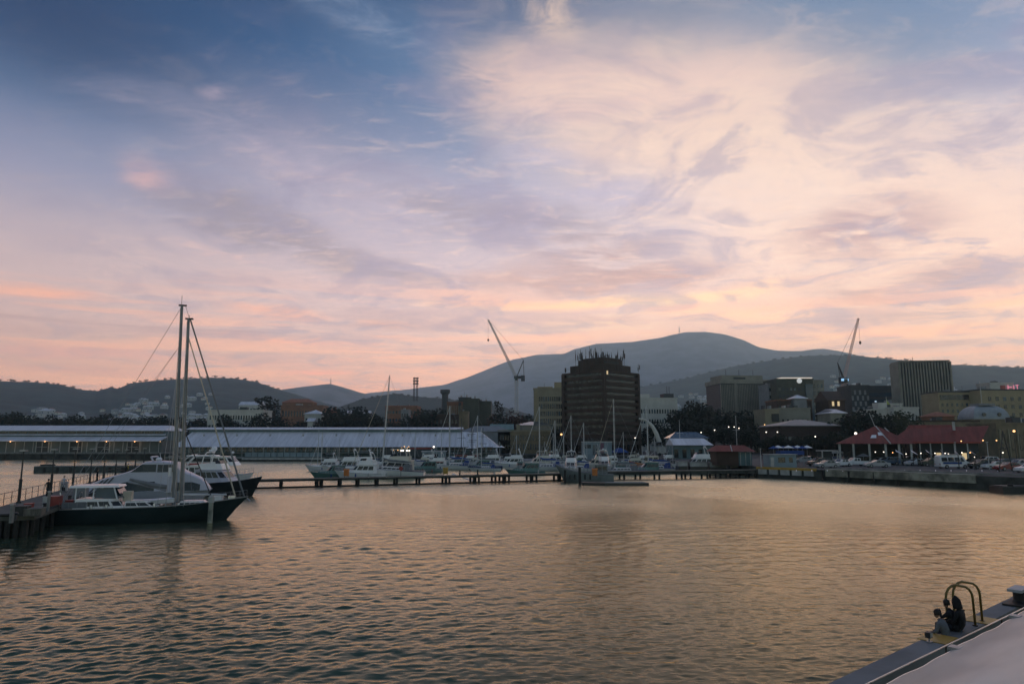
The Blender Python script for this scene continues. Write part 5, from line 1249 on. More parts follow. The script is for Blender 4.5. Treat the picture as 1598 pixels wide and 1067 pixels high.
g.build('deck', mat('worn_pier_deck', (.10, .10, .085), .85, var=.35, scale=.7), t)
G().bar((sC, -PW + .14, 1.68), (LP, -PW + .14, 1.68), .11, n=4).bar((fl_[0] + .1, fl_[1] + .1, 1.68), (sC, -PW + .14, 1.68), .11, n=4).build('kerb', M['pile'], t)
for i in range(int((LP - sC) / 3)):
    for y in (-PW + .35, -.35): G().bar((sC + 1 + i * 3, y, -1.6), (sC + 1 + i * 3, y, 1.27), .2, n=7).build('pile', M['pile'], t)
for i in range(9): q_ = lerp2(fl_, (sC, -PW), (i + .5) / 9); G().bar((q_[0] + .2, q_[1] + .35, -1.6), (q_[0] + .2, q_[1] + .35, 1.27), .22, n=7).build('pile', M['pile'], t)
bw = [(fl_[0] + .8, -.4), (sC + .9, -PW + .75), (LP - .5, -PW + .75), (LP - .5, -PW + 1.0), (sC + 1.2, -PW + 1.1), (fl_[0] + 1.4, -.2)]
k_ = len(bw); g = G(); g.add([(x, y, z) for z in (-1.2, 1.27) for x, y in bw], [tuple(range(k_ - 1, -1, -1)), tuple(range(k_, 2 * k_))] + [(i, (i + 1) % k_, k_ + (i + 1) % k_, k_ + i) for i in range(k_)]); g.build('baffle_wall', M['quay_wall'], t)
rl = thing('pier_railing', 'thin steel railing along the far side of the left pier', 'railing', (PA0.x, PA0.y, 1.6), prz)
G().bar((0, -.15, 1.1), (LP, -.15, 1.1), .028).bar((0, -.15, .6), (LP, -.15, .6), .018, n=5).build('handrail', M['darksteel'], rl)
for i in range(5, int(LP / 2.2)): G().bar((i * 2.2 + .5, -.15, 0), (i * 2.2 + .5, -.15, 1.1), .03, n=5).build('post', M['darksteel'], rl)
def lamp_post(loc, H, label, group, m=None, nm='lamp_post', double=False):
    t = thing(nm, label, 'lamp post', loc, 0, group)
    G().tube([(0, 0, 0), (0, 0, .15), (0, 0, .2), (0, 0, H * .42), (0, 0, H * .43)], [.2, .2, .13, .13, .10], 8).build('base', m or M['darksteel'], t)
    G().bar((0, 0, H * .43), (0, 0, H), .075, .05, 7).build('pole', m or M['darksteel'], t)
    G().ball((0, 0, H * .44), .15, 8, 5).build('collar', m or M['darksteel'], t)
    G().box(-.28, .28, -.18, .18, H, H + .12).build('lamp_head', M['alu'], t)
    return t
def pier_pt(px, y):
    k = ray(px, 740); k = k.x / k.y; n = Vector((-d_.y, d_.x, 0)); A = PA0 + n * y; s = (k * A.y - A.x) / (d_.x - k * d_.y); return A + d_ * s
for i, (px, yt) in enumerate(((35, 704), (83, 702), (115, 701), (141, 701), (162, 701), (180, 702), (195, 703), (210, 704), (223, 705))):
    p = pier_pt(px - (1.5 if i < 2 else 0), -.5); H = max(at(px, yt, p.y).z - 1.6, 4)
    lamp_post((p.x, p.y, 1.6), H, ('nearest', 'second', 'third', 'fourth', 'fifth', 'sixth', 'seventh', 'eighth', 'farthest')[i] + ' dark lamp post on the left pier, counted from the near end', 'dark lamp posts along the left pier')
# jumble on the near pier: bins, crates, bollards, bikes as the photo hints
def bollard(loc, label, grp): 
    t = thing('bollard', label, 'bollard', loc, 0, grp); G().tube([(0, 0, 0), (0, 0, .35), (0, 0, .45), (0, 0, .52)], [.16, .13, .22, .14], 10).build('post', M['darksteel'], t); return t
for i, px in enumerate((30, 75, 112, 150, 182)):
    p = pier_pt(px, -PW + .55); bollard((p.x, p.y, 1.6), ('nearest', 'second', 'third', 'fourth', 'farthest')[i] + ' squat black bollard on the water edge of the left pier', 'bollards on the left pier')
def crate_geo(t, w, d, h, m):
    G().box(-w / 2, w / 2, -d / 2, d / 2, .04, h).build('body', m, t); G().box(-w / 2 - .03, w / 2 + .03, -d / 2 - .03, d / 2 + .03, h + .003, h + .07).build('lid', m, t)
    for x in (-w * .35, w * .35): G().box(x - .05, x + .05, -d / 2, d / 2, 0, .04).build('skid', M['timber'], t)
for px, y, w, h, mm, lab in ((41, -4.0, 1.0, .7, 'darksteel', 'dark gear locker on the near part of the left pier'), (50, -3.2, .7, .5, 'redhull', 'dark red chest on the left pier beside the yacht stern'), (77, -3.8, .6, .8, 'pale_conc', 'white service pedestal cabinet on the left pier behind the yacht stern'), (88, -4.2, 1.3, .8, 'redhull', 'low red box on the left pier closest to the yacht'), (102, -.9, .8, 1.0, 'pale_conc', 'pale box on the railing side of the left pier'), (129, -4.4, 1.4, 1.1, 'greyw', 'grey covered gear box on the pier behind the yacht hardtop'), (60, -4.8, 1.4, .5, 'timber', 'low timber box at the pier edge left of the yacht stern')):
    p = pier_pt(px, y); t = thing('gear_box', lab, 'box', (p.x, p.y, 1.6), prz); crate_geo(t, w, w * .8, h, M[mm])
p = pier_pt(25, -4.6); t = thing('service_pedestal', 'pale slim power pedestal near the left end of the pier', 'pedestal', (p.x, p.y, 1.6)); G().box(-.1, .1, -.1, .1, 0, 1.2).build('column', M['concrete'], t); G().box(-.13, .13, -.12, .12, 1.204, 1.3).build('cap', M['alu'], t)
p = pier_pt(80, -4.9); t = thing('service_pedestal', 'pale slim power pedestal behind the stern of the twin masted yacht', 'pedestal', (p.x, p.y, 1.6)); G().box(-.08, .08, -.08, .08, 0, 1.5).build('column', M['concrete'], t); G().box(-.11, .11, -.1, .1, 1.504, 1.6).build('cap', M['alu'], t)
# low concrete pontoon beyond the pier
a = gnd(52, 737.5, 0); b = gnd(236, 736.5, 0)
t = thing('concrete_pontoon', 'long low dark concrete pontoon floating beyond the left pier', 'pontoon', (a.x, a.y, 0), math.atan2(b.y - a.y, b.x - a.x)); Lp = (b - a).length
G().box(0, Lp, 0, 4, -.8, 1.38).build('float', mat('dark_pontoon_concrete', (.06, .075, .07), .8, var=.3), t); G().box(.02, Lp - .02, .02, 3.98, 1.384, 1.5).build('deck', M['concrete'], t)
G().box(.8, 3.6, 1, 2, 1.504, 1.9).build('hatch', M['darksteel'], t); G().bar((2, 1.4, 1.9), (2, 1.4, 2.7), .06).build('light_post', M['darksteel'], t)
for i in range(9): G().box(2 + i * Lp / 9, 2.5 + i * Lp / 9, -.14, -.003, -.2, 1.2).build('tyre_fender', M['black'], t)

# ------------------------------------------------------------------ the twin masted yacht in front
ys = gnd(66, 820.5, 0); yb = gnd(348, 812, 0); Ly = 15.9
t = thing('sailing_yacht', 'large dark hulled yacht with two tall masts lying in the left foreground', 'yacht', (ys.x, ys.y + 1.6, 0), math.atan2(yb.y - ys.y - .6, yb.x - ys.x)); Y_ = t; Y_rz = t.rotation_euler[2]
gun = add_hull(t, Ly, 4.6, 2.05, 1.45, 1.3, M['navy'], M['teak'], stripe=mat('dull_cream_rail', (.3, .29, .26), .5), tr=.55, flare=.80, rake=.11, full=2.3, n=22)
z = 1.40
def yl(px, py=760, y=0.0):
    """local x on the yacht where pixel column px crosses its centreline"""
    k = ray(px, py); k = k.x / k.y; A = Vector(Y_.location); dd = Vector((math.cos(Y_rz), math.sin(Y_rz), 0)); nn = Vector((-dd.y, dd.x, 0)); A = A + nn * y
    return (k * A.y - A.x) / (dd.x - k * dd.y)
def yz(px, py, y=0.0):
    s = yl(px, py, y); Yw = Y_.location.y + math.sin(Y_rz) * s + math.cos(Y_rz) * y; return at(px, py, Yw).z
x0, x1 = yl(123), yl(192)
add_cab(t, (x0 + .1, x1 + .5, 2.9, z - .05, z + .75, .8, .2, .12, .7), M['gel'], wf=(.25, .75), nwin=3, ov=.02, rth=.03, name='deckhouse_base')
g = G()
for x in (x0 + .2, x0 + 1.6, x1 - .4):
    for s in (-1.25, 1.25): g.bar((x + (.35 if x > x1 - 1 else 0), s, z + .7), (x, s * .92, z + 1.75), .06, n=6)
g.build('hardtop_posts', M['white'], t)
g = G(); r = tcab(x0 - .3, x1 + .0, 2.9, z + 1.75, z + 1.93, .6, .4, .5, .8); g.loft([r(0), r(.5), r(1)]); g.build('hardtop', M['gel'], t)
g = G(); g.add([(x1 + .35, -1.15, z + .78), (x1 + .35, 1.15, z + .78), (x1 - .25, 1.05, z + 1.72), (x1 - .25, -1.05, z + 1.72)], [(0, 1, 2, 3)]); g.build('windscreen', M['blueglass'], t)
for s in (-1, 1):
    g = G(); g.add([(x1 - 1.9, s * 1.2, z + .8), (x1 + .1, s * 1.2, z + .8), (x1 - .4, s * 1.12, z + 1.7), (x1 - 1.8, s * 1.12, z + 1.7)], [(0, 1, 2, 3)]); g.build('side_window', M['blueglass'], t)
add_cab(t, (x1 + .5, x1 + 3.4, 2.2, z - .05, z + .5, 1.8, .1, .2, .6), M['gel'], wf=(.25, .75), nwin=2, ov=.02, rth=.03, name='coachroof')
add_cab(t, (yl(280), yl(335), 1.9, z - .05, z + .36, 2.0, .8, .3, .6), M['gel'], wf=(.3, .75), nwin=4, ov=.02, rth=.03, name='foredeck_trunk')
# cockpit
for s in (-1.2, 1.2): G().box(.9, x0 + 1.2, s - .25, s + .25, z + .02, z + .5).build('cockpit_bench', M['canvasg'], t)
g = G(); g.tube([(1.9 + .0, .45 * math.cos(a), z + .85 + .45 * math.sin(a)) for a in [i * math.pi / 8 for i in range(17)]], .03, 6); g.bar((1.95, 0, z), (1.95, 0, z + .85), .09); g.build('steering_wheel', M['steel'], t)
G().bar((.4, 0, z + .3), (.2, 0, z + 1.3), .05).build('ensign_staff', M['steel'], t)
G().box(.35, 1.0, .9, 1.5, z + .1, z + .55).build('life_raft', M['redhull'], t)
# masts
mxs = []
for k, (px, ytop) in enumerate(((272.5, 476), (284.5, 497))):
    yo = (-.0, 0.0)[k]; x = yl(px, 640, yo); ht = yz(px, ytop, yo); mxs.append((x, ht))
    mm = G(); xb_ = yl(px - 1.5, 785, yo); mm.tube([(xb_, yo, z - .1), ((x + xb_) / 2, yo, ht * .5), (x, yo, ht)], [.16, .15, .12], 10); m_ = mm.build('mast', mat('weathered_alloy_mast', (.16, .17, .18), .45, .3, var=.15), t)
    G().bar((x - .28, yo, ht), (x + .42, yo, ht), .09, n=6).build('masthead', M['darksteel'], m_)
    for f in (.3, .52, .74): xf = xb_ + (x - xb_) * f; G().bar((xf, yo - 1.1 + f * .5, ht * f), (xf, yo + 1.1 - f * .5, ht * f), .045, n=6).build('spreader', M['alu'], m_)
    G().bar((x + (.05 if k else -.05), yo, ht), (x + (.05 if k else -.05), yo, ht + (.95 if k == 0 else .35)), .018, n=4).build('aerial', M['darksteel'], m_)
    G().tube([(x - .02, yo, ht * .2), (x - .02, yo, ht * .24)], .16, 8).build('radar', M['white'], m_) if k == 0 else None
    for s in (-1, 1):
        for q_, f in ((.9, .74), (.2, .98), (-.6, .52)):
            G().bar((xb_ - q_, yo + s * 2.1, z), (xb_ + (x - xb_) * f, yo + s * .05, ht * f), .016, n=4).build('shroud', M['alu'], t)
    for q_ in (-.24, -.17, .2): G().bar((xb_ + q_, yo - .12, z + .3), (x + q_ * .5, yo - .05, ht - .3), .012, n=4).build('halyard', M['canvasc'], t)
bx, bz = Ly - .35, 2.06
G().bar((bx, 0, bz), (mxs[1][0] + .18, 0, mxs[1][1] - .1), .085, .06, 8).build('furled_genoa', M['canvasg'], t)
G().bar((bx - .75, 0, bz - .05), (mxs[1][0] + .1, 0, mxs[1][1] * .905), .07, .05, 8).build('furled_staysail', M['canvasc'], t)
G().bar((bx, 0, bz + .02), (mxs[0][0] + .3, 0, mxs[0][1]), .02, n=5).build('forestay', M['alu'], t)
sx = yl(338, 700); G().bar((sx, -.1, 1.7), (mxs[1][0] + .1, 0, mxs[1][1] * .46), .05, n=7).build('inner_furled_sail', M['black'], t)
G().bar((.2, 0, z), (mxs[0][0], 0, mxs[0][1] - .1), .02, n=4).build('backstay', M['alu'], t)
for s in (-1, 1): G().bar((.6, s * 1.2, z), (mxs[0][0], 0, mxs[0][1] * .8), .014, n=4).build('running_backstay', M['alu'], t)
# booms with stowed sail
G().bar((mxs[0][0] - .2, 0, z + 1.35), (x1 + .4, 0, z + 2.15), .11, n=8).build('boom', M['alu'], t)
G().tube([(mxs[0][0] - .2, 0, z + 1.62), (mxs[0][0] - 1.6, 0, z + 1.85), (x1 + .5, 0, z + 2.38)], [.2, .24, .1], 8).build('stowed_mainsail', M['canvasg'], t)
G().bar((mxs[1][0] + .2, 0, z + .95), (mxs[1][0] + 4.3, 0, z + .85), .10, n=8).build('boom', M['mastwhite'], t)
# dinghy on deck
dg = G(); dx0 = yl(226); dr = []
for i in range(9):
    s = i / 8; w = .72 * (1 - max(0, s - .4) ** 2 * 2.2); dr.append([(dx0 + s * 2.6, w, z + .42 + .2 * s), (dx0 + s * 2.6, w * .8, z + .1 + .15 * s), (dx0 + s * 2.6, -w * .8, z + .1 + .15 * s), (dx0 + s * 2.6, -w, z + .42 + .2 * s), (dx0 + s * 2.6, 0, z + .55 + .2 * s)])
dd = dg.loft(dr).build('dinghy', M['white'], None, smooth='auto'); dd.location = Y_.location; dd.rotation_euler = Y_.rotation_euler; tag(dd, 'small white upturned dinghy stowed on the yacht deck left of the masts', 'dinghy')
G().box(dx0 - 1.6, dx0 - .9, -.6, .1, z + .5, z + 1.35).build('sail_bag', M['canvasc'], t)
rail(t, gun, 0, 23, .6, M['alu'], .06, .010)
for x in (mxs[0][0] - .8, mxs[0][0] + 1.2, 3.2, 4.4):
    for s in (-1.5, 1.5): G().bar((x, s, z), (x, s, z + .28), .12, .10, 10).build('winch', M['steel'], t)
G().box(Ly - 1.7, Ly - 1.1, -.25, .25, 1.85, 2.15).build('windlass', M['steel'], t); G().bar((Ly - .1, 0, 1.9), (Ly + .2, 0, 1.6), .08).build('anchor', M['alu'], t)
G().box(Ly - 3.0, Ly - 2.2, -.4, .5, 1.65, 2.15).build('deck_locker', M['white'], t)
# white topped pile in front of the yacht
p = gnd(327.5, 815.5, 0); t = thing('mooring_pile', 'thick pale pile with white cap standing in front of the yacht bow', 'pile', (p.x, p.y, 0))
G().tube([(0, 0, -2), (0, 0, .9), (0, 0, 1.75)], [.22, .21, .20], 12).build('shaft', mat('pale_stained_pile', (.26, .27, .22), .8, var=.4, scale=1.5), t); G().tube([(0, 0, 1.754), (0, 0, 2.25), (0, 0, 2.42)], [.26, .26, .08], 12).build('cap', M['pale_conc'], t)

# ------------------------------------------------------------------ silver motor yacht behind it
def interp(v, x):
    return float(np.interp(x, [q[0] for q in v], [q[1] for q in v]))
def shell(t, name, top, bot, wid, m, x0, x1, n=26, inset=.82, crown=.12):
    """superstructure lofted along x: side profile top(x), base bot(x), half width wid(x)"""
    g = G(); rings = []
    for i in range(n + 1):
        x = x0 + (x1 - x0) * i / n; zt, zb, w = interp(top, x), interp(bot, x), interp(wid, x); zt = max(zt, zb + .02)
        rings.append([(x, -w, zb), (x, -w * (inset * .6 + .4), zb + (zt - zb) * .55), (x, -w * inset, zt - .04), (x, -w * inset * .8, zt + crown * .6), (x, 0, zt + crown), (x, w * inset * .8, zt + crown * .6), (x, w * inset, zt - .04), (x, w * (inset * .6 + .4), zb + (zt - zb) * .55), (x, w, zb)])
    g.loft(rings); return g.build(name, m, t, smooth='auto')
def side_glass(par, top, bot, wid, x0, x1, z_lo, z_hi, n=14, inset=.82, m=None, sides=(-1, 1)):
    for s in sides:
        g = G(); vs = []
        for i in range(n + 1):
            x = x0 + (x1 - x0) * i / n; zt, zb, w = interp(top, x), interp(bot, x), interp(wid, x)
            for zq in (z_lo(i / n), z_hi(i / n)):
                zq = min(zq, zt - .07); f = min(max((zq - zb) / max(zt - zb, .05), 0), 1)
                wy = w * (1 + (inset * .6 + .4 - 1) * f / .55) if f < .55 else w * ((inset * .6 + .4) + (inset - (inset * .6 + .4)) * (f - .55) / .45)
                vs.append((x, s * (wy + .03), zq))
        g.add(vs, [(2 * i, 2 * i + 2, 2 * i + 3, 2 * i + 1) for i in range(n)]); g.build('window', m or M['glass'], par)
D = 78.0; s0 = at(133, 770, D); Lm = at(352, 760, D + 6).x - s0.x
t = thing('motor_yacht', 'sleek silver white motor yacht with dark wraparound windows behind the masts', 'motor yacht', (s0.x, D - 1, 0), R(20) * .9); MY = t
t.rotation_euler[2] = R(14); Lm = Lm / math.cos(R(14)) * 1.0
add_hull(t, Lm, 5.4, 1.8, 1.75, 1.1, M['silver'], M['gel'], tr=.78, rake=.1, n=20)
def zz(px, py, fx): return at(px, py, D + fx * Lm * math.sin(R(14))).z
fx = lambda px: (px - 133) / (352 - 133)
top = [(fx(px) * Lm, zz(px, py, fx(px))) for px, py in ((133, 769), (150, 757), (175, 746), (205, 738), (222, 733), (228, 729), (240, 720.5), (270, 719.5), (292, 722), (300, 733), (318, 740), (334, 746), (346, 757), (352, 764))]
bot = [(0, 1.0), (Lm * .3, 1.4), (Lm, 1.7)]; wid = [(0, 2.3), (Lm * .3, 2.5), (Lm * .7, 2.3), (Lm * .9, 1.4), (Lm, .5)]
sh = shell(t, 'superstructure', top, bot, wid, M['silver'], .1, Lm - .1, 44)
zb_ = lambda px, py: zz(px, py, fx(px))
side_glass(sh, top, bot, wid, fx(172) * Lm, fx(262) * Lm, lambda s: zb_(200, 766), lambda s: zb_(200, 766) + min(1.0, (.25 + s * 1.6)) * (zb_(230, 749) - zb_(200, 766)))
side_glass(sh, top, bot, wid, fx(290) * Lm, fx(334) * Lm, lambda s: zb_(310, 763), lambda s: zb_(310, 763) + .95 * (1 - max(0, s - .7)))
side_glass(sh, top, bot, wid, fx(221) * Lm, fx(262) * Lm, lambda s: zb_(235, 734.5), lambda s: zb_(235, 734.5) + min(1, .1 + s * 4) * .82)
side_glass(sh, top, bot, wid, fx(264) * Lm, fx(291) * Lm, lambda s: zb_(275, 734.5), lambda s: zb_(275, 734.5) + .82)
g = G()
for px in (160, 168, 176): x = fx(px) * Lm; g.bar((x, -2.35, zb_(px, 765)), (x + 1.2, -2.2, interp(top, x + 1.2) - .1), .06, n=5)
g.build('louvre_bars', M['darksteel'], t)
G().bar((fx(262) * Lm, 0, zb_(262, 720)), (fx(259) * Lm, 0, zb_(262, 706)), .05, .02, 5).build('aerial', M['white'], t); G().ball((fx(258) * Lm, 0, zb_(262, 716)), .35, 12, 7, (1, 1, .7)).build('radome', M['white'], t)
G().tube([(fx(255) * Lm, -1.6, zb_(255, 719)), (fx(250) * Lm, -1.4, zb_(250, 712)), (fx(250) * Lm, 1.4, zb_(250, 712)), (fx(255) * Lm, 1.6, zb_(255, 719))], .1, 7).build('radar_arch', M['silver'], t)

# ------------------------------------------------------------------ dark hulled explorer and flybridge cruiser behind
D = 93.0; s0 = at(300, 760, D); Le = (at(411, 760, D).x - s0.x)
t = thing('motor_yacht', 'motor yacht with dark hull and flared bow pointing right behind the masts', 'motor yacht', (s0.x, D, 0), R(-3))
gun = add_hull(t, Le, 4.6, 2.55, 1.9, 1.5, M['dkhull'], M['gel'], stripe=M['alu'], rake=.13, n=18)
add_cab(t, (Le * .10, Le * .62, 3.6, 1.75, 3.4, .9, .1, .1), M['silver'], nwin=4)
rail(t, gun, 10, 19, .7, M['steel']); flybridge(t, Le * .16, Le * .48, 2.9, 3.5, M['gel'])
G().box(Le * .05, Le * .2, -1.2, 1.2, 1.8, 2.5).build('red_cover', M['redhull'], t)
D = 103.0; s0 = at(286, 750, D); Lf = (at(396, 750, D).x - s0.x)
t = thing('motor_yacht', 'white flybridge motor yacht with open upper deck just beyond the dark hulled one', 'motor yacht', (s0.x, D, 0), R(0))
gun = add_hull(t, Lf, 4.4, 2.6, 2.0, 1.7, M['gel'], M['gel'], rake=.16, n=18, stripe=M['canvasb'])
add_cab(t, (Lf * .12, Lf * .68, 3.5, 2.0, 3.6, 1.2, .1, .1), M['gel'], nwin=4)
add_cab(t, (Lf * .42, Lf * .78, 2.6, 3.68, 4.9, .9, .0, .1), M['gel'], nwin=2, name='upper_cabin')
G().tube([(Lf * .1, -1.4, 3.7), (Lf * .2, -1.3, 4.9), (Lf * .45, -1.2, 5.2), (Lf * .5, -1.2, 4.95)], .08, 6).build('hardtop_frame', M['gel'], t)
g = G(); r = tcab(Lf * .08, Lf * .46, 2.8, 5.0, 5.15, .5, .3, .5); g.loft([r(0), r(1)]); g.build('hardtop', M['gel'], t)
pr = at(334.5, 699, D); G().ball((pr.x - s0.x, 0, pr.z - .1), .42, 14, 8).build('radome', M['white'], t); G().bar((pr.x - s0.x, 0, 4.9), (pr.x - s0.x, 0, pr.z - .4), .07).build('radome_mast', M['white'], t)
G().ball((pr.x - s0.x + 2.6, .5, 5.5), .22, 10, 6).build('antenna_dome', M['white'], t)
rail(t, gun, 9, 19, .7, M['steel'])
D = 112; s0 = at(270, 742, D)
t = thing('sports_cruiser', 'white cruiser with red cushions half hidden behind the twin masts', 'motorboat', (s0.x, D, 0), R(4))
gun = add_hull(t, 11, 3.6, 2.0, 1.6, 1.4, M['gel'], M['gel']); add_cab(t, (2.0, 7.0, 2.8, 1.5, 3.2, .9, .1, .1), M['gel'], nwin=3); G().box(2.4, 5.2, -1.1, 1.1, 3.3, 3.65).build('red_cushions', M['redhull'], t)
g = G()
for s in (-1.2, 1.2): g.tube([(1.2, s, 3.2), (2.6, s, 4.6), (3.2, s, 5.0)], .07, 6)
g.bar((3.2, -1.2, 5), (3.2, 1.2, 5), .08); g.build('radar_arch', M['gel'], t)
# ------------------------------------------------------------------ right bank: red pavilions, kiosks, canopies
D = 160
prv = R(-25); pa = at(1309, 692, D); wp = span(1309, 1424, D, prv, 692)[1]; He = pa.z - GZ; pk = at(1379, 665, D - wp * .25 + 9)
t = thing('market_pavilion', 'open sided pavilion with big dark red pyramid roof on pale posts', 'pavilion', (pa.x, D, GZ), prv); xm = wp * .56; hk = pk.z - GZ
g = G(); g.add([(-.6, -.6, He), (wp + .6, -.6, He), (wp + .6, 18.6, He), (-.6, 18.6, He), (xm - .3, 9, hk), (xm + .3, 9, hk)], [(0, 1, 5, 4), (1, 2, 5), (2, 3, 4, 5), (3, 0, 4), (0, 3, 2, 1)]); g.build('roof', M['redroof'], t)
G().bar((xm, 9, hk), (xm + 2.2, -.6, He + .05), .16, n=5).build('ridge_cap', M['pale_conc'], t)
for (u, v, w_) in ((.46, .40, 1.0), (.62, .55, .9)):
    def rp(a, b): # point on the front roof plane
        x = -.6 + (wp + 1.2) * a; x = x + (xm - x) * b; return Vector((x, -.6 + 9.6 * b - .08, He + (hk - He) * b + .06))
    g = G().add([rp(u - .05, v - .1), rp(u + .06, v - .1), rp(u + .06, v + .08), rp(u - .05, v + .08)], [(0, 1, 2, 3)]); g.build('skylight', M['white'], t)
for f5 in (0.01, .2, .42, .64, .82, .98):
    x = wp * f5
    for y in (.0, 17.8): G().box(x - .22, x + .22, y, y + .44, 0, He - .02).build('post', M['pale_conc'], t)
G().bar((.3, .2, He - 3), (4.5, .2, He - .4), .12, n=5).build('brace', M['darksteel'], t)
G().box(1, wp - 1, 15, 15.3, 0, He - .1).build('rear_wall', M['darkw'], t)
G().bar((xm - .2, 9, hk), (xm - 1.2, 9, hk + 3.2), .07).build('flagpole', M['mastwhite'], t)
o5 = at(1430, 689, 158); w5 = span(1430, 1529, 158, R(-29), 689)[1]; h5 = o5.z - GZ; r5 = at(1500, 665, 163).z - GZ
t = thing('restaurant_hall', 'long dark red roofed restaurant hall right of the red pyramid roof', 'restaurant', (o5.x, 158, GZ), R(-29))
G().box(.3, w5 - .3, .6, 12, 0, h5).build('wall', M['darkw'], t)
g = G(); g.add([(-5.5, -1.2, h5), (w5 + .2, -1.2, h5), (w5 + 2.6, 6.5, r5), (-1.5, 6.5, r5 - .5), (w5 + .2, 14, h5), (-5.5, 14, h5)], [(0, 1, 2, 3), (3, 2, 4, 5), (1, 4, 2), (0, 3, 5), (0, 5, 4, 1)]); g.build('roof', M['redroof'], t)
G().box(-5.5, w5 + .2, -1.28, -1.2, h5 - .35, h5 + .02).build('fascia', M['redhull'], t)
G().bar((-3.6, -1.2, h5 + .1), (-6.2, 6, r5 - .3), .14, n=5).build('ridge_cap', M['pale_conc'], t)
G().box(w5 * .62, w5 * .66, 3.2, 4.2, r5 - 1, r5 + .9).build('chimney', M['pale_conc'], t)
for f5 in (.05, .22, .4, .6, .8):
    x = w5 * f5; G().box(x - .12, x + .12, -.9, -.66, 0, h5 - .36).build('post', M['pale_conc'], t)
for i in range(10): G().box(w5 * (i + .1) / 10, w5 * (i + .85) / 10, .5, .62, .4, 2.6).build('window', M['litwin'] if i in (3, 7) else M['glass'], t)
t = thing('red_gable_roof', 'smaller dark red gabled roof tucked behind the pavilion and the restaurant hall', 'building', (at(1412, 690, 176).x, 176, GZ), R(-27))
G().box(0, 12, 0, 8, 0, 6.0).build('wall', M['brown'], t); G().hip(0, 12, 0, 8, 6.3, 9.3, ins=2, over=.6).build('roof', M['redroof'], t)
# canopies: pale sail like awnings in front of restaurants
for i, (px0, px1) in enumerate(((1398, 1426), (1422, 1450), (1446, 1474), (1470, 1496), (1492, 1518), (1516, 1546))):
    Dc = 150 - i * 4.5; a, b = at(px0, 703, Dc), at(px1, 703, Dc - 4.5); w_ = b.x - a.x
    t = thing('awning', ('first', 'second', 'third', 'fourth', 'fifth', 'last')[i] + ' pale sloping awning from the left under the red restaurant roofs', 'awning', (a.x, Dc, GZ), R(-24), 'pale awnings before the restaurants')
    z1 = at(px0, 702, Dc).z - GZ; z0 = at(px0, 709, Dc).z - GZ
    g = G(); g.add([(0, -.2, z1 - .3), (w_ * .95, -1.6, z0), (w_, 2.6, z0 + .3), (.2, 3.4, z1 + .1), (0, -.2, z1 - .36), (w_ * .95, -1.6, z0 - .05), (w_, 2.6, z0 + .25), (.2, 3.4, z1 + .04)], [(0, 1, 2, 3), (7, 6, 5, 4), (0, 4, 5, 1), (1, 5, 6, 2), (2, 6, 7, 3), (3, 7, 4, 0)]); g.build('cloth', M['roofmetal'], t)
    for x in (.2, w_ * .95): G().bar((x, -.4, 0), (x, -.4, z0 + .05), .06).build('post', M['darksteel'], t)
LB = 'small lit bulb in the row under the red restaurant awnings'
for px, py, mm in ((1393, 706, 'warmglow'), (1414, 708, 'whiteglow'), (1437, 707, 'whiteglow'), (1459, 707, 'whiteglow'), (1480, 708, 'whiteglow'), (1501, 706, 'whiteglow'), (1521, 713, 'whiteglow'), (1475, 707, 'whiteglow'), (1514, 706, 'warmglow'), (1366, 705, 'whiteglow'), (1379, 705, 'whiteglow'), (1534, 687, 'warmglow'), (1555, 687, 'warmglow'), (1565, 706, 'whiteglow'), (1500, 688, 'warmglow')):
    p = at(px, py, 149.0 - max(0, px - 1398) * .16); t = thing('hanging_lamp', LB, 'lamp', p, 0, 'bulbs under the restaurant awnings'); G().ball((0, 0, 0), .11, 8, 5).build('bulb', M[mm], t); G().bar((0, 0, .12), (0, 0, .9), .015, n=4).build('cord', M['black'], t)
# two pale parasols under pavilion
def parasol(px, py, D, w, m, label, grp=None, zb=GZ):
    p = at(px, py, D); t = thing('parasol', label, 'parasol', (p.x, D, zb), 0, grp); h = p.z - zb; n = 8
    g = G(); g.add([(w / 2 * math.cos(2 * math.pi * i / n), w / 2 * math.sin(2 * math.pi * i / n), h - w * .22) for i in range(n)] + [(0, 0, h), (0, 0, h - .08)], [(i, (i + 1) % n, n) for i in range(n)] + [((i + 1) % n, i, n + 1) for i in range(n)]); g.build('canopy', m, t)
    G().bar((0, 0, 0), (0, 0, h - .05), .04).build('pole', M['alu'], t); return t
parasol(1347, 707, 158, 3.2, M['canvasg'], 'grey parasol standing under the red pyramid roof')
for i, px in enumerate((1207, 1214, 1222, 1230, 1237, 1244, 1252, 1259)):
    parasol(px, 695.5 - (i % 2), 147 + (i % 3), 2.5, M['canvasb'] if i % 2 == 0 else M['white'], ('blue' if i % 2 == 0 else 'white') + ' parasol in the crowded row above the pale kiosk', ('blue' if i % 2 == 0 else 'white') + ' parasols above the kiosk')
for px, lab in ((737, 'wide pale parasol on the wharf before the end of the middle shed'), (749, 'narrow pale parasol right of the wide one by the middle shed')):
    parasol(px, 695, 240, 4.2 if px == 737 else 2.6, M['white'], lab, zb=1.5)
for px in (775, 782): parasol(px, 695, 246, 2.8, M['white'], 'pale parasol below the cream heritage building', 'parasols by the heritage building', zb=1.5)
t = thing('blue_marquee', 'blue and white canvas marquee behind the pale kiosk', 'marquee', (at(1219, 705, 144).x, 144, GZ)); w_ = at(1255, 705, 144).x - at(1219, 705, 144).x
G().box(0, w_, 0, 3, 2.4, 3.2).build('canopy', M['canvasb'], t)
g = G()
for x in (.1, w_ / 2, w_ - .1): g = G().bar((x, .1, 0), (x, .1, 2.4), .05); g.build('post', M['alu'], t)
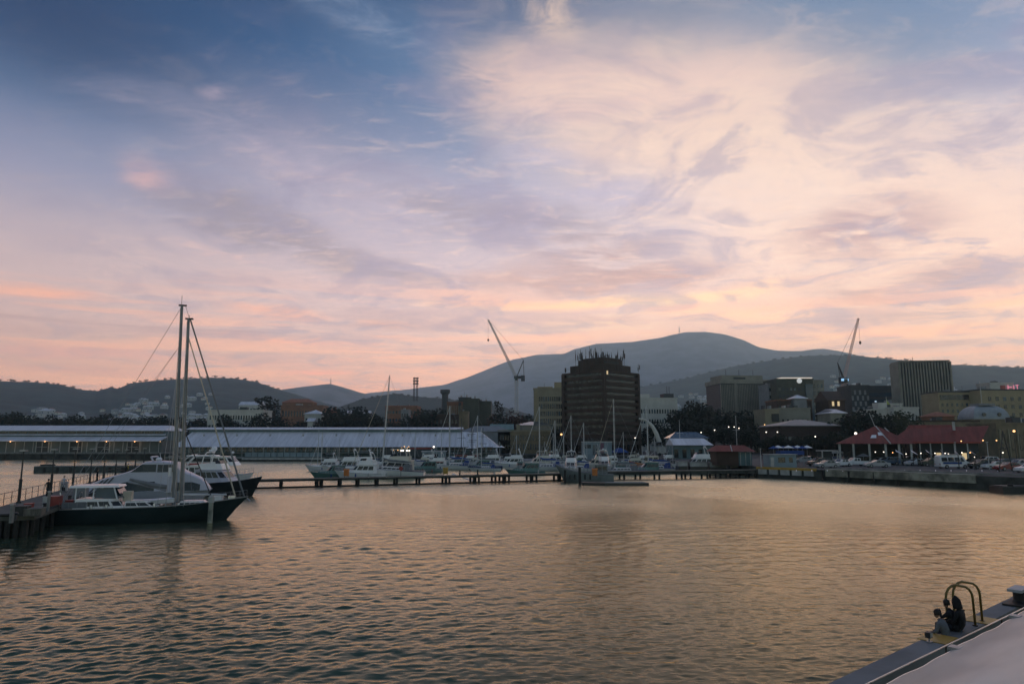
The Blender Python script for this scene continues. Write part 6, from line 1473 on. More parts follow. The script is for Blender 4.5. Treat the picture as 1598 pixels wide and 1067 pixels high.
# pale kiosk on quay
a = at(1201, 718, 138); b = at(1243, 718, 138); w_ = b.x - a.x; h_ = at(1220, 710.5, 138).z - GZ
t = thing('kiosk', 'pale blue grey boxy kiosk with two dark windows on the quay', 'kiosk', (a.x, 138, GZ)); 
G().box(0, w_, 0, 3.4, 0, 2.5).build('wall', M['bluegrey'], t); G().box(-.15, w_ + .15, -.2, 3.5, 2.504, 2.62).build('roof', M['pale_conc'], t)
for x in (.32, .72): G().box(w_ * x, w_ * (x + (.26 if x < .5 else .14)), -.05, .1, 1.0, 2.0).build('window', M['glass'], t)
G().box(w_ * .04, w_ * .16, -.04, .1, .1, 2.0).build('door', M['alu'], t)
# red roofed kiosk + open shelter left of it
a = at(1131, 725, 142); b = at(1192, 725, 142); w_ = b.x - a.x
t = thing('kiosk', 'dark kiosk with low dark red gabled roof and pale side panels', 'kiosk', (a.x, 148, GZ), 0)
G().box(.3, w_ * .62, .3, 5, 0, 3.0).build('wall', M['brown'], t); G().box(w_ * .62, w_ - .1, .6, 5, 0, 2.8).build('side_panel', M['tealwall'], t)
g = G(); g.add([(-.5, -.6, 3.0), (w_ + .4, -.6, 3.0), (w_ * .9, 3, 4.3), (w_ * .12, 3, 4.3), (w_ + .4, 6, 3.0), (-.5, 6, 3.0)], [(0, 1, 2, 3), (3, 2, 4, 5), (1, 4, 2), (0, 3, 5), (0, 5, 4, 1)]); g.build('roof', M['redroof'], t)
G().bar((w_ * .42, -.6, 3.05), (w_ * .52, 3, 4.35), .1, n=5).build('ridge_cap', M['pale_conc'], t)
for x in (.68, .82, .95): G().box(w_ * x - .06, w_ * x + .06, .5, .62, 0, 2.8).build('post', M['pale_conc'], t)
a = at(1050, 692, 205); b = at(1113, 692, 205); w_ = b.x - a.x
t = thing('harbour_shed', 'white roofed harbour shed right of the curved white boom', 'shed', (a.x, 205, GZ)); G().box(.3, w_ - .8, .5, 9, 0, 4.0).build('wall', M['tealwall'], t)
g = G(); g.add([(0, -.6, 4.0), (w_, -.6, 4.0), (w_ - 1.5, 4.5, 6.0), (0, 4.5, 6.0), (w_, 10, 4.0), (0, 10, 4.0)], [(0, 1, 2, 3), (3, 2, 4, 5), (1, 4, 2), (0, 3, 5), (0, 5, 4, 1)]); g.build('roof', M['roofmetal'], t)
for i in range(5): G().box(w_ * (i + .2) / 5, w_ * (i + .7) / 5, .42, .6, .3, 2.8).build('window', M['glass'], t)
t = thing('harbour_shed', 'blue glazed peaked roof behind the white roofed harbour shed', 'shed', (at(1047, 682, 225).x, 225, GZ)); G().box(0, 12, 0, 8, 0, 6).build('wall', M['greyw'], t); G().hip(0, 12, 0, 8, 6.2, 8.2, ins=3, over=.5).build('roof', M['blueglass'], t)
# blue white kiosk building with dark sign
a = at(910, 700, 222); b = at(955, 700, 222); w_ = b.x - a.x
t = thing('ticket_building', 'blue and white box building with dark sign panel at the foot of the tower', 'building', (a.x, 222, 1.2)); G().box(0, w_, 0, 5, 0, 5.6).build('wall', M['bluegrey'], t); G().box(-.1, w_ + .1, -.1, 5.1, 5.604, 5.9).build('roof', M['pale_conc'], t)
G().box(w_ * .06, w_ * .27, -.12, .1, 3.7, 4.9).build('sign_panel', M['darksteel'], t); G().box(w_ * .60, w_ * .72, -.1, .1, 2.2, 5.4).build('poster_panel', mat('purple_red_poster', (.16, .07, .10), .7), t); G().box(w_ * .60, w_ * .85, -.1, .1, .2, 2.1).build('door', M['darksteel'], t)
for x in (.33, .43): G().box(w_ * x, w_ * (x + .08), -.08, .1, 1.5, 4.8).build('panel', M['blueglass'], t)
t = thing('blue_tent', 'small blue tent roof right of the blue and white box building', 'tent', (at(956, 705, 222).x, 222, 1.2)); G().hip(0, 5, 0, 4, 2.6, 3.8, ins=2, over=.1, th=.3).build('canopy', M['canvasb'], t)
for x in (.1, 4.9): G().bar((x, .1, 0), (x, .1, 2.6), .06).build('post', M['alu'], t)
pier_platform('wharf', 'low wharf apron in front of the brown tower behind the marina boats', at(770, 715, 218).x, at(1052, 715, 218).x, 219, 240, 1.2, M['concrete'], 6)
# low white panels wall right end of the marina
a = gnd(1057, 733, 0); b = gnd(1180, 742, 0)
for i, (p0_, p1_) in enumerate(((1059, 1073), (1077, 1104), (1108, 1134), (1139, 1152), (1156, 1166))):
    D = 152; u, v = at(p0_, 725, D), at(p1_, 725, D); w_ = v.x - u.x; zt = at(p0_, 720.5 + i * .7, D).z; zb = at(p0_, 727 + i * .7, D).z
    t = thing('pontoon_finger', 'pale sided pontoon block behind the right end of the jetty', 'pontoon', (u.x, D, 0), 0, 'pale pontoon blocks')
    G().box(0, w_, 0, 3, -.4, zb).build('base', M['dkhull'], t); G().box(0, w_, 0, 3, zb + .003, zt).build('block', M['pale_conc'], t); G().box(-.05, w_ + .05, -.05, 3.05, zt + .003, zt + .1).build('cap', M['concrete'], t)
o = put_boat(CR[0], 1092, 736, 184, 1.1, 'white flybridge cruiser lying before the white roofed harbour shed', MG); o.location = (at(1088, 700, 172).x + 5, 172, 0)
o = put_boat(CR[1], 1128, 736, 184, 1.1, 'white covered boat left of the dark red roofed kiosk', MG); o.location = (at(1150, 700, 165).x, 165, 0)
# street lamps with glowing heads
for px, py, D, mm, lab in ((876, 677.5, 226, 'warmglow', 'orange glowing street lamp at the left foot of the brown tower'), (677, 697, 232, 'whiteglow', 'bright lamp on a pole in front of the middle shed'), (1094, 674.5, 230, 'whiteglow', 'white street lamp left of the park trees'), (1115, 671, 230, 'whiteglow', 'white street lamp before the park trees'), (1137, 666, 235, 'whiteglow', 'street lamp left of the pale mast in the park'), (1145.5, 666, 236, 'whiteglow', 'street lamp just left of the pale mast top'), (1153, 668, 234, 'whiteglow', 'street lamp just right of the pale mast'), (1193, 662.5, 232, 'warmglow', 'warm street lamp before the beige block'), (1195.5, 674, 228, 'whiteglow', 'low street lamp below the warm one'), (1213, 674, 228, 'whiteglow', 'white street lamp at the left of the hipped pavilion'), (1272, 681, 200, 'whiteglow', 'white street lamp in front of the hipped pavilion'), (1335, 676, 175, 'whiteglow', 'bright white lamp beside the left slope of the red roof'), (1582, 672.5, 200, 'warmglow', 'orange lamp shining on the sandstone facade at right'), (991, 683, 224, 'whiteglow', 'dim street lamp at the right foot of the brown tower')):
    p = at(px, py, D); zb = 1.5 if px < 1000 and px != 876 else GZ; t = thing('street_lamp', lab, 'street lamp', (p.x, D, zb)); h = p.z - zb
    G().bar((0, 0, 0), (0, 0, h), .09, .05, 7).build('pole', M['darksteel'], t); G().ball((0, -.1, h), .32 if px in (876, 677, 1335, 1582) else .18, 10, 6).build('lamp', M[mm], t)
# restaurant lights on wharf in front of the middle shed
t = thing('wharf_cafe', 'dark wharf cafe with rows of small lights and two white lit menus', 'cafe', (at(603, 700, 248).x, 246, 1.5)); 
G().box(0, 17, 0, 3, 0, 3.4).build('wall', M['darkw'], t); G().box(-.2, 17.2, -.3, 3.2, 3.405, 3.6).build('roof', M['darksteel'], t)
for px, py in ((614, 702), (621, 702), (627, 698), (631, 696.5), (636, 698), (638, 697), (615, 701)):
    q = at(px, py, 245.9); G().ball((q.x - t.location.x, -.15, q.z - 1.5), .17, 8, 5).build('bulb', M['warmglow'], t)
for px in (627.5, 637): q = at(px, 702.5, 245.9); G().box(q.x - t.location.x - .7, q.x - t.location.x + .6, -.12, .1, q.z - 1.8, q.z - 1.3).build('lit_panel', M['whiteglow'], t)
t = thing('awning', 'dark red awning on the wharf right of the lit cafe', 'awning', (at(640, 700, 246).x, 246, 1.5)); G().box(0, 8, -.2, 3, 2.9, 3.3).build('cloth', M['redhull'], t); G().bar((.2, 0, 0), (.2, 0, 2.9), .06).build('post', M['alu'], t); G().bar((7.8, 0, 0), (7.8, 0, 2.9), .06).build('post', M['alu'], t)
t = thing('fish_punt', 'pale floating fish punt kiosk under the right half of middle shed', 'kiosk', (at(656, 703, 236).x, 236, 0)); G().box(0, 9, 0, 4, -.3, .8).build('float', M['dkhull'], t); G().box(.5, 8.5, .5, 3.5, .8, 3.6).build('cabin', M['bluegrey'], t); G().box(.2, 8.8, .2, 3.8, 3.604, 3.8).build('roof', M['roofmetal'], t); G().box(2, 6, .42, .52, 1.7, 2.9).build('window', M['glass'], t)

# ------------------------------------------------------------------ cars
def car_geo(t, kind, paint):
    """x forward, length along x"""
    L, W_, H = {'sedan': (4.6, 1.8, 1.45), 'hatch': (4.1, 1.75, 1.5), 'suv': (4.7, 1.9, 1.75), 'ute': (5.2, 1.9, 1.75), 'van': (5.8, 2.05, 2.55)}[kind]
    P = {'sedan': [(-2.3, .55), (-2.25, .95), (-1.6, 1.02), (-1.0, 1.42), (.15, 1.45), (.95, 1.0), (2.1, .82), (2.3, .55), (2.28, .3), (-2.25, .3)],
         'hatch': [(-2.05, .5), (-2.0, 1.0), (-1.7, 1.42), (-.6, 1.5), (.2, 1.47), (.95, 1.02), (1.9, .85), (2.05, .5), (2.0, .3), (-2.0, .3)],
         'suv': [(-2.35, .5), (-2.3, 1.1), (-2.05, 1.68), (-1.2, 1.75), (.35, 1.72), (1.05, 1.15), (2.2, 1.0), (2.35, .6), (2.3, .36), (-2.3, .36)],
         'ute': [(-2.6, .55), (-2.58, 1.05), (-.75, 1.08), (-.7, 1.7), (.5, 1.75), (1.2, 1.15), (2.45, 1.02), (2.6, .6), (2.55, .4), (-2.55, .4)],
         'van': [(-2.9, .5), (-2.88, 2.3), (-2.6, 2.52), (1.2, 2.55), (1.75, 2.25), (2.2, 1.35), (2.8, 1.1), (2.9, .6), (2.85, .35), (-2.85, .35)]}[kind]
    n = len(P); g = G(); rings = []
    for y, s in ((-W_ / 2 + .0, 0), (-W_ / 2, 1), (-W_ * .36, 2), (W_ * .36, 2), (W_ / 2, 1), (W_ / 2, 0)):
        rg_ = []
        for x, z in P:
            inn = .0
            if s < 2 and z > 1.15: inn = (z - 1.15) * .22
            yy = y - math.copysign(inn, y) if s < 2 else y
            rg_.append((x * (1 if s else .985), yy, z if s else min(z, z * .99)))
        rings.append(rg_)
    g.loft(rings); g.build('body', paint, t, smooth='auto')
    zlo, zhi = {'sedan': (.98, 1.36), 'hatch': (1.0, 1.4), 'suv': (1.12, 1.6), 'ute': (1.12, 1.62), 'van': (1.35, 2.1)}[kind]
    xs = {'sedan': [(-1.35, -.5), (-.42, .42)], 'hatch': [(-1.55, -.7), (-.62, .3)], 'suv': [(-1.95, -1.1), (-1.02, -.25), (-.17, .6)], 'ute': [(-.6, -.1), (0, .7)], 'van': [(-2.6, -1.5), (-1.35, -.2), (-.05, .9), (1.05, 1.8)]}[kind]
    for s in (-1, 1):
        for k, (a, b) in enumerate(xs):
            y0 = s * (W_ / 2 - max(0, zlo - 1.15) * .22 + .012); y1 = s * (W_ / 2 - max(0, zhi - 1.15) * .22 + .012)
            da = .3 if k == 0 and kind == 'sedan' else .05; db = .38 if k == len(xs) - 1 else .02
            G().add([(a, y0, zlo), (b, y0, zlo), (b - db, y1, zhi), (a + da, y1, zhi)], [(0, 1, 2, 3)]).build('side_window', M['glass'], t)
    fr = {'sedan': ((.95, 1.0), (.15, 1.45)), 'hatch': ((.95, 1.02), (.2, 1.47)), 'suv': ((1.05, 1.15), (.35, 1.72)), 'ute': ((1.2, 1.15), (.5, 1.75)), 'van': ((2.2, 1.35), (1.75, 2.25))}[kind]
    (xa, za), (xb, zb) = fr; G().add([(xa - .04, -W_ * .4, za + .05), (xa - .04, W_ * .4, za + .05), (xb + .06, W_ * .35, zb - .03), (xb + .06, -W_ * .35, zb - .03)], [(0, 1, 2, 3)]).build('windscreen', M['glass'], t)
    wb = L * .30; r = .33 if kind != 'van' else .36
    for x in (-wb, wb):
        for s in (-1, 1):
            w = G().bar((x, s * (W_ / 2 - .2), r), (x, s * (W_ / 2 + .03), r), r, n=16).build('wheel', M['black'], t)
            G().bar((x, s * (W_ / 2 + .031), r), (x, s * (W_ / 2 + .045), r), r * .55, n=10).build('rim', M['alu'], w)
    xf = L / 2 - .06
    for s in (-1, 1): G().box(xf - .03, xf + .05, s * W_ * .36 - .16, s * W_ * .36 + .16, .62, .76).build('headlight', M['steel'], t); G().box(-L / 2 - .02, -L / 2 + .1, s * W_ * .38 - .12, s * W_ * .38 + .12, .72, .92).build('tail_light', M['redhull'], t)
    if kind == 'ute': G().box(-2.5, -.8, -.8, .8, 1.06, 1.10).build('tray_liner', M['black'], t)
    if kind == 'van':
        for s in (-1, 1): G().box(-2.4, 1.2, s * (W_ / 2 + .006) - .005, s * (W_ / 2 + .006) + .005, .85, 1.25).build('side_stripe', M['canvasb'], t)
        G().box(-1.6, .6, -.6, .6, 2.56, 2.72).build('roof_rack', M['alu'], t)
carp = {}
def car(kind, paint, px, py, rz, label, D=None):
    p = gnd(px, py, GZ) if D is None else Vector((at(px, 700, D).x, D, GZ)); pm = mat(paint + '_car_paint', {'white': (.66, .67, .69), 'silver': (.34, .35, .37), 'dark': (.03, .032, .036), 'red': (.20, .02, .02), 'green': (.03, .05, .04), 'blue': (.05, .09, .16)}[paint], .25, .0, var=.06)
    key = kind; nm = {'sedan': 'parked_car', 'hatch': 'parked_car', 'suv': 'parked_car', 'ute': 'pickup_truck', 'van': 'parked_van'}[kind]; cat = {'ute': 'pickup', 'van': 'van'}.get(kind, 'car')
    if (kind) not in carp:
        t = thing(nm, label, cat, p, R(rz)); car_geo(t, kind, pm); carp[kind] = (t, pm); t['group'] = 'vehicles parked on the right quay'; return t
    src, sp_ = carp[kind]; t = dup(src, p, R(rz), 1.0, label, 'vehicles parked on the right quay')
    if pm is not sp_: recolour(t, [(sp_, pm)])
    return t
car('ute', 'white', 1335, 727, 180, 'white pickup truck with its bonnet to the left below the red pavilion')
car('hatch', 'silver', 1253, 722, 165, 'small silver hatchback right behind the pale kiosk')
car('suv', 'dark', 1278, 727, 190, 'dark car half hidden behind the silver sedan near the kiosk')
car('sedan', 'silver', 1290, 729.5, 188, 'silver sedan standing in front of the dark car near the kiosk')
car('van', 'white', 1305, 720, 176, 'white van far back between the silver sedan and the pickup')
car('sedan', 'white', 1312, 727.5, 200, 'white sedan partly hidden left of the white pickup')
car('sedan', 'silver', 1369, 729, 172, 'silver sedan nose down left with white car behind it')
car('hatch', 'white', 1373, 724, 190, 'white hatchback behind the silver sedan below the pale post')
car('suv', 'blue', 1386, 725, 180, 'blue grey car at the foot of the pavilion post')
car('sedan', 'white', 1430, 726, 182, 'white sedan on its own between blue car and dark wagon')
car('suv', 'green', 1454, 727, 178, 'dark green wagon right of the lone white sedan')
car('van', 'white', 1487, 730.5, 0, 'big white van with blue side stripe parked on the quay')
car('suv', 'dark', 1532, 731, 180, 'dark four wheel drive between the striped van and the red car')
car('sedan', 'red', 1574, 734, 182, 'dark red sedan near the right edge on the quay')
car('hatch', 'blue', 1562, 727, 184, 'pale blue hatchback behind the dark red sedan')
car('suv', 'silver', 1592, 731, 180, 'silver car cut by the right edge of the picture')
car('hatch', 'dark', 1517, 726, 184, 'small dark hatchback partly behind the striped van')
G2 = 'vehicles parked on the right quay'
for i, (px, py, k, c, rz) in enumerate(((1344, 721.5, 'sedan', 'dark', 184), (1400, 722, 'sedan', 'white', 178), (1416, 721, 'hatch', 'silver', 182), (1441, 721, 'sedan', 'silver', 176), (1468, 721.5, 'hatch', 'white', 184), (1540, 724, 'suv', 'white', 178), (1552, 731.5, 'sedan', 'white', 182), (1608, 737, 'sedan', 'white', 184), (1265, 720, 'sedan', 'dark', 180), (1322, 721, 'hatch', 'blue', 182), (1502, 723, 'sedan', 'dark', 180))):
    car(k, c, px, py, rz, ('dark sedan in the back row under the red pyramid roof', 'white sedan in the back row beside the pavilion post', 'silver hatchback in the back row below the first awnings', 'silver sedan in the back row behind the lone white sedan', 'white hatchback in the back row left of the striped van', 'white four wheel drive in the back row right of the striped van', 'white sedan between the dark four wheel drive and the red sedan', 'white sedan cut off by the right edge in the front row', 'dark sedan in the back row right of the pale kiosk', 'pale blue hatchback behind the pickup truck', 'dark sedan just behind the striped van')[i])
# things on the lower ledge: small bins / people-sized dots along quay
for px, py, D, lab in ((1580, 700, 118, 'dark tripod frame with slanting legs at the right edge'), (1499, 640, 0, '')):
    if not D: continue
    p = at(px, 740, D); t = thing('boat_hoist', lab, 'hoist', (p.x, D, GZ))
    zt = at(1563, 672, D).z - GZ; G().bar((-2.2, 0, 0), (-.9, 0, zt), .08).build('leg', M['darksteel'], t); G().bar((.2, 0, 0), (-.9, 0, zt), .08).build('leg', M['darksteel'], t); G().bar((-1.9, 0, zt * .55), (.1, 0, zt * .6), .05).build('crossbar', M['darksteel'], t)
for px, yt, D, lab in ((1544, 690, 125, 'slim grey lamp pole beside the dark four wheel drive'), (1494, 690, 149, 'slim pole behind the striped van'), (1188, 700, 136, 'thin white pole on the yellow kerb left of the pale kiosk')):
    p = at(px, 730, D); zt = at(px, yt, D).z - GZ; t = thing('quay_pole', lab, 'pole', (p.x, D, GZ)); G().bar((0, 0, 0), (0, 0, zt), .07, .045, 7).build('pole', M['mastwhite'], t); G().box(-.2, .2, -.1, .1, zt, zt + .1).build('cap', M['alu'], t); G().box(-.16, .16, -.16, .16, 0, .12).build('foot', M['concrete'], t)
t = thing('small_shelter', 'small dark open shelter with pale flat roof left of the red pavilion', 'shelter', (at(1283, 712, 152).x, 152, GZ)); G().box(0, 3.6, 0, 3, 3.0, 3.2).build('roof', M['pale_conc'], t)
for x in (.1, 3.4): G().box(x - .1, x + .1, 0, .2, 0, 3.0).build('post', M['pale_conc'], t)
G().box(.2, 3.4, 2.6, 2.8, 0, 3).build('rear_wall', M['darkw'], t)
t = thing('tyre_stack', 'low dark moored pontoon with clutter at the right end of the quay', 'pontoon', (at(1548, 755, 99).x, 98.5, 0)); G().box(0, 9, -1.6, 1.2, -.4, .9).build('float', M['dkhull'], t); G().box(.2, 8.8, -1.4, 1.0, .904, 1.0).build('deck', M['darksteel'], t)
t.name = 'dark_pontoon'
for x in (1.5, 4.2, 6.5): G().tube([(x, -1.0, 1.0), (x, -1.0, 1.25)], .35, 12).build('tyre', M['black'], t)

# ------------------------------------------------------------------ people
def skin_body(name, joints, edges, rad, m, par, root=0, sub=1):
    me = bpy.data.meshes.new(name); me.from_pydata([tuple(j) for j in joints], edges, []); o = bpy.data.objects.new(name, me); COL.objects.link(o); o.parent = par
    sk = o.modifiers.new('skin', 'SKIN'); sd_ = o.modifiers.new('sub', 'SUBSURF'); sd_.levels = sub; sd_.render_levels = sub
    for i, r in enumerate(rad): me.skin_vertices[0].data[i].radius = (r, r) if not isinstance(r, tuple) else r
    me.skin_vertices[0].data[root].use_root = True; sk.use_smooth_shade = True
    me.materials.append(m); return o
def head_geo(par, c, tilt, m_skin, m_hair, hair_long=False, hood=None, yaw=0.0, s=1.0):
    """head with face: built facing +x then turned"""
    c = Vector(c); q = Matrix.Rotation(yaw, 3, 'Z') @ Matrix.Rotation(tilt, 3, 'Y')
    T = lambda g: [tuple(c + q @ (Vector(v) * s)) for v in g.v]
    prof = [(-.115, .015, .02), (-.10, .045, .04), (-.06, .068, .062), (-.01, .082, .072), (.04, .088, .076), (.08, .078, .068), (.11, .045, .04)]
    g = G(); g.loft([[((.035 if z < -.05 else .012) * (1 if z < .05 else 0) + rx * math.cos(a), ry * math.sin(a), z) for a in [2 * math.pi * i / 12 for i in range(12)]] for z, rx, ry in prof]); g.v = T(g)
    h = g.build('head', m_skin, par, smooth=True)
    n = G(); n.add([(.085, -.012, -.03), (.085, .012, -.03), (.112, 0, -.035), (.088, 0, .02)], [(0, 1, 2), (0, 2, 3), (1, 3, 2), (0, 3, 1)]); n.v = T(n); n.build('nose', m_skin, h)
    for sgn in (-1, 1):
        e = G().ball((.082, sgn * .03, .005), .011, 8, 5); e.v = T(e); e.build('eye', M['black'], h)
        e = G().ball((.0, sgn * .078, -.005), .02, 8, 5, (.8, .4, 1.4)); e.v = T(e); e.build('ear', m_skin, h)
    mo = G().box(.083, .09, -.022, .022, -.064, -.056); mo.v = T(mo); mo.build('mouth', M['redhull'], h)
    if hood:
        g = G(); g.loft([[(-.025 + rx * math.cos(a), ry * math.sin(a), z) for a in [2 * math.pi * i / 12 for i in range(12)]] for z, rx, ry in ((-.16, .12, .13), (-.08, .115, .105), (0, .115, .105), (.07, .105, .095), (.13, .07, .06), (.185, .018, .018))]); g.v = T(g); g.build('hood', hood, par, smooth=True)
    else:
        g = G(); g.loft([[(-.022 + rx * math.cos(a), ry * math.sin(a), z) for a in [2 * math.pi * i / 12 for i in range(12)]] for z, rx, ry in (((-.12, .05, .06),) if hair_long else ()) + ((-.05, .078, .08), (0.02, .085, .086), (.07, .092, .084), (.11, .07, .062), (.128, .02, .02))]); g.v = T(g); g.build('hair', m_hair, par, smooth=True)
SK = mat('skin', (.36, .22, .16), .6, var=.05); HB = mat('dark_hair', (.012, .010, .009), .7)
# near wharf frame: u along the edge (away to the right), v inward over the deck
E0 = gnd(1290, 1067, GZ); E1 = gnd(1598, 922, GZ); eu = (E1 - E0).normalized(); ev = Vector((eu.y, -eu.x, 0))
def W_(u, v, z=GZ): p = E0 + eu * u + ev * v; return Vector((p.x, p.y, z))
def uv(px, py, z=GZ): p = gnd(px, py, z) - E0; return p.dot(eu), p.dot(ev)
wrz = math.atan2(eu.y, eu.x)
# concrete edge beam and the deck behind it
ui, vi = uv(1598, 942); VB = vi
t = thing('wharf_edge', 'long grey concrete edge beam of the near wharf at bottom right', 'wharf', tuple(W_(-12, 0, 0)), wrz); LW = 75
G().box(0, LW, -VB, 0, GZ - .9, GZ).build('edge_beam', mat('smooth_grey_concrete', (.155, .17, .175), .75, var=.22, scale=.5, bump=.1), t)
G().box(0, LW, -VB - 9, -VB - .003, GZ - .9, GZ - .34).build('deck', M['darkw'], t)
G().box(0, LW, -VB - 9, -1.0, -1.5, GZ - .903).build('substructure', M['quay_wall'], t)
for i in range(24): G().bar((1 + i * 3, -.45, -1.5), (1 + i * 3, -.45, GZ - .905), .28, n=9).build('pile', M['pile'], t)
fl = lambda u, v: (u + 12, -v)       # wharf local coordinates
for (px, py) in ((1463, 996), (1531, 967)):
    u, v = uv(px, py); t2 = G().box(-.45, .45, -.34, .34, .004, .02).build('yellow_step_marking', M['yellow'], None, loc=tuple(W_(u, v))); t2.rotation_euler[2] = wrz
    tag(t2, 'worn yellow painted plate on the wharf edge ' + ('left of the seated people' if px == 1463 else 'right of the seated people under the hoops'), 'marking')
# rail pipe (thin pale line) along the inner side of beam
u0, v0 = uv(1345, 1067, 2.35); u1, v1 = uv(1598, 947, 2.35)
a = gnd(1340, 1073, 2.35); b = gnd(1598, 948, 2.35); dd = (b - a).normalized(); a = a - dd * 5; b = b + dd * 40
t = thing('cable_rail', 'thin pale steel cable stretched along the inside of the wharf edge', 'railing', (0, 0, 0)); G().bar(a, b, .018, n=6).build('cable', M['steel'], t)
n_ = int((b - a).length / 4)
for i in range(n_): p = a + dd * (i * 4 + 1.5); G().bar((p.x, p.y, GZ - .34), (p.x, p.y, 2.36), .022, n=6).build('stanchion', M['darksteel'], t)
# ladder hoops
for k, (pa_, pb_, yt, lab) in enumerate((((1480, 979), (1522, 976), 912, 'nearer yellow ladder handrail hoop arching over the wharf edge'), ((1491, 972), (1533, 969), 907, 'farther yellow ladder handrail hoop arching over the wharf edge'))):
    p = gnd(*pa_, GZ); q = gnd(*pb_, GZ); h = at(pa_[0] + 20, yt, (p.y + q.y) / 2).z - GZ
    t = thing('ladder_hoop', lab, 'handrail', tuple(p)); q = q - p; w_ = q.length; hd = q.normalized(); rr_ = min(w_ * .42, .35)
    pts = [Vector((0, 0, -1.0)), Vector((0, 0, h - rr_))] + [hd * (rr_ - rr_ * math.cos(a)) + Vector((0, 0, h - rr_ + rr_ * math.sin(a))) for a in (.4, .8, 1.2, 1.5708)] + [hd * (w_ - rr_ + rr_ * math.sin(a)) + Vector((0, 0, h - rr_ + rr_ * math.cos(a) - .04)) for a in (0, .4, .8, 1.2, 1.5708)] + [hd * w_]
    G().tube(pts, .034, 9).build('hoop', mat('worn_yellow_steel', (.16, .11, .02), .5, var=.35, scale=3), t, smooth=True); G().tube([hd * w_, hd * w_ + Vector((0, 0, .03))], .07, 10).build('foot', M['darksteel'], t)
p = gnd(1484, 975, GZ) - ev * .12; t = thing('wharf_ladder', 'dark ladder going down the wharf face under the hoops', 'ladder', tuple(p), wrz)
for x in (0, .55): G().bar((x, 0, -2.4), (x, 0, -.02), .03, n=6).build('side_rail', M['darksteel'], t)
for i in range(8): G().bar((0, 0, -2.2 + i * .3), (.55, 0, -2.2 + i * .3), .018, n=5).build('rung', M['darksteel'], t)
# small bracket with light and bollard
u, v = uv(1447, 1001); p = W_(u, v + .05); t = thing('deck_lamp', 'small square lamp box on a bracket at the wharf edge left of the yellow plate', 'lamp', tuple(p), wrz)
G().box(-.06, .06, -.06, .06, 0, .03).build('foot', M['alu'], t); G().bar((0, 0, .03), (0, 0, .12), .02).build('stem', M['alu'], t); G().box(-.09, .09, -.06, .06, .12, .26).build('housing', M['darksteel'], t); G().box(-.07, .07, -.07, -.062, .14, .24).build('lens', M['pale_conc'], t)
p = gnd(1588, 943, GZ); t = thing('mooring_bollard', 'black flat topped mooring bollard with pale cap at the right edge', 'bollard', tuple(p), wrz)
G().box(-.45, .8, -.42, .3, .004, .06).build('base_plate', M['black'], t); G().tube([(.25, 0, .07), (.25, 0, .12), (.25, 0, .34), (.25, 0, .40)], [.21, .17, .17, .22], 14).build('post', M['black'], t); G().box(-.2, .75, -.2, .2, .404, .49).build('cap', mat('pale_bollard_cap', (.38, .40, .42), .5), t)
# three seated figures, backs to us, feet over the water
def seated(px, py, label, top, trouser, hair_long=False, hood=None, lean=.0, s=1.0, head_turn=0.0, arm_up=False, vdir=-1.0):
    """sits on the beam looking out to the water; local +x = looking direction"""
    p = gnd(px, py, GZ); t = thing('person', label, 'person', tuple(p), math.atan2(-ev.y, -ev.x), 'people sitting on the wharf edge'); t.scale = (s,) * 3
    J = [(0, 0, .11), (.02 + lean * .3, 0, .30), (.05 + lean * .8, 0, .47), (.07 + lean, 0, .56), (.09 + lean * 1.2, 0, .64),
         (.05, .10, .10), (.42, .12, .16), (.50, .12, -.22), (.60, .12, -.27), (.05, -.10, .10), (.42, -.12, .16), (.50, -.12, -.22), (.60, -.12, -.27),
         (.05 + lean, .20, .50), (.12 + lean, .25, .27), (.34, .17, .24), (.05 + lean, -.20, .50), (.12 + lean, -.25, .27), (.34, -.17, .24)]
    if arm_up: J[14] = (.22 + lean, .27, .36); J[15] = (.30 + lean, .12, .58); 
    E = [(0, 1), (1, 2), (2, 3), (3, 4), (0, 5), (5, 6), (6, 7), (7, 8), (0, 9), (9, 10), (10, 11), (11, 12), (2, 13), (13, 14), (14, 15), (2, 16), (16, 17), (17, 18)]
    Rr = [(.16, .13), (.15, .12), (.16, .11), .085, .055, .09, .075, .05, .04, .09, .075, .05, .04, .07, .05, .035, .07, .05, .035]
    b = skin_body('body', J, E, Rr, top, t)
    # trousers and shoes over the legs
    for sg in (5, 9): G().tube([J[sg], J[sg + 1], ], [.105, .092], 10).build('trouser_thigh', trouser, t, smooth=True); G().tube([J[sg + 1], J[sg + 2]], [.088, .06], 10).build('trouser_leg', trouser, t, smooth=True); x, y, z = J[sg + 3]; G().ball((x, y, z - .01), .06, 8, 5, (1.6, .8, .7)).build('shoe', M['black'], t)
    for j in (15, 18):
        x, y, z = J[j]; hnd = G().ball((x + .03, y, z), .038, 8, 5, (1.3, .9, .5)); 
        for f in range(4): hnd.tube([(x + .05, y - .028 + f * .019, z), (x + .09, y - .03 + f * .02, z - .008), (x + .105 + .008 * (1.5 - abs(f - 1.5)), y - .028 + f * .019, z - .032)], [.009, .008, .007], 5)
        hnd.tube([(x + .01, y - .035 * (1 if y > 0 else -1), z), (x + .05, y - .055 * (1 if y > 0 else -1), z - .01)], [.010, .008], 5); hnd.build('hand', SK, t, smooth=True)
    head_geo(t, (.12 + lean * 1.3, 0, .75), .15 + lean, SK, HB, hair_long, hood, head_turn)
    return t
blk = mat('black_cloth', (.010, .011, .013), .9, var=.3, scale=6); gry = mat('grey_cloth', (.13, .145, .16), .9, var=.25, scale=5); dnm = mat('dark_denim', (.015, .02, .03), .9)
seated(1503, 985, 'person in black hooded coat sitting on the wharf edge under the hoops', blk, blk, hood=blk, s=1.0)
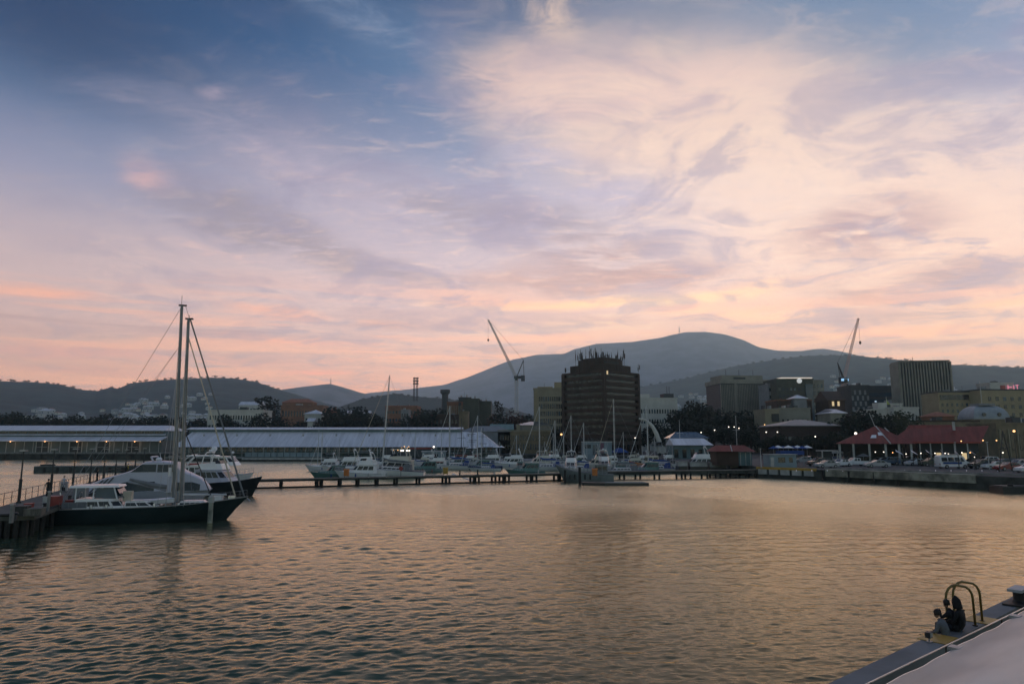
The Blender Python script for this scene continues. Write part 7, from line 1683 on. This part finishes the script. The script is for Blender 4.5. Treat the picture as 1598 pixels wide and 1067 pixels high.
seated(1492, 984, 'person in black with bare dark hair leaning close to the hooded one', blk, dnm, lean=.06, s=.93, head_turn=-.6, arm_up=True)
seated(1479, 990, 'person in grey top with dark hair sitting lower at the wharf edge', gry, dnm, lean=.10, s=.92, head_turn=-.9, arm_up=False).location.z = GZ - .18
# small walkers on the left pier
def walker(px, y, label, top, leg, s=1.0, rz=0.0):
    p = pier_pt(px, y); t = thing('person', label, 'person', (p.x, p.y, 1.6), rz, 'people on the left pier'); t.scale = (s,) * 3
    J = [(0, 0, .92), (0, 0, 1.15), (0, 0, 1.36), (0, 0, 1.48), (0, 0, 1.55), (.02, .09, .86), (.06, .10, .48), (.0, .10, .08), (.12, .10, .04), (-.02, -.09, .86), (-.02, -.10, .48), (-.14, -.10, .08), (-.03, -.10, .04), (0, .19, 1.38), (-.03, .23, 1.10), (.05, .22, .86), (0, -.19, 1.38), (.02, -.23, 1.10), (.12, -.22, .88)]
    E = [(0, 1), (1, 2), (2, 3), (3, 4), (0, 5), (5, 6), (6, 7), (7, 8), (0, 9), (9, 10), (10, 11), (11, 12), (2, 13), (13, 14), (14, 15), (2, 16), (16, 17), (17, 18)]
    skin_body('body', J, E, [(.15, .11), (.14, .10), (.15, .10), .07, .05, .085, .06, .045, .04, .085, .06, .045, .04, .06, .045, .035, .06, .045, .035], top, t)
    for sg in (5, 9): G().tube([J[sg], J[sg + 1], J[sg + 2]], [.10, .075, .062], 8).build('trouser_leg', leg, t, smooth=True)
    head_geo(t, (.01, 0, 1.66), 0, SK, HB)
for a in ((77, -1.0, 'person in dark clothes standing by the second lamp post on the pier', blk, dnm), (152, -1.2, 'person in black standing halfway along the left pier', blk, blk), (199, -1.4, 'person in yellow jacket far along the left pier', mat('yellow_cloth', (.30, .22, .03), .9), blk), (101, -1.0, 'person in pale top by the pier railing', mat('pale_cloth', (.45, .45, .48), .9), dnm), (196, -2.2, 'person in dark coat beside the yellow jacket on the pier', blk, dnm)):
    walker(*a, rz=rnd.uniform(0, 6))

# ------------------------------------------------------------------ near awning roof at bottom right
z0 = 3.7
c0 = gnd(1380, 1072, z0); c1 = gnd(1565, 974, z0); c2 = gnd(1604, 957, z0 + .0)
du = (c1 - c0).normalized(); dn = Vector((du.y, -du.x, 0)); base = c0 - du * 2.5
t = thing('membrane_roof', 'big pale stretched membrane roof filling the bottom right corner', 'roof', tuple(base), math.atan2(du.y, du.x))
g = G(); nu, nv = 120, 40; LU, LV = 26.0, 5.6
def mz(u, v): 
    return .26 * v - .03 * v * v + .07 * math.sin(v * 2.6 + u * .12) * min(v, 1.2) + .05 * math.sin(u * .5 + v * 1.1) * min(v, 1.5) + .012 * math.sin(u * 1.7 - v * 3.3) * min(v, 1)
vs = []
for i in range(nu + 1):
    for j in range(nv + 1):
        u = LU * i / nu; v = LV * (j / nv) ** 1.3; e = (.015 * math.sin(u * 1.9) + .012 * math.sin(u * 5.3)) * (1 - j / nv); vs.append((u, -v - e if j else -e, mz(u, v)))
k = len(vs); fs = [(i * (nv + 1) + j, (i + 1) * (nv + 1) + j, (i + 1) * (nv + 1) + j + 1, i * (nv + 1) + j + 1) for i in range(nu) for j in range(nv)]
g.add(vs, fs); o = g.build('membrane', mat('pale_membrane', (.42, .42, .41), .30, var=.14, scale=1.1, bump=.12, stretch=(.3, 2, 1)), t, smooth=True)
sm = o.modifiers.new('thick', 'SOLIDIFY'); sm.thickness = .02
e = G(); 
for i in range(0, nu): 
    u0_, u1_ = LU * i / nu, LU * (i + 1) / nu; f_ = lambda u: (u, .015 * -math.sin(u * 1.9) - .012 * math.sin(u * 5.3) + .01, mz(u, 0) + .0)
    e.bar(f_(u0_), f_(u1_), .022, n=6)
e.build('edge_cord', M['steel'], t)
for i in range(7):
    u = 2.0 + i * 3.3; G().bar((u, .0, -.05), (u, .55, -1.3), .03, n=6).build('guy_strap', M['darksteel'], t); G().box(u - .10, u + .10, -.10, .08, .01, .06).build('clamp_plate', M['alu'], t)
g = G()
for s_ in (1.6, 3.4): g = G(); g.tube([(u, -s_, mz(u, s_) + .012) for u in [LU * i / 60 for i in range(61)]], .022, 5); g.build('seam', M['canvasc'], t, smooth=True)
for u in (3, 12, 21): G().bar((u, -3.2, -z0 + GZ - .34), (u, -3.2, mz(u, 3.2)), .09, n=10).build('support_post', M['alu'], t)
